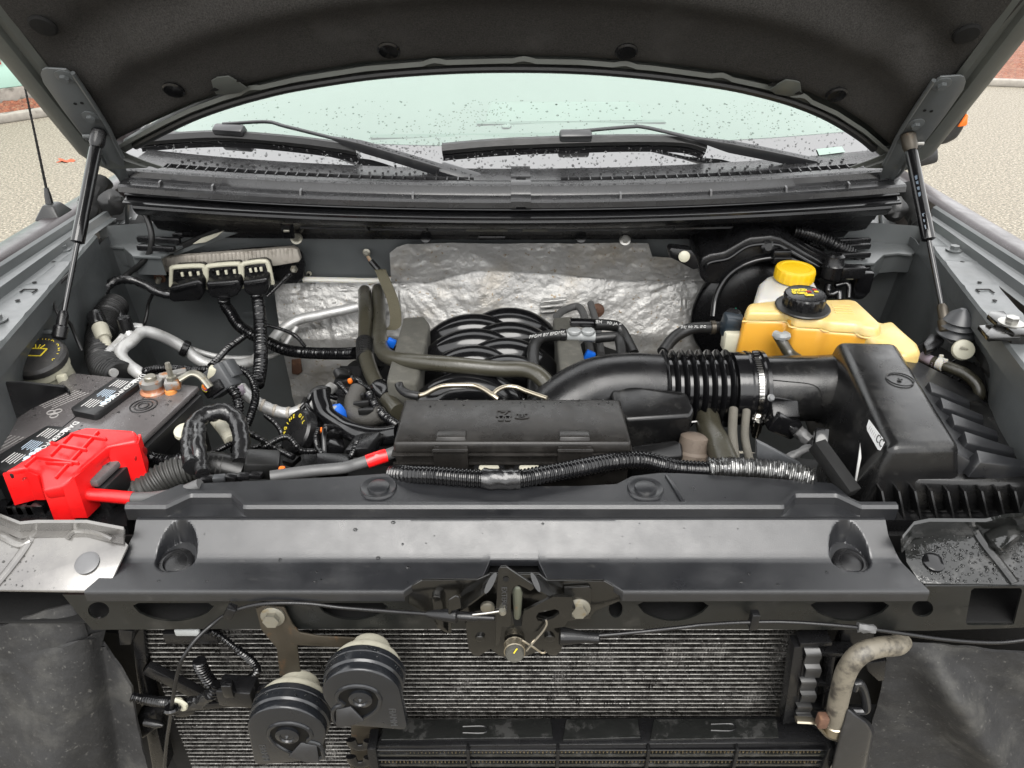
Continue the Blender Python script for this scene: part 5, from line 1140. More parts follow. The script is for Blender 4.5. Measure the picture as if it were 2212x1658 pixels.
for xa, xb in ((595, 820), (1395, 1625)):
    a, b = Y(q('C2', xa, 150), yy).x, Y(q('C2', xb, 150), yy).x
    bm = B(); frus(bm, [V((a + .004, yy + .010, zl + .001)), V((b - .004, yy + .010, zl + .001)), V((b - .004, yy + .03, zl + .0005)), V((a + .004, yy + .03, zl + .0005))], [V((a, yy - .003, zl - .025)), V((b, yy - .003, zl - .025)), V((b, yy + .03, zl - .025)), V((a, yy + .03, zl - .025))], .002); obj('latch_pocket', bm, 'lid_black', tfb)
    m_ = (a + b) / 2
    bm = B(); frus(bm, [V((m_ - .025, yy - .008, zl - .010)), V((m_ + .025, yy - .008, zl - .010)), V((m_ + .025, yy + .002, zl - .008)), V((m_ - .025, yy + .002, zl - .008))], [V((m_ - .026, yy - .010, zl - .06)), V((m_ + .026, yy - .010, zl - .06)), V((m_ + .026, yy, zl - .06)), V((m_ - .026, yy, zl - .06))], .002); lt = obj('latch', bm, 'lid_black', tfb)
    bm = B(); box(bm, (m_, yy - .009, zl - .0105), (.052, .006, .004), None, .0015); obj('latch_lip', bm, 'lid_black', lt)
# moulded symbols
def emb(pts, closed=True, r_=.0009):
    P = [lidpt(*p) + V((0, 0, .0005)) for p in pts]
    if closed: P.append(P[0])
    bm = B()
    for a, b in zip(P, P[1:]): bar(bm, a, b, .0022, .0018, off=0)
    obj('moulded_symbol', bm, 'lid_black', tfb)
U = lambda x, y: ((x - 340 - (410 - 340) * (1545 - y) / 285) / (1535 - 145 * (1545 - y) / 285), (1545 - y) / 285)
for pts in ([(1005, 1345), (1098, 1345), (1098, 1385), (1002, 1385)], [(1020, 1385), (1045, 1385), (1045, 1410), (1018, 1410)], [(1062, 1385), (1088, 1385), (1090, 1410), (1062, 1410)]): emb([U(*p) for p in pts])
emb([U(1030, 1352), U(1075, 1352), U(1040, 1380), U(1085, 1380)], False)
for pts in ([(1128, 1366), (1164, 1370), (1164, 1398), (1125, 1393)], [(1164, 1370), (1205, 1364), (1210, 1391), (1164, 1398)]): emb([U(*p) for p in pts])
text('EB', lidpt(*U(1166, 1381)) + V((0, 0, .001)), (1, 0, 0), (0, 1, 0), .011, 'lid_black', tfb, .0008)
for x in (890, 1150):
    bm = B(); c = Y(q('C2', x + 65, 275), .185); box(bm, c, (.045, .012, .010), None, .003); obj('mounting_clip', bm, 'black_plastic', tfb)
    bm = B(); box(bm, c + V((0, -.004, .003)), (.03, .012, .010), None, .003); obj('clip_pad', bm, 'dirty_ivory', tfb)
smp = []
for i in range(70): smp.append((lidpt(rnd.random(), .8 + .2 * rnd.random()), V((0, 0, 1)), rnd.uniform(.0008, .0022)))
drops(tfb, smp)
# big loom along the front
tlm = thing('front_loom', 'thick ribbed black loom lying in front of the fuse box, silver wrapped at one end', 'wiring', Z(q('C2', 1100, 340), 1.09), 'wiring looms')
zz = 1.108
loom('conduit', '', '', [Z(q(*p[:3]), p[3]) for p in (('C2', 330, 305, 1.09), ('C2', 430, 308, 1.103), ('C2', 600, 312, zz), ('C2', 800, 328, zz), ('C2', 1000, 338, zz), ('C2', 1150, 335, zz), ('C2', 1350, 300, zz), ('C2', 1550, 262, zz), ('C2', 1750, 225, 1.105), ('C2', 1950, 215, 1.10), ('C2', 2080, 245, 1.095), ('C3', 0, 270, 1.09), ('C3', 180, 280, 1.09))], .0128, (.0056, .00085), par=tlm, seg=20)
bm = B(); tube(bm, [Z(q('C2', *p), 1.109) for p in ((915, 333), (1000, 338), (1160, 335))], .0148, 18, .004, rough=.0022); obj('tape_wrap', bm, 'tape', tlm)
loom('silver_wrap', '', '', [Z(q(*p[:3]), 1.098) for p in (('C3', 165, 262), ('C3', 300, 262), ('C3', 480, 270), ('C3', 650, 292), ('C3', 850, 335))], .0145, (.006, .001), m_='foil_wrap', par=tlm, seg=18, rough=.003)
# ================================================================== battery
BZ = 1.09
tb = thing('battery', 'black twelve volt battery with two labelled vent caps and a rusty terminal', 'battery', Z(q('B1', 600, 1300), .9))
bc = [Z(q('B1', *p), BZ) for p in ((510, 1058), (900, 1100), (1285, 1172), (880, 1590), (700, 1800), (-150, 1800), (-330, 1590), (0, 1440))]
bc[0] = Z(q('B1', 490, 1070), BZ)
rl, rrr = Z(q('B1', 470, 1090), BZ), Z(q('B1', 1290, 1175), BZ); ex = (rrr - rl); ex.z = 0; wl_ = ex.length; ex.normalize(); ey = V((ex.y, -ex.x, 0))   # ey points to the front
def bp(a, b, z=0): return rl + ex * a * wl_ + ey * b + V((0, 0, z))
LB = .272
T = [bp(0, 0), bp(1, 0), bp(1, LB), bp(0, LB)]
bm = B(); frus(bm, T, [p + V((0, 0, -.012)) for p in T], .004); obj('top_plate', bm, 'battery_top', tb)
T2 = [bp(.012, .004, -.012), bp(.988, .004, -.012), bp(.988, LB - .004, -.012), bp(.012, LB - .004, -.012)]
bm = B(); frus(bm, T2, [p + V((0, 0, -.19)) for p in T2], .004); obj('case', bm, 'battery_case', tb)
bm = B(); bar(bm, bp(1.006, .01, -.03), bp(1.006, LB, -.03), .012, .035); obj('side_ledge', bm, 'battery_case', tb)
for a in (.42,):
    bm = B(); bar(bm, bp(a, .008, .0004), bp(a, LB - .01, .0004), .0016, .0016, off=0); obj('moulded_line', bm, 'battery_case', tb)
def capz(pts, name):
    P = [Z(q('B1', *p), BZ + .012) for p in pts]
    bm = B(); frus(bm, P, [p + V((0, 0, -.013)) for p in P], .0025); return obj(name, bm, 'battery_case', tb), P
c1, P1_ = capz([(745, 1122), (872, 1130), (898, 1162), (640, 1352), (605, 1365), (470, 1338), (456, 1318)], 'vent_cap')
c2_, P2_ = capz([(300, 1432), (425, 1440), (450, 1475), (120, 1720), (60, 1740), (-80, 1700), (-90, 1670)], 'vent_cap')
def label_lines(par, A, Bq, C_, n, m_, seed, head=None):
    """rows of fine print between A (start), Bq (line end), C_ (down): the label is read from the far side"""
    r2 = random.Random(seed); dl = Bq - A; dn = (C_ - A) / n; bm = B()
    for i in range(n):
        t = .02; stop = r2.uniform(.75, .98)
        while t < stop:
            wv = r2.uniform(.02, .07); h = dn * .32
            a = A + dl * t + dn * (i + .3); b = A + dl * min(stop, t + wv) + dn * (i + .3)
            prism(bm, [a, b, b + h, a + h], (0, 0, .0004)); t += wv + .015
    obj('fine_print', bm, m_, par, kind='stuff')
for cp, t in ((c1, [(884, 1152), (630, 1338), (480, 1312), (756, 1130)]), (c2_, [(440, 1468), (118, 1708), (-60, 1690), (306, 1440)])):
    z = BZ + .0128
    A = Z(q('B1', *t[0]), z); E_ = Z(q('B1', *t[1]), z); D_ = Z(q('B1', *t[3]), z)
    rt = (E_ - A).normalized(); up = -(D_ - A)
    text('DANGER/POISON', A + (E_ - A) * .30 + (D_ - A) * .10, rt, up, .0135, 'white_print', cp, .0003)
    bm = B(); c = A + (E_ - A) * .015 + (D_ - A) * .10; s = .006; un = up.normalized(); prism(bm, [c - rt * s - un * s * .8, c + rt * s - un * s * .8, c + un * s], (0, 0, .0004)); obj('warning_triangle', bm, 'white_print', cp)
    for k, (w1, n1, m_) in enumerate(((0, 5, 'white_print'), (.34, 6, 'blue_white'), (.68, 5, 'white_print'))):
        a0 = A + (E_ - A) * (w1 + .03) + (D_ - A) * .30; label_lines(cp, a0, a0 + (E_ - A) * .27, a0 + (D_ - A) * .60, n1, m_, 5 + k)
    for k in range(3):
        bm = B(); lathe(bm, [(.0048, 0), (.0048, .0005)], A + (E_ - A) * (.55 + .11 * k) + (D_ - A) * .16, (0, 0, 1), 16); obj('hazard_symbol', bm, 'blue_white', cp)
def gl(t, n, seed):
    z = BZ + .0006; A, E_, D_ = [Z(q('B1', *p), z) for p in t]; label_lines(tb, A, E_, D_, n, 'grey_print', seed)
gl(((590, 1225), (300, 1350), (480, 1205)), 5, 11); gl(((170, 1510), (-60, 1640), (40, 1490)), 5, 12)
z = BZ + .0008
for dx, dy in ((0, 0), (45, -8), (20, 22)):
    bm = B(); c = Z(q('B1', 330 + dx, 1350 + dy), z); tube(bm, [c + V((.006 * math.cos(a), .006 * math.sin(a), 0)) for a in [k * .7 for k in range(10)]], .0011, 5, .003); obj('recycling_mark', bm, 'grey_print', tb)
c = Z(q('B1', 930, 1308), BZ)
for r_ in (.021, .014, .008):
    bm = B(); u_ = [c + V((r_ * math.cos(k * .2618), r_ * math.sin(k * .2618), .0006)) for k in range(25)]; tube(bm, u_, .0012, 6, .003); obj('moulded_ring', bm, 'battery_case', tb)
# negative post and clamp
tcn = thing('battery_clamp', 'corroded lead battery clamp with an upright bolt and orange rust', 'battery clamp', Z(q('B1', 1000, 1230), BZ))
c = Z(q('B1', 998, 1215), BZ)
bm = B(); lathe(bm, [(.022, 0), (.022, .003), (.017, .006), (.016, .012)], c, (0, 0, 1), 26); obj('post_base', bm, 'copper', tcn)
bm = B(); lathe(bm, [(.0155, .012), (.0185, .013), (.0185, .023), (.0155, .024)], c, (0, 0, 1), 26); obj('clamp_ring', bm, 'lead', tcn)
bm = B(); lathe(bm, [(.0105, .022), (.0098, .030), (.008, .0315), (.001, .0315)], c, (0, 0, 1), 24); obj('post', bm, 'zinc', tcn)
bm = B(); bar(bm, c + V((.008, .012, .020)), c + V((.05, .03, .022)), .016, .012, off=.003); obj('clamp_arm', bm, 'lead', tcn)
b_ = Z(q('B1', 1120, 1165), BZ + .014); bm = B(); box(bm, b_, (.026, .022, .018), rotm('Z', 15), .004); obj('bolt_block', bm, 'lead', tcn)
bm = B(); lathe(bm, [(.009, 0), (.009, .007), (.005, .008), (.005, .022), (.006, .023), (.0045, .033)], b_ + V((0, 0, .008)), (0, 0, 1), 6); obj('clamp_bolt', bm, 'zinc', tcn)
bm = B(); tube(bm, [b_ + V((.012, .0, .008)), b_ + V((.03, .012, .014)), b_ + V((.045, .012, .008)), b_ + V((.06, .005, -.01))], .008, 10, .004, flat=.55); obj('cable_lug', bm, 'zinc', tcn)
bm = B(); lathe(bm, [(.010, 0), (.0095, .006), (.004, .008)], b_ + V((-.004, -.006, -.014)), (0, 0, 1), 12); obj('rust_bloom', bm, 'orange_rust', tcn)
smp = [(bp(rnd.uniform(.03, .97), rnd.uniform(.01, .3)), V((0, 0, 1)), rnd.choice((.0008, .0012, .0018, .0028))) for i in range(150)]
drops(tb, smp)
# red terminal cover
trc = thing('terminal_cover', 'bright red plastic cover over the battery positive terminal', 'terminal cover', Z(q('C1', 400, 500), .98))
def C1z(x, y, z): return Z(q('C1', x, y), z)
zt1 = 1.132
top = [C1z(20, 290, 1.105), C1z(240, 165, 1.112), C1z(480, 20, zt1), C1z(560, 0, zt1), C1z(860, 18, 1.128), C1z(892, 45, 1.122), C1z(880, 95, 1.118), C1z(690, 125, 1.118), C1z(540, 250, 1.116), C1z(470, 318, 1.114), C1z(400, 395, 1.100), C1z(275, 410, 1.100), C1z(255, 300, 1.104), C1z(170, 262, 1.106)]
bm = B(); frus(bm, top, [p + V((0, .004, -.02)) for p in top], .005, 3); obj('top_shell', bm, 'red_plastic', trc)
# skirts
def skirt(pts, zt, zb, m_='red_plastic', name='skirt', tk=.004):
    A = [C1z(x, y, zt_) for (x, y), zt_ in zip(pts, zt)]
    bm = B(); loops(bm, [A, [p.copy() + V((0, -.003, -(h))) for p, h in zip(A, zb)]], closed=False, cap=False); thick(bm, tk); obj(name, bm, m_, trc)
skirt([(22, 295), (170, 270), (258, 305)], (1.10, 1.10, 1.10), (.055, .052, .042))
skirt([(275, 400), (410, 390)], (1.098, 1.098), (.075, .075))
skirt([(410, 392), (470, 322), (545, 255), (620, 180)], (1.098, 1.112, 1.112, 1.112), (.05, .07, .07, .06))
skirt([(618, 182), (695, 128)], (1.112, 1.114), (.055, .035))
skirt([(695, 126), (880, 98), (894, 48)], (1.114, 1.115, 1.118), (.07, .062, .05))
for a, b in (((470, 45), (330, 185)), ((640, 30), (360, 330)), ((160, 255), (240, 190)), ((470, 45), (690, 80)), ((330, 105), (560, 150)), ((210, 190), (510, 235)), ((300, 232), (470, 240))):
    bm = B(); za, zb = [1.106 + .0262 * max(0, min(1, (p[0] + (300 - p[1])) / 800)) for p in (a, b)]; bar(bm, C1z(*a, za + .0035), C1z(*b, zb + .0035), .0035, .006, off=.0008); obj('moulded_rib', bm, 'red_plastic', trc)
bm = B(); box(bm, C1z(862, 90, 1.108) + V((.004, -.004, -.012)), (.014, .005, .018), rotm('Z', 40)); obj('window_slot', bm, 'rust', trc)
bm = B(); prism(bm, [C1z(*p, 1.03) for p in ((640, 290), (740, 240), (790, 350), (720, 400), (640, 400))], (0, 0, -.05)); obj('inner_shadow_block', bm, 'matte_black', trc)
tpc = thing('positive_cable', 'battery cable with a red sleeve leaving the red terminal cover', 'cable', C1z(700, 460, 1.06))
P = [C1z(*p) for p in ((415, 425, 1.075), (520, 430, 1.072), (640, 440, 1.07), (860, 460, 1.068), (1000, 455, 1.07), (1150, 430, 1.085), (1300, 370, 1.10))]
bm = B(); tube(bm, P[3:], .0088, 14, .006); obj('cable', bm, 'grey_cable', tpc)
bm = B(); tube(bm, P[1:4], .0095, 16, .006); obj('red_sleeve', bm, 'red_plastic', tpc)
bm = B(); tube(bm, P[:2], .0125, 16, .006); obj('boot', bm, 'rubber', tpc)
bm = B(); tube(bm, [P[1] - V((.004, 0, 0)), P[1] + V((.012, 0, 0))], .0112, 16, .004, rough=.002); obj('orange_tape', bm, 'orange', tpc)
bm = B(); lathe(bm, [(.013, 0), (.013, .012), (.009, .014)], C1z(872, 165, 1.09), (1, -.3, -.2), 16); obj('grommet', bm, 'red_dark', trc)

# ================================================================== washer filler
tw2 = thing('washer_filler', 'ivory washer filler neck with a black cap and yellow print', 'washer filler', Z(q('B1', 300, 1170), 1.03))
c = Z(q('B1', 262, 1020), 1.115); axw = V((.05, -.28, 1)).normalized()
bm = B(); lathe(bm, [(.040, -.12), (.040, -.02), (.043, -.016), (.043, 0), (.038, .002)], c, axw, 32); obj('neck', bm, 'ivory', tw2)
bm = B(); lathe(bm, [(.046, .0), (.047, .003), (.047, .012), (.043, .018), (.030, .021), (.002, .0225)], c, axw, 36); cap_ = obj('cap', bm, 'cap_black', tw2)
for dx in (-.03, .03):
    bm = B(); box(bm, c + V((dx * 1.4, -.02, -.03)), (.016, .012, .03), None, .003); obj('neck_rib', bm, 'ivory', tw2)
u, v, a = frame(axw)
def arc_text(s, c, axis, r_, a0, a1, size, m_, par, flip=False):
    u = V((1, 0, 0)); u = (u - axis * u.dot(axis)).normalized(); v = axis.cross(u)
    for i, ch in enumerate(s):
        if ch == ' ': continue
        an = R(a0 + (a1 - a0) * i / max(1, len(s) - 1)); rad = u * math.cos(an) + v * math.sin(an)
        tg = axis.cross(rad) * (-1 if a1 < a0 else 1); text(ch, c + rad * r_, tg, rad * (1 if a1 < a0 else -1), size, m_, par, .0003)
cc = c + a * .0222
arc_text('WASHER FLUID', c + a * .0195, a, .034, 215, 65, .011, 'yellow_print', cap_)
arc_text('ONLY', c + a * .0195, a, .034, 40, -20, .011, 'yellow_print', cap_)
for pts in ([(-.012, -.008), (.012, -.008), (.016, .010), (-.016, .010)],):
    bm = B(); P = [cc + u * x + v * y for x, y in pts]; P.append(P[0])
    for x_, y_ in zip(P, P[1:]): bar(bm, x_, y_, .002, .001, off=0)
    for k in (-1, 0, 1): bar(bm, cc + u * .003 * k + v * .010, cc + u * .008 * k + v * .020, .0016, .001, off=0)
    obj('windscreen_symbol', bm, 'yellow_print', cap_)
bm = B(); tube(bm, [Y(q('B1', *p[:2]), p[2]) for p in ((290, 950, .50), (265, 900, .53), (240, 870, .55), (205, 800, .58))], .010, 10, .005); obj('vent_pipe', bm, 'rubber', tw2)
bm = B(); prism(bm, [Y(q('B1', *p), .57) for p in ((195, 780), (225, 810), (262, 830), (258, 865), (225, 880), (205, 840))], (.0, .008, 0), .002); obj('pipe_bracket', bm, 'dirty_ivory', tw2)

# ================================================================== tray beside battery
bm = B(); P = [(-200, 1140), (0, 1150), (150, 1148), (420, 1175), (440, 1200)]
zf = lambda x: 1.16 - .06 * max(0, min(1, x / 430))
loops(bm, [[Z(q('B1', x, y), zf(x)) for x, y in P], [Z(q('B1', x, y + 14), zf(x) - .002) for x, y in P], [Z(q('B1', x, y), zf(x)) + V((0, -.02, -.25)) for x, y in P]], closed=False, cap=False); thick(bm, .003); obj('duct_panel', bm, 'black_plastic', label='black plastic side panel behind the battery below the washer filler', cat='panel')
# ================================================================== engine computer
tec = thing('engine_computer', 'flat metal engine computer with three ivory connectors on the firewall', 'engine computer', Y(q('B1', 1450, 500), .93))
Ye = .915
bm = B(); prism(bm, L('B1', .925, [(1000, 350), (1300, 322), (1650, 290), (1900, 278), (1950, 320), (1970, 400), (1965, 480), (1920, 520), (1780, 500), (1000, 470)]), (0, .015, 0), .004); obj('backing_bracket', bm, 'black_plastic', tec)
bm = B(); prism(bm, L('B1', Ye - .012, [(985, 375), (1005, 352), (1640, 304), (1890, 283), (1925, 296), (1945, 360), (1935, 380), (1785, 405), (1540, 428), (1330, 440), (1000, 450), (988, 430)]), (0, .018, 0), .004); obj('cover_plate', bm, 'ecm_plate', tec)
for i in range(34):
    x = 1030 + i * 26; y0 = 352 - (x - 1000) * .075
    bm = B(); bar(bm, Y(q('B1', x, y0 + 4), Ye - .0125), Y(q('B1', x + rnd.uniform(-3, 6), y0 + rnd.uniform(45, 85)), Ye - .0125), .0028, .0016, (0, 1, 0), 0); obj('fin_ridge', bm, 'ecm_plate', tec)
bm = B(); prism(bm, L('B1', Ye - .0135, [(1255, 395), (1620, 368), (1625, 382), (1270, 410)]), (0, .001, 0)); obj('label_strip', bm, 'white_print', tec)
conn = [((1110, 425), (1130, 410), (1300, 402), (1325, 425), (1340, 520), (1110, 545)), ((1340, 425), (1360, 402), (1535, 388), (1555, 410), (1565, 545), (1345, 560)), ((1570, 400), (1590, 385), (1700, 372), (1735, 390), (1765, 520), (1575, 540))]
for pts in conn:
    P = L('B1', Ye - .040, pts); ins = sum(P, V()) / len(P)
    bm = B(); tube(bm, [P[0], P[1], P[2], P[3], P[4]], .0055, 10, .004); s_ = obj('connector_frame', bm, 'ivory', tec)
    bm = B(); tube(bm, [P[5] + V((0, 0, .004)), P[0], P[1]], .0045, 10, .004); obj('frame_side', bm, 'ivory', s_)
    bm = B(); prism(bm, P, (0, .03, 0), .003); obj('socket', bm, 'black_plastic', s_)
    for k in range(6):
        c = P[1].lerp(P[2], (k + .7) / 6.5) + V((0, -.004, -.012 - .004 * (k % 2))); bm = B(); box(bm, c, (.006, .005, .01), None, .001); obj('frame_tooth', bm, 'ivory' if k % 2 else 'black_gloss', s_)
    bm = B(); c = P[5].lerp(P[4], .5) + V((0, -.004, .018)); box(bm, c, (.05, .012, .010), None, .002); obj('lock_lever', bm, 'black_gloss', s_)
for pts, n_ in (([(1095, 545), (1290, 495), (1312, 520), (1318, 590), (1290, 632), (1115, 640), (1090, 620)], ''), ([(1330, 515), (1545, 495), (1562, 560), (1530, 600), (1500, 612), (1375, 615), (1345, 580)], ''), ([(1570, 505), (1730, 480), (1738, 550), (1725, 590), (1610, 598), (1580, 570)], '')):
    P = L('B1', Ye - .07, pts); bm = B(); frus(bm, P, [p + V((0, .05, .01)) for p in P], .005, 3); pl_ = obj('plug', bm, 'black_plastic', tec)
    bm = B(); bar(bm, P[0].lerp(P[1], .1) + V((0, -.002, -.008)), P[0].lerp(P[1], .9) + V((0, -.002, -.008)), .004, .006); obj('plug_rib', bm, 'black_gloss', pl_)
hexbolt(tec, Y(q('B1', 1035, 470), Ye - .01), (-.3, -.9, -.2), .009, 'rust', flange=1.7)
bm = B(); tube(bm, L('B1', Ye - .03, [(1030, 480), (1020, 510)]), .006, 10); obj('stud', bm, 'zinc', tec)
bm = B(); lathe(bm, [(.008, 0), (.009, .005), (.007, .012), (.004, .015)], Y(q('B1', 1905, 420), Ye - .02), (.1, -1, .1), 6); obj('ground_nut', bm, 'zinc', tec)
# harness looms of the left bay: (label, radius, material, corrugated, path)
def BL_(pts): return [Y(q(*p[:3]) if isinstance(p[0], str) else q('B1', p[0], p[1]), p[-1]) for p in pts]
CO = (.0056, .0011)
LM = [
 ('thick ribbed loom from the middle computer plug to the heater hoses', .0165, 'black_gloss', CO, [(1450, 590, .85), (1455, 650, .85), (1490, 700, .84), (1540, 780, .82), (1620, 840, .80), (1720, 890, .79), (1850, 945, .77), (2000, 965, .75), (2211, 970, .72), ('B2', 90, 966, .70)]),
 ('thick ribbed loom dropping from the last computer plug behind the battery', .0175, 'black_gloss', CO, [(1660, 590, .85), (1672, 640, .84), (1682, 750, .78), (1690, 900, .70), (1685, 1050, .62), (1665, 1170, .56)]),
 ('taped loom looping from the first computer plug towards the black duct', .0125, 'tape', None, [(1100, 590, .855), (1020, 570, .85), (940, 525, .85), (860, 495, .85), (780, 490, .85), (710, 520, .84), (680, 580, .82), (700, 650, .79), (760, 700, .76), (790, 760, .73)]),
 ('thin black lead hanging from the cowl corner to the taped loom', .0085, 'rubber', None, [(905, -10, .90), (925, 40, .89), (965, 130, .88), (982, 220, .87), (965, 320, .865), (910, 390, .86), (840, 445, .86), (775, 500, .85)]),
 ('ribbed branch loom slanting down to the battery clamp connector', .0085, 'black_gloss', (.0045, .0008), [(1585, 855, .80), (1530, 895, .76), (1470, 940, .71), (1410, 1005, .65), (1365, 1050, .60)]),
 ('thin ribbed loop beside the thick looms in front of the foil', .0055, 'black_gloss', (.004, .0006), [(1725, 785, .77), (1800, 805, .77), (1880, 835, .77), (1930, 870, .76), (1975, 925, .75)]),
 ('thin black lead from the computer ground nut to the plug', .006, 'black_gloss', (.004, .0005), [(1885, 450, .88), (1840, 490, .87), (1780, 550, .86), (1730, 600, .855)]),
 ('thin black lead hanging down beside the grommet plate', .005, 'rubber', None, [(985, 590, .87), (960, 650, .87), (950, 720, .86), (930, 790, .84), (915, 840, .80)]),
 ('ribbed loom running along the back edge of the battery', .009, 'black_gloss', (.0045, .0009), [(930, 1090, .50), (1000, 1070, .50), (1100, 1065, .50), (1250, 1075, .49), (1400, 1070, .49), (1500, 1060, .50), (1590, 1090, .50), (1640, 1160, .49), (1655, 1250, .47), (1630, 1350, .44), (1600, 1430, .42)]),
 ('ribbed loom below the grey harness connector', .012, 'black_gloss', CO, [(1490, 1180, .46), (1525, 1230, .45), (1545, 1300, .44), (1540, 1360, .43)]),
 ('taped wiring arch rising beside the battery', .0185, 'tape', None, [(1250, 1700, .20), (1230, 1600, .24), (1235, 1500, .28), (1265, 1420, .31), (1320, 1375, .33), (1390, 1350, .34), (1450, 1345, .345), (1510, 1375, .34), (1550, 1440, .32), (1565, 1540, .29), (1560, 1680, .25)]),
 ('taped lead dropping straight from the wiring arch to the striped hose', .014, 'tape', None, [(1290, 1450, .28), (1285, 1560, .235), (1300, 1680, .21), (1310, 1750, .19)]),
 ('ribbed lead from the red cover to the wiring arch', .0115, 'black_gloss', CO, [('C1', 890, 165, .265), ('C1', 960, 190, .265), ('C1', 1060, 215, .26), ('C1', 1140, 215, .255), ('C1', 1190, 190, .25), ('C1', 1210, 130, .26)]),
 ('thin ribbed lead crossing the dark gap below the silver hose', .006, 'black_gloss', (.004, .0006), [(1720, 1370, .52), (1790, 1430, .47), (1830, 1500, .42), (1850, 1570, .38), (1800, 1570, .37), (1650, 1600, .34)]),
 ('ribbed lead beside the oil filler', .0065, 'black_gloss', (.004, .0006), [('C1', 2060, 10, .36), ('C1', 2045, 80, .34), ('C1', 2070, 150, .31), ('C1', 2120, 195, .29), ('C1', 2211, 215, .28), ('C2', 60, 190, .28), ('C2', 100, 100, .31)]),
 ('ribbed looms bundle beside the braided sleeve', .010, 'black_gloss', (.0045, .0009), [('B2', 180, 1230, .46), ('B2', 235, 1330, .42), ('B2', 300, 1390, .39), ('B2', 370, 1440, .37)]),
]
for lab, r_, m_, cr, pts in LM:
    loom('wiring_loom', lab, 'wiring', BL_(pts), r_ * .74, cr, m_, rough=(.0028 if m_ == 'tape' else 0), seg=14)
# grey harness connector
tgc = thing('harness_connector', 'dark grey harness connector with an ivory tab behind the battery clamp', 'connector', Y(q('B1', 1420, 1200), .48))
M_ = rotm('Y', -35) @ rotm('X', -25)
bm = B(); box(bm, Y(q('B1', 1425, 1140), .475), (.055, .035, .05), M_, .005); obj('body', bm, 'conn_grey', tgc)
bm = B(); box(bm, Y(q('B1', 1475, 1085), .485), (.035, .028, .035), M_, .004); obj('cap', bm, 'conn_grey', tgc)
bm = B(); box(bm, Y(q('B1', 1375, 1100), .47), (.014, .014, .03), rotm('Y', 20), .003); obj('ivory_tab', bm, 'ivory', tgc)
bm = B(); box(bm, Y(q('B1', 1390, 1195), .455), (.04, .016, .02), M_, .003); obj('lower_latch', bm, 'black_plastic', tgc)
for k, m_ in enumerate(('orange', 'purple', 'yellow_print')):
    bm = B(); tube(bm, [Y(q('B1', 1330 - k * 8, 1150 + k * 12), .46), Y(q('B1', 1315, 1185 + k * 8), .45), Y(q('B1', 1335, 1205 + 4 * k), .445)], .0022, 6, .004); obj('wire', bm, m_, tgc)
# AC lines
tac = thing('refrigerant_pipe', 'fat bare aluminium refrigerant pipe bending from the battery to the firewall', 'pipe', Y(q('B1', 900, 1090), .5), 'refrigerant pipes')
bm = B(); tube(bm, BL_([(930, 1120, .50), (890, 1088, .51), (830, 1045, .54), (785, 990, .57), (795, 935, .59), (850, 890, .61), (895, 845, .635), (940, 828, .65), (1000, 840, .66), (1100, 882, .68), (1200, 940, .69), (1270, 1000, .69), (1340, 1035, .69), (1430, 1048, .70), (1540, 1042, .72), (1640, 1015, .75), (1700, 960, .79), (1760, 885, .83), (1830, 810, .86), (1930, 752, .88), (2080, 718, .885), (2211, 690, .89), ('B2', 110, 665, .90)]), .0118, 18, .006); obj('tube', bm, 'alu', tac)
bm = B(); lathe(bm, [(.015, -.006), (.017, -.004), (.017, .006), (.015, .008)], Y(q('B1', 1195, 935), .688), (.8, .1, -.5), 18); obj('clip_band', bm, 'black_plastic', tac)
bm = B(); tube(bm, BL_([(850, 870, .62), (830, 830, .625), (820, 800, .63)]), .009, 12); obj('service_port', bm, 'alu', tac)
bm = B(); p = BL_([(822, 812, .63)])[0]; lathe(bm, [(.0135, 0), (.014, .004), (.0125, .03), (.010, .032), (.002, .032)], p + V((0, 0, -.006)), (-.05, .1, 1), 18); obj('port_cap', bm, 'black_plastic', tac)
tac = thing('refrigerant_pipe', 'thin aluminium refrigerant pipe with an ivory service port', 'pipe', Y(q('B1', 700, 1080), .5), 'refrigerant pipes')
bm = B(); tube(bm, BL_([(740, 1095, .49), (690, 1068, .51), (660, 1035, .53), (665, 995, .55), (700, 960, .57), (760, 905, .60), (800, 860, .62), (850, 800, .65), (920, 800, .66)]), .008, 14, .005); obj('tube', bm, 'alu', tac)
bm = B(); tube(bm, BL_([(1240, 940, .71), (1330, 970, .72), (1450, 995, .73), (1600, 1000, .75), (1750, 990, .79), (1820, 945, .82), (1880, 860, .85), (1920, 800, .87)]), .006, 12, .005); obj('tube', bm, 'alu', tac)
a, b = BL_([(620, 730, .66), (715, 975, .58)]); d = (b - a).normalized()
for s0, s1, r1, m_, nm in ((-.006, .026, .016, 'black_plastic', 'port_cap'), (.028, .062, .0155, 'dirty_ivory', 'port_sleeve'), (.062, .11, .010, 'dirty_ivory', 'port_stem')):
    bm = B(); lathe(bm, [(r1 * .9, s0), (r1, s0 + .003), (r1 * .95, s1 - .003), (r1 * .85, s1)], a, d, 16); obj(nm, bm, m_, tac)
bm = B(); tube(bm, BL_([(745, 660, .80), (700, 720, .75), (670, 800, .70), (655, 900, .64), (660, 1000, .58), (700, 1080, .53), (780, 1120, .5)]), .027, 22, .008, (.008, .0022)); obj('corrugated_duct', bm, 'rubber', label='fat black corrugated duct behind the service ports', cat='duct', ang=50)
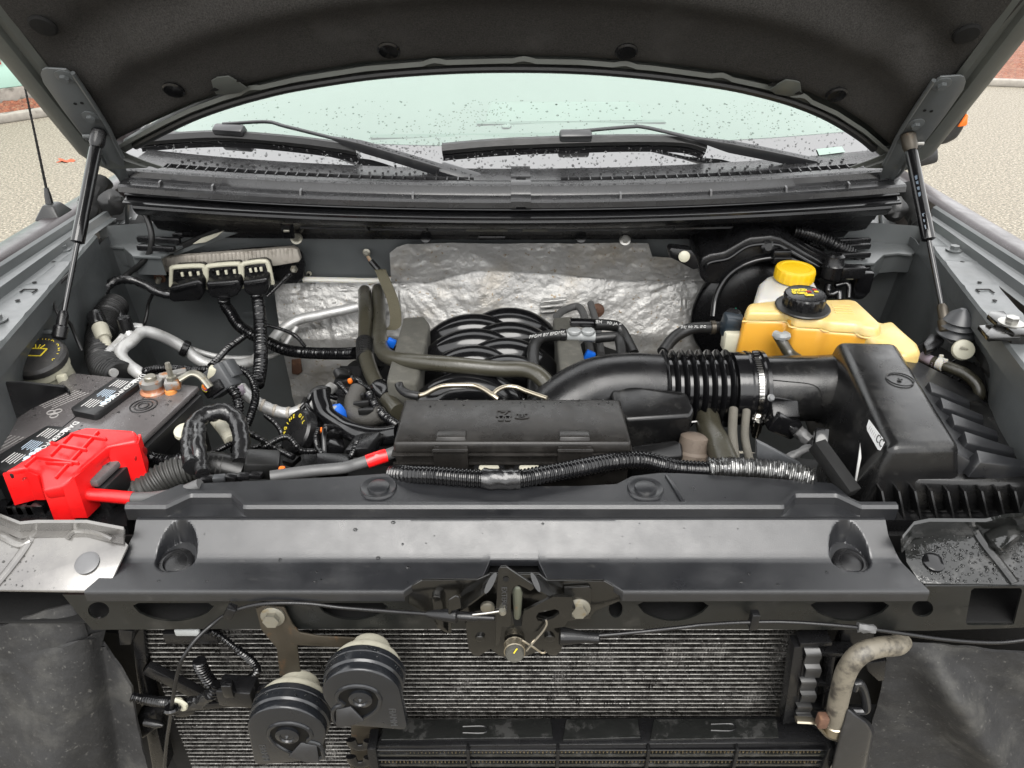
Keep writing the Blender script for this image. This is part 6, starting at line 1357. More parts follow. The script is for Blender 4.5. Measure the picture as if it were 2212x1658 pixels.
# silver ribbed hose
tsh = thing('insulated_hose', 'dirty silver insulated hose sagging beside the engine', 'hose', Y(q('B1', 1850, 1370), .5), 'hoses')
bm = B(); tube(bm, BL_([(1560, 1190, .56), (1620, 1250, .54), (1690, 1300, .53), (1780, 1340, .52), (1870, 1355, .515), (1960, 1335, .52), (2030, 1290, .54), (2100, 1230, .57), (2150, 1190, .6)]), .0112, 18, .006, rough=.002); obj('hose_body', bm, 'alu', tsh)
for i, (x, y, yy_) in enumerate(((1700, 1305, .529), (1780, 1340, .52), (1870, 1355, .515), (1950, 1338, .52), (2030, 1290, .54))):
    P = BL_([(x, y, yy_)])[0]; bm = B(); lathe(bm, [(.0115, -.003), (.0126, -.002), (.0126, .002), (.0115, .003)], P, (1, 0, (1870 - x) * -.002), 18); obj('wrap_ring', bm, 'ecm_plate', tsh)
bm = B(); tube(bm, BL_([(1545, 1225, .545), (1590, 1205, .55)]), .0122, 14); obj('purple_band', bm, 'purple_white', tsh)
bm = B(); tube(bm, BL_([(1400, 1400, .40), (1450, 1460, .37), (1500, 1540, .33)]), .011, 14); obj('tube_end', bm, 'dirty_ivory', tsh)
bm = B(); lathe(bm, [(.016, 0), (.015, .006), (.004, .008)], Y(q('B1', 1195, 1480), .30), (0, -.3, 1), 20); obj('knob', bm, 'ivory', label='small ivory knob beside the battery case', cat='knob')
# oil filler and black mass
tof = thing('oil_filler_cap', 'black oil filler cap with yellow lettering tilted beside the engine', 'oil filler cap', Y(q('B1', 1930, 1480), .38))
c = Y(q('B1', 1930, 1475), .38); ax = V((-.62, -.45, .62)).normalized()
bm = B(); lathe(bm, [(.030, -.04), (.034, -.012), (.040, -.010), (.040, .004), (.036, .008), (.002, .009)], c, ax, 32); cp = obj('cap', bm, 'black_plastic', tof)
arc_text('ENGINE OIL', c + ax * .0092, ax, .027, 200, 20, .010, 'yellow_print', cp)
tcp = thing('coil_pack', 'dark ignition coil with leads and an orange tab beside the fuse box', 'ignition coil', Y(q('C2', -40, 80), .3))
for nm, t, x, y, yy_, s, r1, m_ in (('housing', 'B1', 2130, 1520, .36, (.034, .026, .05), 30, 'black_plastic'), ('terminal', 'B1', 2085, 1468, .36, (.012, .010, .012), 10, 'orange'), ('plug', 'B1', 2165, 1580, .33, (.03, .025, .025), 20, 'black_gloss'), ('cover', 'B2', 150, 1560, .31, (.05, .045, .02), -20, 'black_plastic'), ('tab', 'B2', 55, 1147, .52, (.010, .010, .012), 0, 'orange'), ('pump_body', 'C1', 2150, 250, .23, (.05, .03, .03), 15, 'black_plastic'), ('cover', 'C1', 1700, 240, .22, (.05, .04, .03), 12, 'rubber'), ('plug', 'B2', 0, 1100, .55, (.03, .02, .016), 40, 'rubber'), ('blue_plug', 'B1', 2175, 1355, .43, (.035, .02, .03), -25, 'blue'), ('grey_tab', 'B1', 2160, 1330, .425, (.02, .012, .012), -25, 'grey_plastic'), ('orange_tab', 'C1', 1825, 267, .205, (.010, .008, .006), 0, 'orange'), ('blue_plug', 'B1', 2195, 1375, .425, (.016, .014, .02), 10, 'blue')):
    bm = B(); box(bm, Y(q(t, x, y), yy_), s, rotm('Y', r1) @ rotm('Z', r1), .005); obj(nm, bm, m_, tcp)
hose('braided_sleeve', 'grey woven sleeve bend beside the fuse box', [Y(q('B2', *p[:2]), p[2]) for p in ((110, 1200, .49), (75, 1270, .465), (75, 1340, .44), (120, 1380, .425), (200, 1385, .415), (260, 1360, .41))], .0155, 'braid')
hose('vacuum_hose', 'glossy black vacuum hose dipping to the fuse box', [Y(q(*p[:3]), p[3]) for p in (('B1', 2075, 1235, .45), ('B1', 2085, 1300, .43), ('B1', 2120, 1370, .41), ('B1', 2200, 1430, .38), ('B2', 80, 1480, .35), ('B2', 180, 1505, .34), ('B2', 280, 1505, .335), ('B2', 370, 1490, .33))], .0165, 'black_gloss')
hose('vacuum_hose', 'thick black hose standing behind the vacuum hose elbow', [Y(q('B1', *p[:2]), p[2]) for p in ((2040, 1240, .47), (2075, 1215, .47), (2120, 1225, .465))], .012, 'rubber')
trt = thing('starter_cable', 'grey cable with a red tape band entering the fuse box', 'cable', Y(q('C2', 100, 240), .2))
bm = B(); tube(bm, [Y(q(*p[:3]), p[3]) for p in (('C1', 1750, 320, .17), ('C1', 2000, 285, .185), ('C1', 2211, 265, .19), ('C2', 80, 245, .20), ('C2', 230, 200, .21), ('C2', 345, 160, .22))], .0088, 14, .006); obj('cable', bm, 'grey_cable', trt)
bm = B(); tube(bm, [Y(q('C2', 165, 222), .205), Y(q('C2', 230, 200), .21), Y(q('C2', 292, 182), .215)], .0102, 16, .005, rough=.001); obj('red_tape', bm, 'red_plastic', trt)
tst = thing('striped_hose', 'ribbed grey radiator hose curving under the wiring arch', 'hose', Y(q('C1', 1200, 350), .15), 'hoses')
P = [Z(q('C1', *p[:2]), p[2]) for p in ((850, 440, 1.02), (960, 390, 1.035), (1080, 320, 1.045), (1200, 275, 1.05), (1320, 255, 1.05), (1450, 265, 1.045), (1580, 300, 1.035))]
bm = B(); tube(bm, P[:6], .023, 20, .008, (.007, .0013)); obj('ribbed_section', bm, 'grey_rubber', tst)
bm = B(); tube(bm, P[4:], .024, 20, .006); obj('smooth_end', bm, 'rubber', tst)
for i in range(5):
    bm = B(); box(bm, Z(q('C1', 1340 + i * 80, 335 - i * 6), 1.082), (.018, .012, .008), rotm('Z', rnd.uniform(-20, 20)), .002); obj('clip', bm, rnd.choice(('conn_grey', 'black_plastic', 'black_gloss')), tst)

# thin loose leads in the dark gap beside the oil filler
r3 = random.Random(21)
GAP = [('between the wiring arch and the oil filler', (1560, 1500), (1900, 1640)), ('under the oil filler cap', (1700, 1580), (2050, 1600)), ('beside the blue plug', (2010, 1250), (2200, 1560)), ('behind the vacuum hose elbow', (1950, 1330), (2180, 1260)), ('over the striped hose', (1330, 1640), (1700, 1560)), ('behind the fuse box corner', (2100, 1640), (2330, 1380)), ('below the heater hose coupling', (2200, 1180), (2420, 1420)), ('beside the foam block', (2260, 1120), (2480, 1250))]
for lab, a, b in GAP:
    y0 = .30 + .3 * (1640 - a[1]) / 600; y1 = .30 + .3 * (1640 - b[1]) / 600
    A = Y(q('B1', *a), y0); Bq = Y(q('B1', *b), y1); M1 = A.lerp(Bq, .35) + V((r3.uniform(-.02, .02), 0, r3.uniform(.0, .03))); M2 = A.lerp(Bq, .7) + V((r3.uniform(-.02, .02), 0, r3.uniform(-.02, .02)))
    loom('thin_lead', 'thin black lead ' + lab, 'wiring', [A, M1, M2, Bq], .0048, (.004, .0006) if r3.random() < .6 else None, 'black_gloss')

# slanted brace under the plenum and the thin lead on the inner fender
tdb = thing('cowl_brace', 'slanted grey brace with an ivory insert above the engine computer', 'brace', Y(q('B1', 1100, 310), .92))
bm = B(); bar(bm, Y(q('B1', 1060, 322), .915), Y(q('B1', 1420, 170), .93), .010, .012); obj('bar', bm, 'matte_black', tdb)
bm = B(); bar(bm, Y(q('B1', 1120, 318), .918), Y(q('B1', 1530, 168), .935), .008, .014); obj('bar', bm, 'bay_paint', tdb)
bm = B(); prism(bm, [Y(q('B1', *p), .912) for p in ((1245, 262), (1300, 225), (1450, 175), (1400, 215), (1330, 250))], (0, .006, 0), .001); obj('insert', bm, 'dirty_ivory', tdb)
loom('thin_lead', 'thin black lead looping down the inner fender behind the gas strut', 'wiring', [Y(q('B1', *p[:2]), p[2]) for p in ((480, 430, .66), (400, 500, .63), (350, 570, .60), (350, 650, .57), (390, 730, .55), (450, 770, .56), (490, 860, .56), (530, 950, .55))], .0032, None, 'rubber')

tvc = thing('valve_cover', 'dark moulded valve cover under the woven sleeve and vacuum hose', 'valve cover', Y(q('B2', 0, 1600), .4))
def vc(u, v):
    px = 735 - 90 * v + 110 * u + 40 * u * v; py = 790 + 225 * v; d_ = .68 - .32 * v - .015 * math.exp(-((u - .45) / .12) ** 2)
    p = Y((px, py), d_); return p + V((0, 0, .0012 * noise.noise(p * 30)))
bm = B(); grid(bm, 40, 50, vc); thick(bm, .003); obj('cover', bm, 'black_plastic', tvc, ang=40)
for p, yy_ in (((2150, 1290), .50), ((2200, 1500), .40), ((2290, 1240), .52)): hexbolt(tvc, Y(q('B1', *p), yy_), (0, -.5, .8), .006, 'steel')
for k in range(6):
    a = Y(q('B2', -40 + 30 * k, 1120 + 45 * k), .56 - .03 * k); b = Y(q('B2', 60 + 30 * k, 1090 + 50 * k), .56 - .03 * k); bm = B(); bar(bm, a, b, .008, .01); obj('cover_rib', bm, 'rubber', tvc)
# ================================================================== air filter box
tab = thing('air_filter_box', 'black moulded air filter box with a ribbed lid and a round inlet tube', 'air filter box', (.65, .3, .95))
z1 = 1.162
RL, RR_, FR_, FL_ = Z(q('B3', 1000, 882), z1), Z(q('B3', 1385, 892), z1), Z(q('B3', 1800, 1562), z1 - .004), Z(q('B3', 1355, 1572), z1 - .004)
bm = B(); Tp = [FL_, FR_, RR_, RL]
Bt = [V((FL_.x - .035, FL_.y - .012, 1.0)), V((FR_.x + .045, FR_.y - .012, 1.0)), V((RR_.x + .05, RR_.y + .02, 1.0)), V((RL.x - .028, RL.y + .02, 1.0))]
frus(bm, Tp, Bt, .013, 4); obj('upper_housing', bm, 'airbox', tab, ang=40)
lidp = [V((.565, .152, 0)), V((1.0, .150, 0)), V((1.0, .27, 0)), V((.80, .395, 0)), V((.738, .485, 0)), V((.60, .485, 0))]
def lz(p): return 1.088 + .02 * max(0, min(1, (.75 - p.x) / .15))
bm = B(); frus(bm, [V((p.x, p.y, lz(p))) for p in lidp], [V((p.x, p.y - (.008 if p.y < .2 else 0), 1.045)) for p in lidp], .010, 3); obj('lid_shoulder', bm, 'airbox', tab, ang=40)
bm = B(); frus(bm, [V((p.x + (.0 if p.x > .6 else -.08), p.y - (.02 if p.y < .2 else -.01), 1.048)) for p in lidp], [V((p.x + (.0 if p.x > .6 else -.06), p.y - (.015 if p.y < .2 else -.01), .85)) for p in lidp], .006); obj('lower_housing', bm, 'black_plastic', tab)
# ribbed slope from the ridge down to the shoulder
sl = [FR_ + V((-.004, .006, -.012)), RR_ + V((-.004, .0, -.012)), V((.80, .425, 1.088)), V((.79, .30, 1.088)), V((.705, .162, 1.090))]
bm = B(); frus(bm, sl, [p + V((-.004, 0, -.05)) for p in sl], .004); obj('lid_slope', bm, 'satin_black', tab)
# sloping louvres on the lid
for a, b in (((1605, 1185), (1860, 1278)), ((1680, 1288), (1948, 1378)), ((1752, 1395), (2042, 1482)), ((1835, 1512), (2150, 1592)), ((1915, 1636), (2290, 1690))):
    A = Z(q('B3', *a), 1.138); Bb = Z(q('B3', *b), 1.114)
    bm = B(); frus(bm, [A + V((0, -.008, -.004)), Bb + V((0, -.004, -.004)), Bb + V((0, .003, .002)), A + V((0, .008, .006))], [A + V((-.01, -.009, -.03)), Bb + V((.004, -.006, -.022)), Bb + V((.006, .012, -.022)), A + V((-.01, .014, -.03))], .0015); obj('lid_louvre', bm, 'satin_black', tab)
for t, x in (('C3', 1290), ('C3', 1400), ('C3', 1505), ('C3', 1610), ('C3', 1718), ('C3', 1826), ('C3', 1938), ('C3', 2045), ('C3', 2152)):
    a, b = Y(q(t, x - 4, 415), .136), Y(q(t, x + 14, 570), .128); bm = B(); prism(bm, [a + V((0, .02, 0)), a, b + V((0, -.010, 0)), b + V((0, .02, 0))], (.0028, 0, 0)); obj('flange_rib', bm, 'airbox', tab)
bm = B(); bar(bm, (.53, .125, 1.022), (1.0, .125, 1.022), .03, .006); obj('flange', bm, 'black_plastic', tab)
bm = B(); prism(bm, [Y(q('C3', *p), .19) for p in ((1150, 125), (1158, 200), (1120, 390), (1112, 385))], (.004, .01, 0)); obj('moulding_flash', bm, 'white_print', tab)
c = Z(q('B3', 1410, 1132), z1 + .001)
bm = B(); u_ = [c + V((.020 * math.cos(k * .2618), .020 * math.sin(k * .2618), -.001)) for k in range(25)]; tube(bm, u_, .0011, 6, .003); obj('moulded_ring', bm, 'airbox', tab)
bm = B(); lathe(bm, [(.004, 0), (.003, .002)], c - V((0, 0, .001)), (0, 0, 1), 8); obj('gate_mark', bm, 'airbox', tab)
# inlet (mass air flow) tube
bm = B(); xe = .64; lathe(bm, [(.056, -.006), (.0575, 0), (.0575, .09), (.060, .13), (.070, xe - x4 - .01), (.072, xe - x4)], (x4, .435, 1.082), (1, 0, 0), 48); mt_ = obj('inlet_tube', bm, 'airbox', tab, ang=60)
def onT(px, py, r_=.058, z0=None):   # point on the camera side of the tube
    d = ray((px, py)); o = CAMP; oy, oz = o.y - .435, o.z - 1.082
    a = d.y ** 2 + d.z ** 2; b = 2 * (oy * d.y + oz * d.z); c_ = oy ** 2 + oz ** 2 - r_ ** 2; ds = b * b - 4 * a * c_
    return o + d * ((-b - math.sqrt(max(0, ds))) / (2 * a))
bm = B(); tube(bm, [onT(*q('B3', *p)) for p in ((520, 1135), (680, 1150), (820, 1165), (880, 1195), (905, 1260), (905, 1320), (960, 1345), (1080, 1368))], .0009, 6, .004); obj('seam_line', bm, 'airbox', mt_)
tms = thing('flow_sensor', 'black mass air flow sensor screwed to the inlet tube with its plug', 'sensor', Y(q('B3', 640, 1380), .36))
P = [onT(*q('B3', *p)) for p in ((540, 1260), (600, 1250), (735, 1275), (740, 1320), (700, 1390), (600, 1380), (540, 1330))]
nv = V((0, -.75, .55)).normalized()
bm = B(); frus(bm, [p + nv * .010 for p in P], [p - nv * .01 for p in P], .003); obj('body', bm, 'black_plastic', tms)
bm = B(); box(bm, onT(*q('B3', 630, 1345)) + nv * .014, (.046, .03, .03), rotm('X', 40), .004); obj('socket', bm, 'black_plastic', tms)
hexbolt(tms, onT(*q('B3', 560, 1258)) + nv * .010, nv, .0045, 'bracket_grey', flange=1.4)
bm = B(); box(bm, Y(q('B3', 650, 1420), .355), (.05, .03, .035), rotm('Y', 25), .005); obj('plug', bm, 'black_gloss', tms)
bm = B(); tube(bm, [Y(q('B3', *p[:2]), p[2]) for p in ((680, 1430, .35), (760, 1490, .34), (830, 1545, .33), (900, 1600, .31), (960, 1680, .28), (1000, 1760, .26))], .0095, 12, .005, rough=.003); obj('lead', bm, 'tape', tms)
bm = B(); tube(bm, [Y(q('B3', *p[:2]), p[2]) for p in ((745, 1470, .334), (790, 1510, .326), (820, 1535, .32))], .0103, 12, .004, rough=.003); obj('grey_tape', bm, 'grey_cable', tms)
# sticker: white label, code block left out, letters CC
st = [(1212, 1398), (1302, 1520), (1312, 1545), (1285, 1597), (1270, 1592), (1200, 1468), (1198, 1440)]
pl0 = (Tp[0] + Tp[3]) / 2; ed1 = (Tp[3] - Tp[0]); ed2 = (Bt[0] - Tp[0]); nn = ed1.cross(ed2).normalized()
if nn.x > 0: nn = -nn
SP = [PL(q('B3', *p), pl0, nn) + nn * .0008 for p in st]
tsk = obj('sticker', (lambda b_: (prism(b_, SP, nn * .0005), b_)[1])(B()), 'sticker_white', tab)
dr = (SP[1] - SP[0]).normalized(); sc2 = PL(q('B3', 1283, 1535), pl0, nn) + nn * .0016
text('CC', sc2, PL(q('B3', 1300, 1560), pl0, nn) - PL(q('B3', 1270, 1520), pl0, nn), PL(q('B3', 1320, 1500), pl0, nn) - PL(q('B3', 1280, 1535), pl0, nn), .017, 'dark_print', tsk, .0003)
bm = B()
for i in range(5):
    a = PL(q('B3', 1222 + i * 9, 1440 + i * 13), pl0, nn) + nn * .0014; b = PL(q('B3', 1212 + i * 9, 1462 + i * 13), pl0, nn) + nn * .0014; bar(bm, a, b, .0012, .0003, nn, 0)
obj('fine_print', bm, 'grey_print', tsk)

# ================================================================== coolant tank
tct = thing('coolant_tank', 'translucent coolant tank half full of orange coolant', 'coolant tank', Z(q('B3', 800, 1000), 1.03))
zc = 1.172
topL = [(418, 668), (436, 640), (600, 622), (1080, 614), (1130, 625), (1200, 690), (1290, 775), (1260, 800), (1180, 790), (1120, 770), (960, 762), (900, 742), (740, 735), (690, 700), (430, 700)]
def pz(pts, z): return [Z(q('B3', *p), z) for p in pts]
T = pz(topL, zc); cen = sum(T, V()) / len(T)
lev = 1.150
def grow(P, z, k): return [V((cen.x + (p.x - cen.x) * k, cen.y + (p.y - cen.y) * k - (.004 if p.y < cen.y else 0), z)) for p in P]
bm = B(); frus(bm, T, grow(T, lev, 1.035), .009, 4); obj('upper_shell', bm, 'tank_top', tct, ang=45)
bm = B(); frus(bm, grow(T, lev + .004, 1.03), grow(T, 1.0, 1.10), .008, 3); obj('coolant_body', bm, 'coolant_tank', tct, ang=45)
for x in (720, 945):
    bm = B(); tube(bm, [Z(q('B3', x - 10, 745), 1.160), Y(q('B3', x - 5, 860), .545), Y(q('B3', x - 8, 1040), .532)], .009, 12, .006); obj('moulded_pillar', bm, 'coolant_tank', tct)
lobe = pz([(1120, 700), (1290, 762), (1360, 748), (1440, 822), (1530, 900), (1552, 950), (1440, 980), (1250, 900), (1120, 800)], 1.155)
cen = sum(lobe, V()) / len(lobe)
bm = B(); frus(bm, lobe, grow(lobe, 1.0, 1.06), .010, 4); obj('side_lobe', bm, 'tank_top', tct, ang=45)
for k in range(4):
    bm = B(); bar(bm, Z(q('B3', 965 + 8 * k, 655 + 16 * k), zc + .0006), Z(q('B3', 1085 + 8 * k, 660 + 16 * k), zc + .0006), .0035, .0016, off=.0005); obj('moulded_text_line', bm, 'tank_top', tct)
bm = B(); SL = grow(T, lev + .002, 1.036); tube(bm, SL[7:], .0018, 8, .005); obj('weld_seam', bm, 'tank_top', tct)
c = Z(q('B3', 776, 672), zc + .002); axc = V((0, -.05, 1))
bm = B(); lathe(bm, [(.040, -.004), (.0475, 0), (.049, .003), (.047, .005), (.036, .007)], c, axc, 44); obj('cap_flange', bm, 'rubber', tct)
bm = B(); lathe(bm, [(.035, .005), (.0375, .007), (.0375, .026), (.035, .029), (.030, .030), (.002, .0305)], c, axc, 48, (4, .07, .0069, .0265)); cp = obj('cap', bm, 'black_plastic', tct)
tz = c + V((0, -.0015, .0312))
for dx, dy, w_, h_, m_ in ((-.016, .010, .012, .007, 'yellow_print'), (-.002, .012, .012, .007, 'yellow_print'), (-.008, -.002, .016, .006, 'yellow_print'), (.002, -.011, .014, .005, 'yellow_print'), (-.022, .0, .005, .008, 'yellow_print'), (.020, .013, .006, .005, 'red_print'), (.006, .004, .008, .005, 'red_print'), (.020, .004, .006, .004, 'yellow_print')):
    bm = B(); p = tz + V((dx, dy, 0))
    Q = [p + V((x * w_ / 2, y * h_ / 2, 0)) for x, y in ((-1, -1), (1, -1), (1, 1), (-1, 1))]; Q.append(Q[0])
    for a, b in zip(Q, Q[1:]): bar(bm, a, b, .0018, .0006, off=0)
    bar(bm, Q[0], Q[2], .0014, .0006, off=0); obj('cap_symbol', bm, m_, cp)
hn = thing('overflow_hose', 'short black hose hanging from the front of the coolant tank', 'hose', Y(q('B3', 800, 1040), .5), 'hoses')
bm = B(); tube(bm, [Y(q('B3', *p[:2]), p[2]) for p in ((620, 850, .535), (650, 900, .525), (690, 965, .515), (750, 1010, .50), (830, 1045, .49), (900, 1080, .48))], .0105, 14, .005); obj('hose_body', bm, 'olive_rubber', hn)
bm = B(); tube(bm, [Y(q('B3', *p[:2]), p[2]) for p in ((600, 845, .53), (640, 858, .52), (680, 850, .525))], .008, 8, .004, rough=.003); obj('spring_clamp', bm, 'grey_plastic', hn)
hn = thing('overflow_hose', 'olive black hose clamped to the side of the coolant tank', 'hose', Z(q('B3', 1900, 1250), 1.05), 'hoses')
bm = B(); tube(bm, [Z(q('B3', *p[:2]), p[2]) for p in ((1620, 1020, 1.11), (1720, 1055, 1.112), (1830, 1100, 1.11), (1905, 1170, 1.10), (1925, 1240, 1.085), (1915, 1310, 1.05))], .0098, 16, .005); obj('hose_body', bm, 'olive_rubber', hn)
bm = B(); tube(bm, [Z(q('B3', 1545, 985), 1.11), Z(q('B3', 1640, 1030), 1.11)], .0092, 14, .005); obj('tank_spout', bm, 'purple_white', hn)
a, b = Z(q('B3', 1670, 1035), 1.112), Z(q('B3', 1720, 1055), 1.112); d = (b - a).normalized()
bm = B(); lathe(bm, [(.0098, -.006), (.0118, -.005), (.0118, .006), (.0098, .007)], a, d, 18); obj('spring_clamp', bm, 'white_tank', hn)
for s_ in (-1, 1):
    bm = B(); box(bm, a + V((.002, .008 * s_, .010)), (.008, .005, .008), None, .002); obj('clamp_ear', bm, 'white_tank', hn)
# ================================================================== brake reservoir, booster, black box
tbr = thing('brake_reservoir', 'milky white brake fluid reservoir with a yellow screw cap', 'brake reservoir', Y(q('B3', 700, 620), .74))
zt2 = 1.155
T = pz([(500, 500), (545, 462), (620, 440), (830, 445), (870, 510), (905, 575), (890, 640), (480, 640), (470, 600)], zt2)
cen = sum(T, V()) / len(T); bm = B(); frus(bm, T, grow(T, zt2 - .07, 1.06), .014, 4); obj('body', bm, 'white_tank', tbr, ang=45)
c = Z(q('B3', 717, 490), zt2 + .002)
bm = B(); lathe(bm, [(.032, -.004), (.032, .006)], c, (0, -.05, 1), 30); obj('neck', bm, 'white_tank', tbr)
bm = B(); lathe(bm, [(.0385, .002), (.040, .004), (.040, .022), (.038, .026), (.030, .0275), (.028, .0262), (.002, .0268)], c, (0, -.05, 1), 60, (3, .05, .0039, .0225)); obj('cap', bm, 'yellow_cap', tbr)
tbo = thing('brake_booster', 'large round black brake booster behind the coolant tank', 'brake booster', Y(q('B3', 420, 800), .88))
bm = B(); lathe(bm, [(.135, .05), (.14, .03), (.14, .012), (.132, .004), (.10, -.012), (.05, -.02), (.002, -.022)], Y(q('B3', 480, 740), .86), (0, 1, .05), 56); obj('shell', bm, 'black_plastic', tbo)
bm = B(); u_ = Y(q('B3', 480, 740), .86); tube(bm, [u_ + V((.141 * math.cos(k * .1745), .02, .141 * math.sin(k * .1745))) for k in range(37)], .005, 8, .01); obj('rolled_rim', bm, 'black_gloss', tbo)
bm = B(); tube(bm, [Y(q('B3', *p[:2]), p[2]) for p in ((200, 730, .78), (215, 620, .80), (260, 520, .81), (340, 430, .81), (450, 375, .81), (560, 352, .81), (660, 350, .81), (750, 385, .81), (820, 440, .81), (870, 520, .81))], .0068, 12, .006); obj('vacuum_line', bm, 'black_gloss', tbo)
for p in ((640, 318), (640, 360)):
    bm = B(); box(bm, Y(q('B3', *p), .805), (.038, .02, .016), None, .003); obj('line_clip', bm, 'black_plastic', tbo)
bm = B(); tube(bm, [Y(q('B3', *p), .84) for p in ((345, 692), (352, 690))], .007, 10); obj('paint_dot', bm, 'green_dot', tbo)
tbx = thing('vapour_box', 'black plastic arched cover over the brake booster', 'cover', Y(q('B3', 500, 400), .85))
ot = [(105, 400), (125, 350), (180, 325), (270, 312), (400, 235), (440, 218), (580, 205), (640, 222), (920, 390), (915, 470), (880, 500), (830, 430), (740, 372), (620, 348), (500, 362), (400, 405), (310, 470), (250, 525), (150, 520), (115, 480)]
P = L('B3', .815, ot); bm = B(); frus(bm, P, [p + V((.0, .12, .02)) for p in P], .006, 3); obj('front_shell', bm, 'black_plastic', tbx)
bm = B(); tube(bm, L('B3', .812, [(150, 420), (165, 385), (210, 370), (300, 350), (430, 272), (600, 262), (680, 300), (880, 415)]), .0045, 10, .006); obj('moulded_bead', bm, 'black_gloss', tbx)
for k in range(3):
    bm = B(); bar(bm, Y(q('B3', 600 + 40 * k, 190 + 2 * k), .86 + .03 * k), Y(q('B3', 950 + 30 * k, 385 - 18 * k), .83 + .03 * k), .012, .012); obj('top_rib', bm, 'black_plastic', tbx)
bm = B(); prism(bm, L('B3', .80, [(-90, 300), (-70, 285), (60, 300), (90, 340), (110, 420), (70, 430), (-20, 380), (-80, 350)]), (0, .03, 0), .004); obj('mounting_ear', bm, 'black_plastic', tbx)
bm = B(); lathe(bm, [(.012, 0), (.012, .003), (.007, .006), (.001, .006)], Y(q('B3', 10, 340), .798), (0, -1, .2), 20); obj('ear_bolt', bm, 'ivory', tbx)
bm = B(); lathe(bm, [(.013, 0), (.014, .004), (.008, .008)], Y(q('B3', 550, 278), .812), (0, -1, .3), 18); obj('rivet_boss', bm, 'black_plastic', tbx)
loom('corrugated_tube', 'fat black corrugated tube running over the arched cover', 'tube', [Y(q('B3', *p[:2]), p[2]) for p in ((720, 175, .88), (800, 190, .875), (900, 225, .865), (1000, 270, .855), (1090, 325, .845), (1150, 380, .835), (1180, 430, .825), (1190, 490, .82))], .0128, (.0062, .0013), 'black_plastic', 'tubes', 16)
tpv = thing('purge_valve', 'black purge valve with small hoses and a pink lead beside the arched cover', 'valve', Y(q('B3', 980, 560), .78))
bm = B(); lathe(bm, [(.020, 0), (.023, .004), (.023, .03), (.020, .034), (.018, .05), (.012, .054)], Y(q('B3', 960, 480), .79), (0, 0, 1), 20); obj('valve_body', bm, 'black_plastic', tpv)
for P, r_ in (([(930, 440, .785), (1010, 432, .785), (1090, 435, .785), (1150, 440, .785)], .011), ([(950, 520, .785), (940, 560, .78), (960, 590, .77), (1010, 570, .77), (1015, 620, .76)], .008), ([(990, 530, .78), (1070, 520, .78), (1075, 610, .76)], .006), ([(1150, 450, .80), (1190, 500, .81), (1185, 560, .80), (1150, 595, .79), (1100, 590, .78)], .008)):
    bm = B(); tube(bm, [Y(q('B3', *p[:2]), p[2]) for p in P], r_, 12, .005); obj('small_hose', bm, 'black_gloss', tpv)
bm = B(); box(bm, Y(q('B3', 1095, 437), .78), (.05, .024, .026), None, .004); obj('plug', bm, 'black_plastic', tpv)
bm = B(); tube(bm, [Y(q('B3', 1155, 445), .79), Y(q('B3', 1180, 475), .80), Y(q('B3', 1190, 500), .81)], .0035, 8); obj('pink_lead', bm, 'pink', tpv)
bm = B(); box(bm, Y(q('B3', 1105, 470), .80), (.03, .012, .012), None, .002); obj('ivory_tab', bm, 'ivory', tpv)
bm = B(); box(bm, Y(q('B3', 1155, 500), .80), (.04, .03, .05), None, .006); obj('plug', bm, 'black_gloss', tpv)
# vacuum sensor hose between booster and bellows
tvs = thing('vacuum_sensor', 'black hose with white print ending in a blue-black sensor beside the coolant tank', 'sensor', Y(q('B3', 320, 850), .6))
bm = B(); tube(bm, [Y(q(*p[:3]), p[3]) for p in (('B2', 2080, 960, .55), ('B2', 2130, 890, .58), ('B2', 2190, 840, .60), ('B3', 70, 805, .61), ('B3', 190, 800, .615), ('B3', 270, 795, .62))], .0115, 14, .005); obj('hose', bm, 'rubber', tvs)
text('ƎSJ 90 7L ƎC', Y(q('B3', 70, 797), .594), (1, 0, .02), (0, -.4, 1), .009, 'white_print', tvs, .0003)
bm = B(); a = Y(q('B3', 180, 800), .614); lathe(bm, [(.0115, 0), (.0135, .001), (.0135, .009), (.0115, .010)], a, (1, 0, 0), 16); obj('hose_clamp', bm, 'bracket_steel', tvs)
bm = B(); box(bm, Y(q('B3', 320, 785), .60), (.038, .034, .042), rotm('Y', 8), .006); obj('sensor_body', bm, 'sensor_blue', tvs)
bm = B(); lathe(bm, [(.016, 0), (.017, .006), (.012, .014)], Y(q('B3', 325, 735), .62), (0, 0, 1), 18); obj('sensor_cap', bm, 'black_plastic', tvs)
bm = B(); box(bm, Y(q('B3', 322, 880), .585), (.036, .03, .04), None, .004); obj('connector', bm, 'ivory', tvs)
# hoses under the inlet tube
hose('braided_hose', 'tan braided hose dropping below the clamped cuff', [Y(q('B3', *p[:2]), p[2]) for p in ((330, 1330, .37), (325, 1420, .34), (325, 1500, .31), (335, 1600, .28), (350, 1720, .24))], .0075, 'braid_tan')
hose('braided_hose', 'tan braided hose dropping below the clamp screw', [Y(q('B3', *p[:2]), p[2]) for p in ((415, 1340, .37), (405, 1440, .34), (405, 1520, .31), (425, 1620, .28), (450, 1720, .24))], .0068, 'braid_tan')
hose('radiator_hose', 'fat olive hose going down under the bellows', [Y(q('B3', *p[:2]), p[2]) for p in ((160, 1390, .38), (180, 1470, .34), (230, 1560, .30), (290, 1700, .25))], .021, 'olive_rubber')
thd = thing('pump_fitting', 'rusty brown cast fitting beside the fat olive hose', 'fitting', Y(q('B3', 80, 1650), .28))
bm = B(); lathe(bm, [(.024, -.08), (.024, -.02), (.028, -.018), (.028, .004), (.024, .008), (.022, .03), (.014, .034)], Y(q('B3', 60, 1620), .30), (.1, .3, 1), 24); obj('casting', bm, 'castbrown', thd)
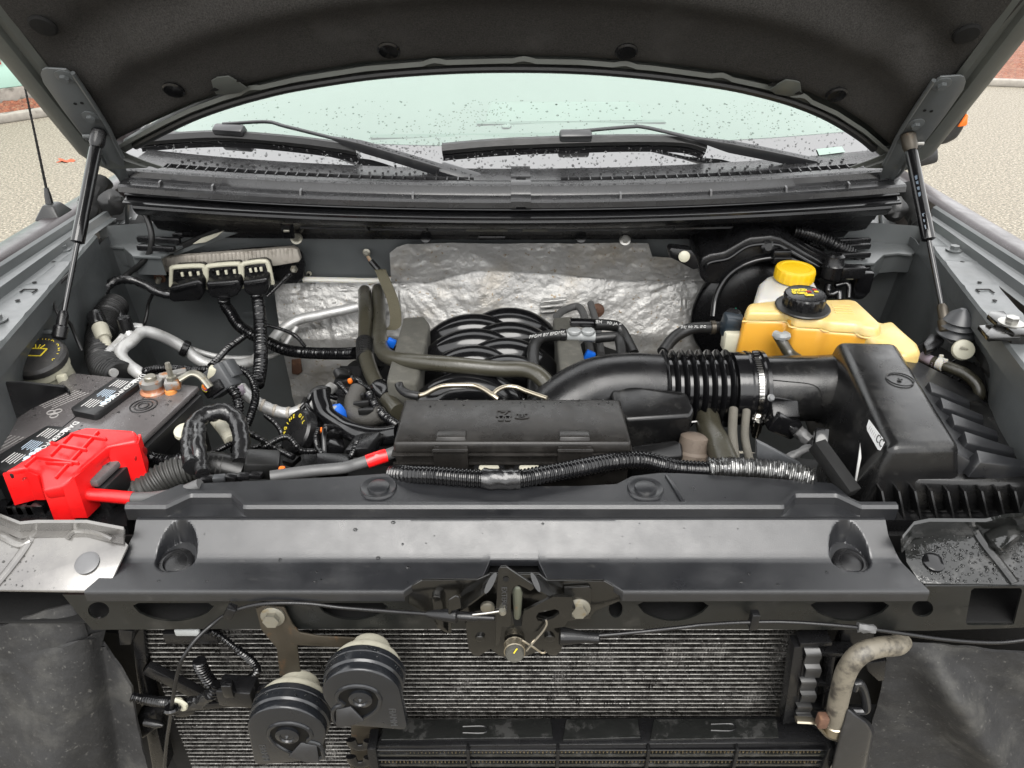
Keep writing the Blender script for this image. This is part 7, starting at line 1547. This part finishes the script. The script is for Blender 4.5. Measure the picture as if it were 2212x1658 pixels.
for p in ((520, 1720, .2), (700, 1640, .25)):
    pass
bm = B(); prism(bm, [Y(q('C3', *p), .20) for p in ((480, 90), (560, 130), (780, 250), (700, 300), (480, 260))], (0, .01, 0), .003); obj('fan_shroud', bm, 'conn_grey', label='dark grey fan shroud corner below the flow sensor lead', cat='fan shroud')
bm = B(); a, b = Y(q('C3', 870, 110), .2), Y(q('C3', 1100, 430), .13); bar(bm, a, b, .02, .02); obj('stay_bar', bm, 'matte_black', label='black slanting stay between the air filter box and the baffle', cat='stay')
bm = B(); bar(bm, Y(q('C3', 900, 20), .24), Y(q('C3', 890, 130), .22), .018, .02); obj('stay_clip', bm, 'black_gloss', label='small glossy clip on top of the slanting stay', cat='clip')
hose('grey_tape_lead', 'grey taped lead crossing below the flow sensor', [Y(q('C3', *p[:2]), p[2]) for p in ((830, 130, .24), (760, 160, .235), (700, 195, .23), (640, 235, .225))], .006, 'grey_cable', 'wiring looms', 'wiring', 10, .003)
# ================================================================== bump stop and brackets on the right rail
tbs = thing('bump_stop', 'ribbed black rubber bump stop on a metal base beside the strut foot', 'bump stop', Z(q('B3', 1760, 860), 1.13))
c = Z(q('B3', 1762, 850), 1.142)
bm = B(); lathe(bm, [(.030, 0), (.032, .004), (.027, .010), (.022, .014), (.030, .019), (.022, .026), (.028, .030), (.018, .042), (.005, .052)], c, (0, 0, 1), 28); obj('rubber', bm, 'conn_grey', tbs)
bm = B(); prism(bm, [Z(q('B3', *p), 1.140) for p in ((1680, 860), (1700, 835), (1900, 820), (1935, 840), (1960, 880), (1940, 905), (1850, 900), (1740, 895))], (0, 0, -.005), .0015); obj('base_plate', bm, 'bracket_grey', tbs)
bm = B(); prism(bm, [Z(q('B3', *p), 1.138) for p in ((1560, 900), (1600, 840), (1680, 830), (1700, 880), (1640, 930), (1580, 950))], (0, 0, -.012), .003); obj('side_tab', bm, 'black_plastic', tbs)
tbk = thing('rail_bracket', 'black metal bracket bolted to the rail in front of the bump stop', 'bracket', Z(q('B3', 2050, 850), 1.2))
for pts, z in (([(1975, 715), (1990, 695), (2080, 690), (2130, 745), (2140, 790), (2040, 770)], 1.232), ([(2020, 775), (2140, 790), (2200, 830), (2195, 862), (2060, 862), (1985, 862), (1960, 840)], 1.226), ([(1915, 785), (2010, 775), (2060, 850), (1990, 868)], 1.222)):
    bm = B(); prism(bm, [Z(q('B3', *p), z) for p in pts], (0, 0, -.008), .002); obj('plate', bm, 'latch_black', tbk)
hexbolt(tbk, Z(q('B3', 2125, 775), 1.230), (0, 0, 1), .010, 'steel', flange=1.9)
bm = B(); box(bm, Z(q('B3', 2170, 850), 1.222), (.03, .025, .02), None, .003); obj('foot', bm, 'latch_black', tbk)
for t, x, y, yy_, lab in (('B3', 1818, 945, .47, 'round ivory plastic clip below the bump stop'), ('B3', 2195, 1325, .30, 'round ivory plastic clip at the end of the dark ribs')):
    P = Y(q(t, x, y), yy_); tcl2 = thing('ivory_clip', lab, 'clip', P, 'ivory clips')
    bm = B(); lathe(bm, [(.018, -.006), (.0185, .0), (.017, .004), (.010, .006), (.002, .006)], P, (-.3, -.8, .6), 24); obj('button', bm, 'ivory', tcl2)
    bm = B(); box(bm, P + V((0, -.005, .004)), (.022, .004, .005), rotm('Y', 20)); obj('slot_bar', bm, 'dirty_ivory', tcl2)
# dark ribbed liner between air box and rail
trl = thing('ribbed_liner', 'black ribbed plastic liner between the air filter box and the rail', 'liner', Z(q('B3', 1950, 1200), .98))
pa = [V((.74, .50, 1.06)), V((.80, .52, 1.09)), V((.82, .30, 1.09)), V((.84, .1, 1.09)), V((.98, .1, 1.05)), V((.95, .3, 1.02)), V((.80, .40, 1.02))]
bm = B(); loops(bm, [[V((.70, .56, 1.03)), V((.78, .40, 1.03)), V((1.0, .12, 1.03))], [V((.79, .58, 1.10)), V((.86, .42, 1.10)), V((1.05, .14, 1.10))]], closed=False, cap=False); thick(bm, .003); obj('floor', bm, 'matte_black', trl)
for (x0, y0), (x1, y1) in (((1570, 1090), (1640, 1040)), ((1600, 1125), (1800, 1010)), ((1640, 1140), (1860, 985)), ((1690, 1170), (1940, 1010)), ((1740, 1190), (1960, 1060)), ((1930, 1290), (2010, 1225)), ((1970, 1340), (2050, 1290)), ((2020, 1395), (2090, 1350)), ((2070, 1440), (2150, 1385)), ((2110, 1490), (2190, 1440)), ((2160, 1530), (2240, 1480))):
    bm = B(); bar(bm, Z(q('B3', x0, y0), 1.065), Z(q('B3', x1, y1), 1.095), .003, .016); obj('rib', bm, 'black_plastic', trl)
bm = B(); P = [Z(q('B3', *p), 1.13) for p in ((1900, 920), (1960, 960), (2020, 1060), (2100, 1150), (2170, 1195), (2300, 1240))]; tube(bm, P, .016, 12, .008, rough=.004); obj('foam_seal', bm, 'matte_black', trl)
# left front black filler under battery
bm = B(); prism(bm, [Z(q('C1', *p), 1.03) for p in ((-400, 470), (260, 470), (820, 470), (820, 640), (-400, 640))], (0, 0, -.2)); btr = obj('battery_tray', bm, 'black_plastic', label='black battery tray below the red terminal cover', cat='tray')
for i in range(4):
    bm = B(); box(bm, Z(q('C1', 60 + 62 * i, 520), 1.035), (.028, .02, .02), None, .003); obj('tray_tooth', bm, 'black_gloss', btr)
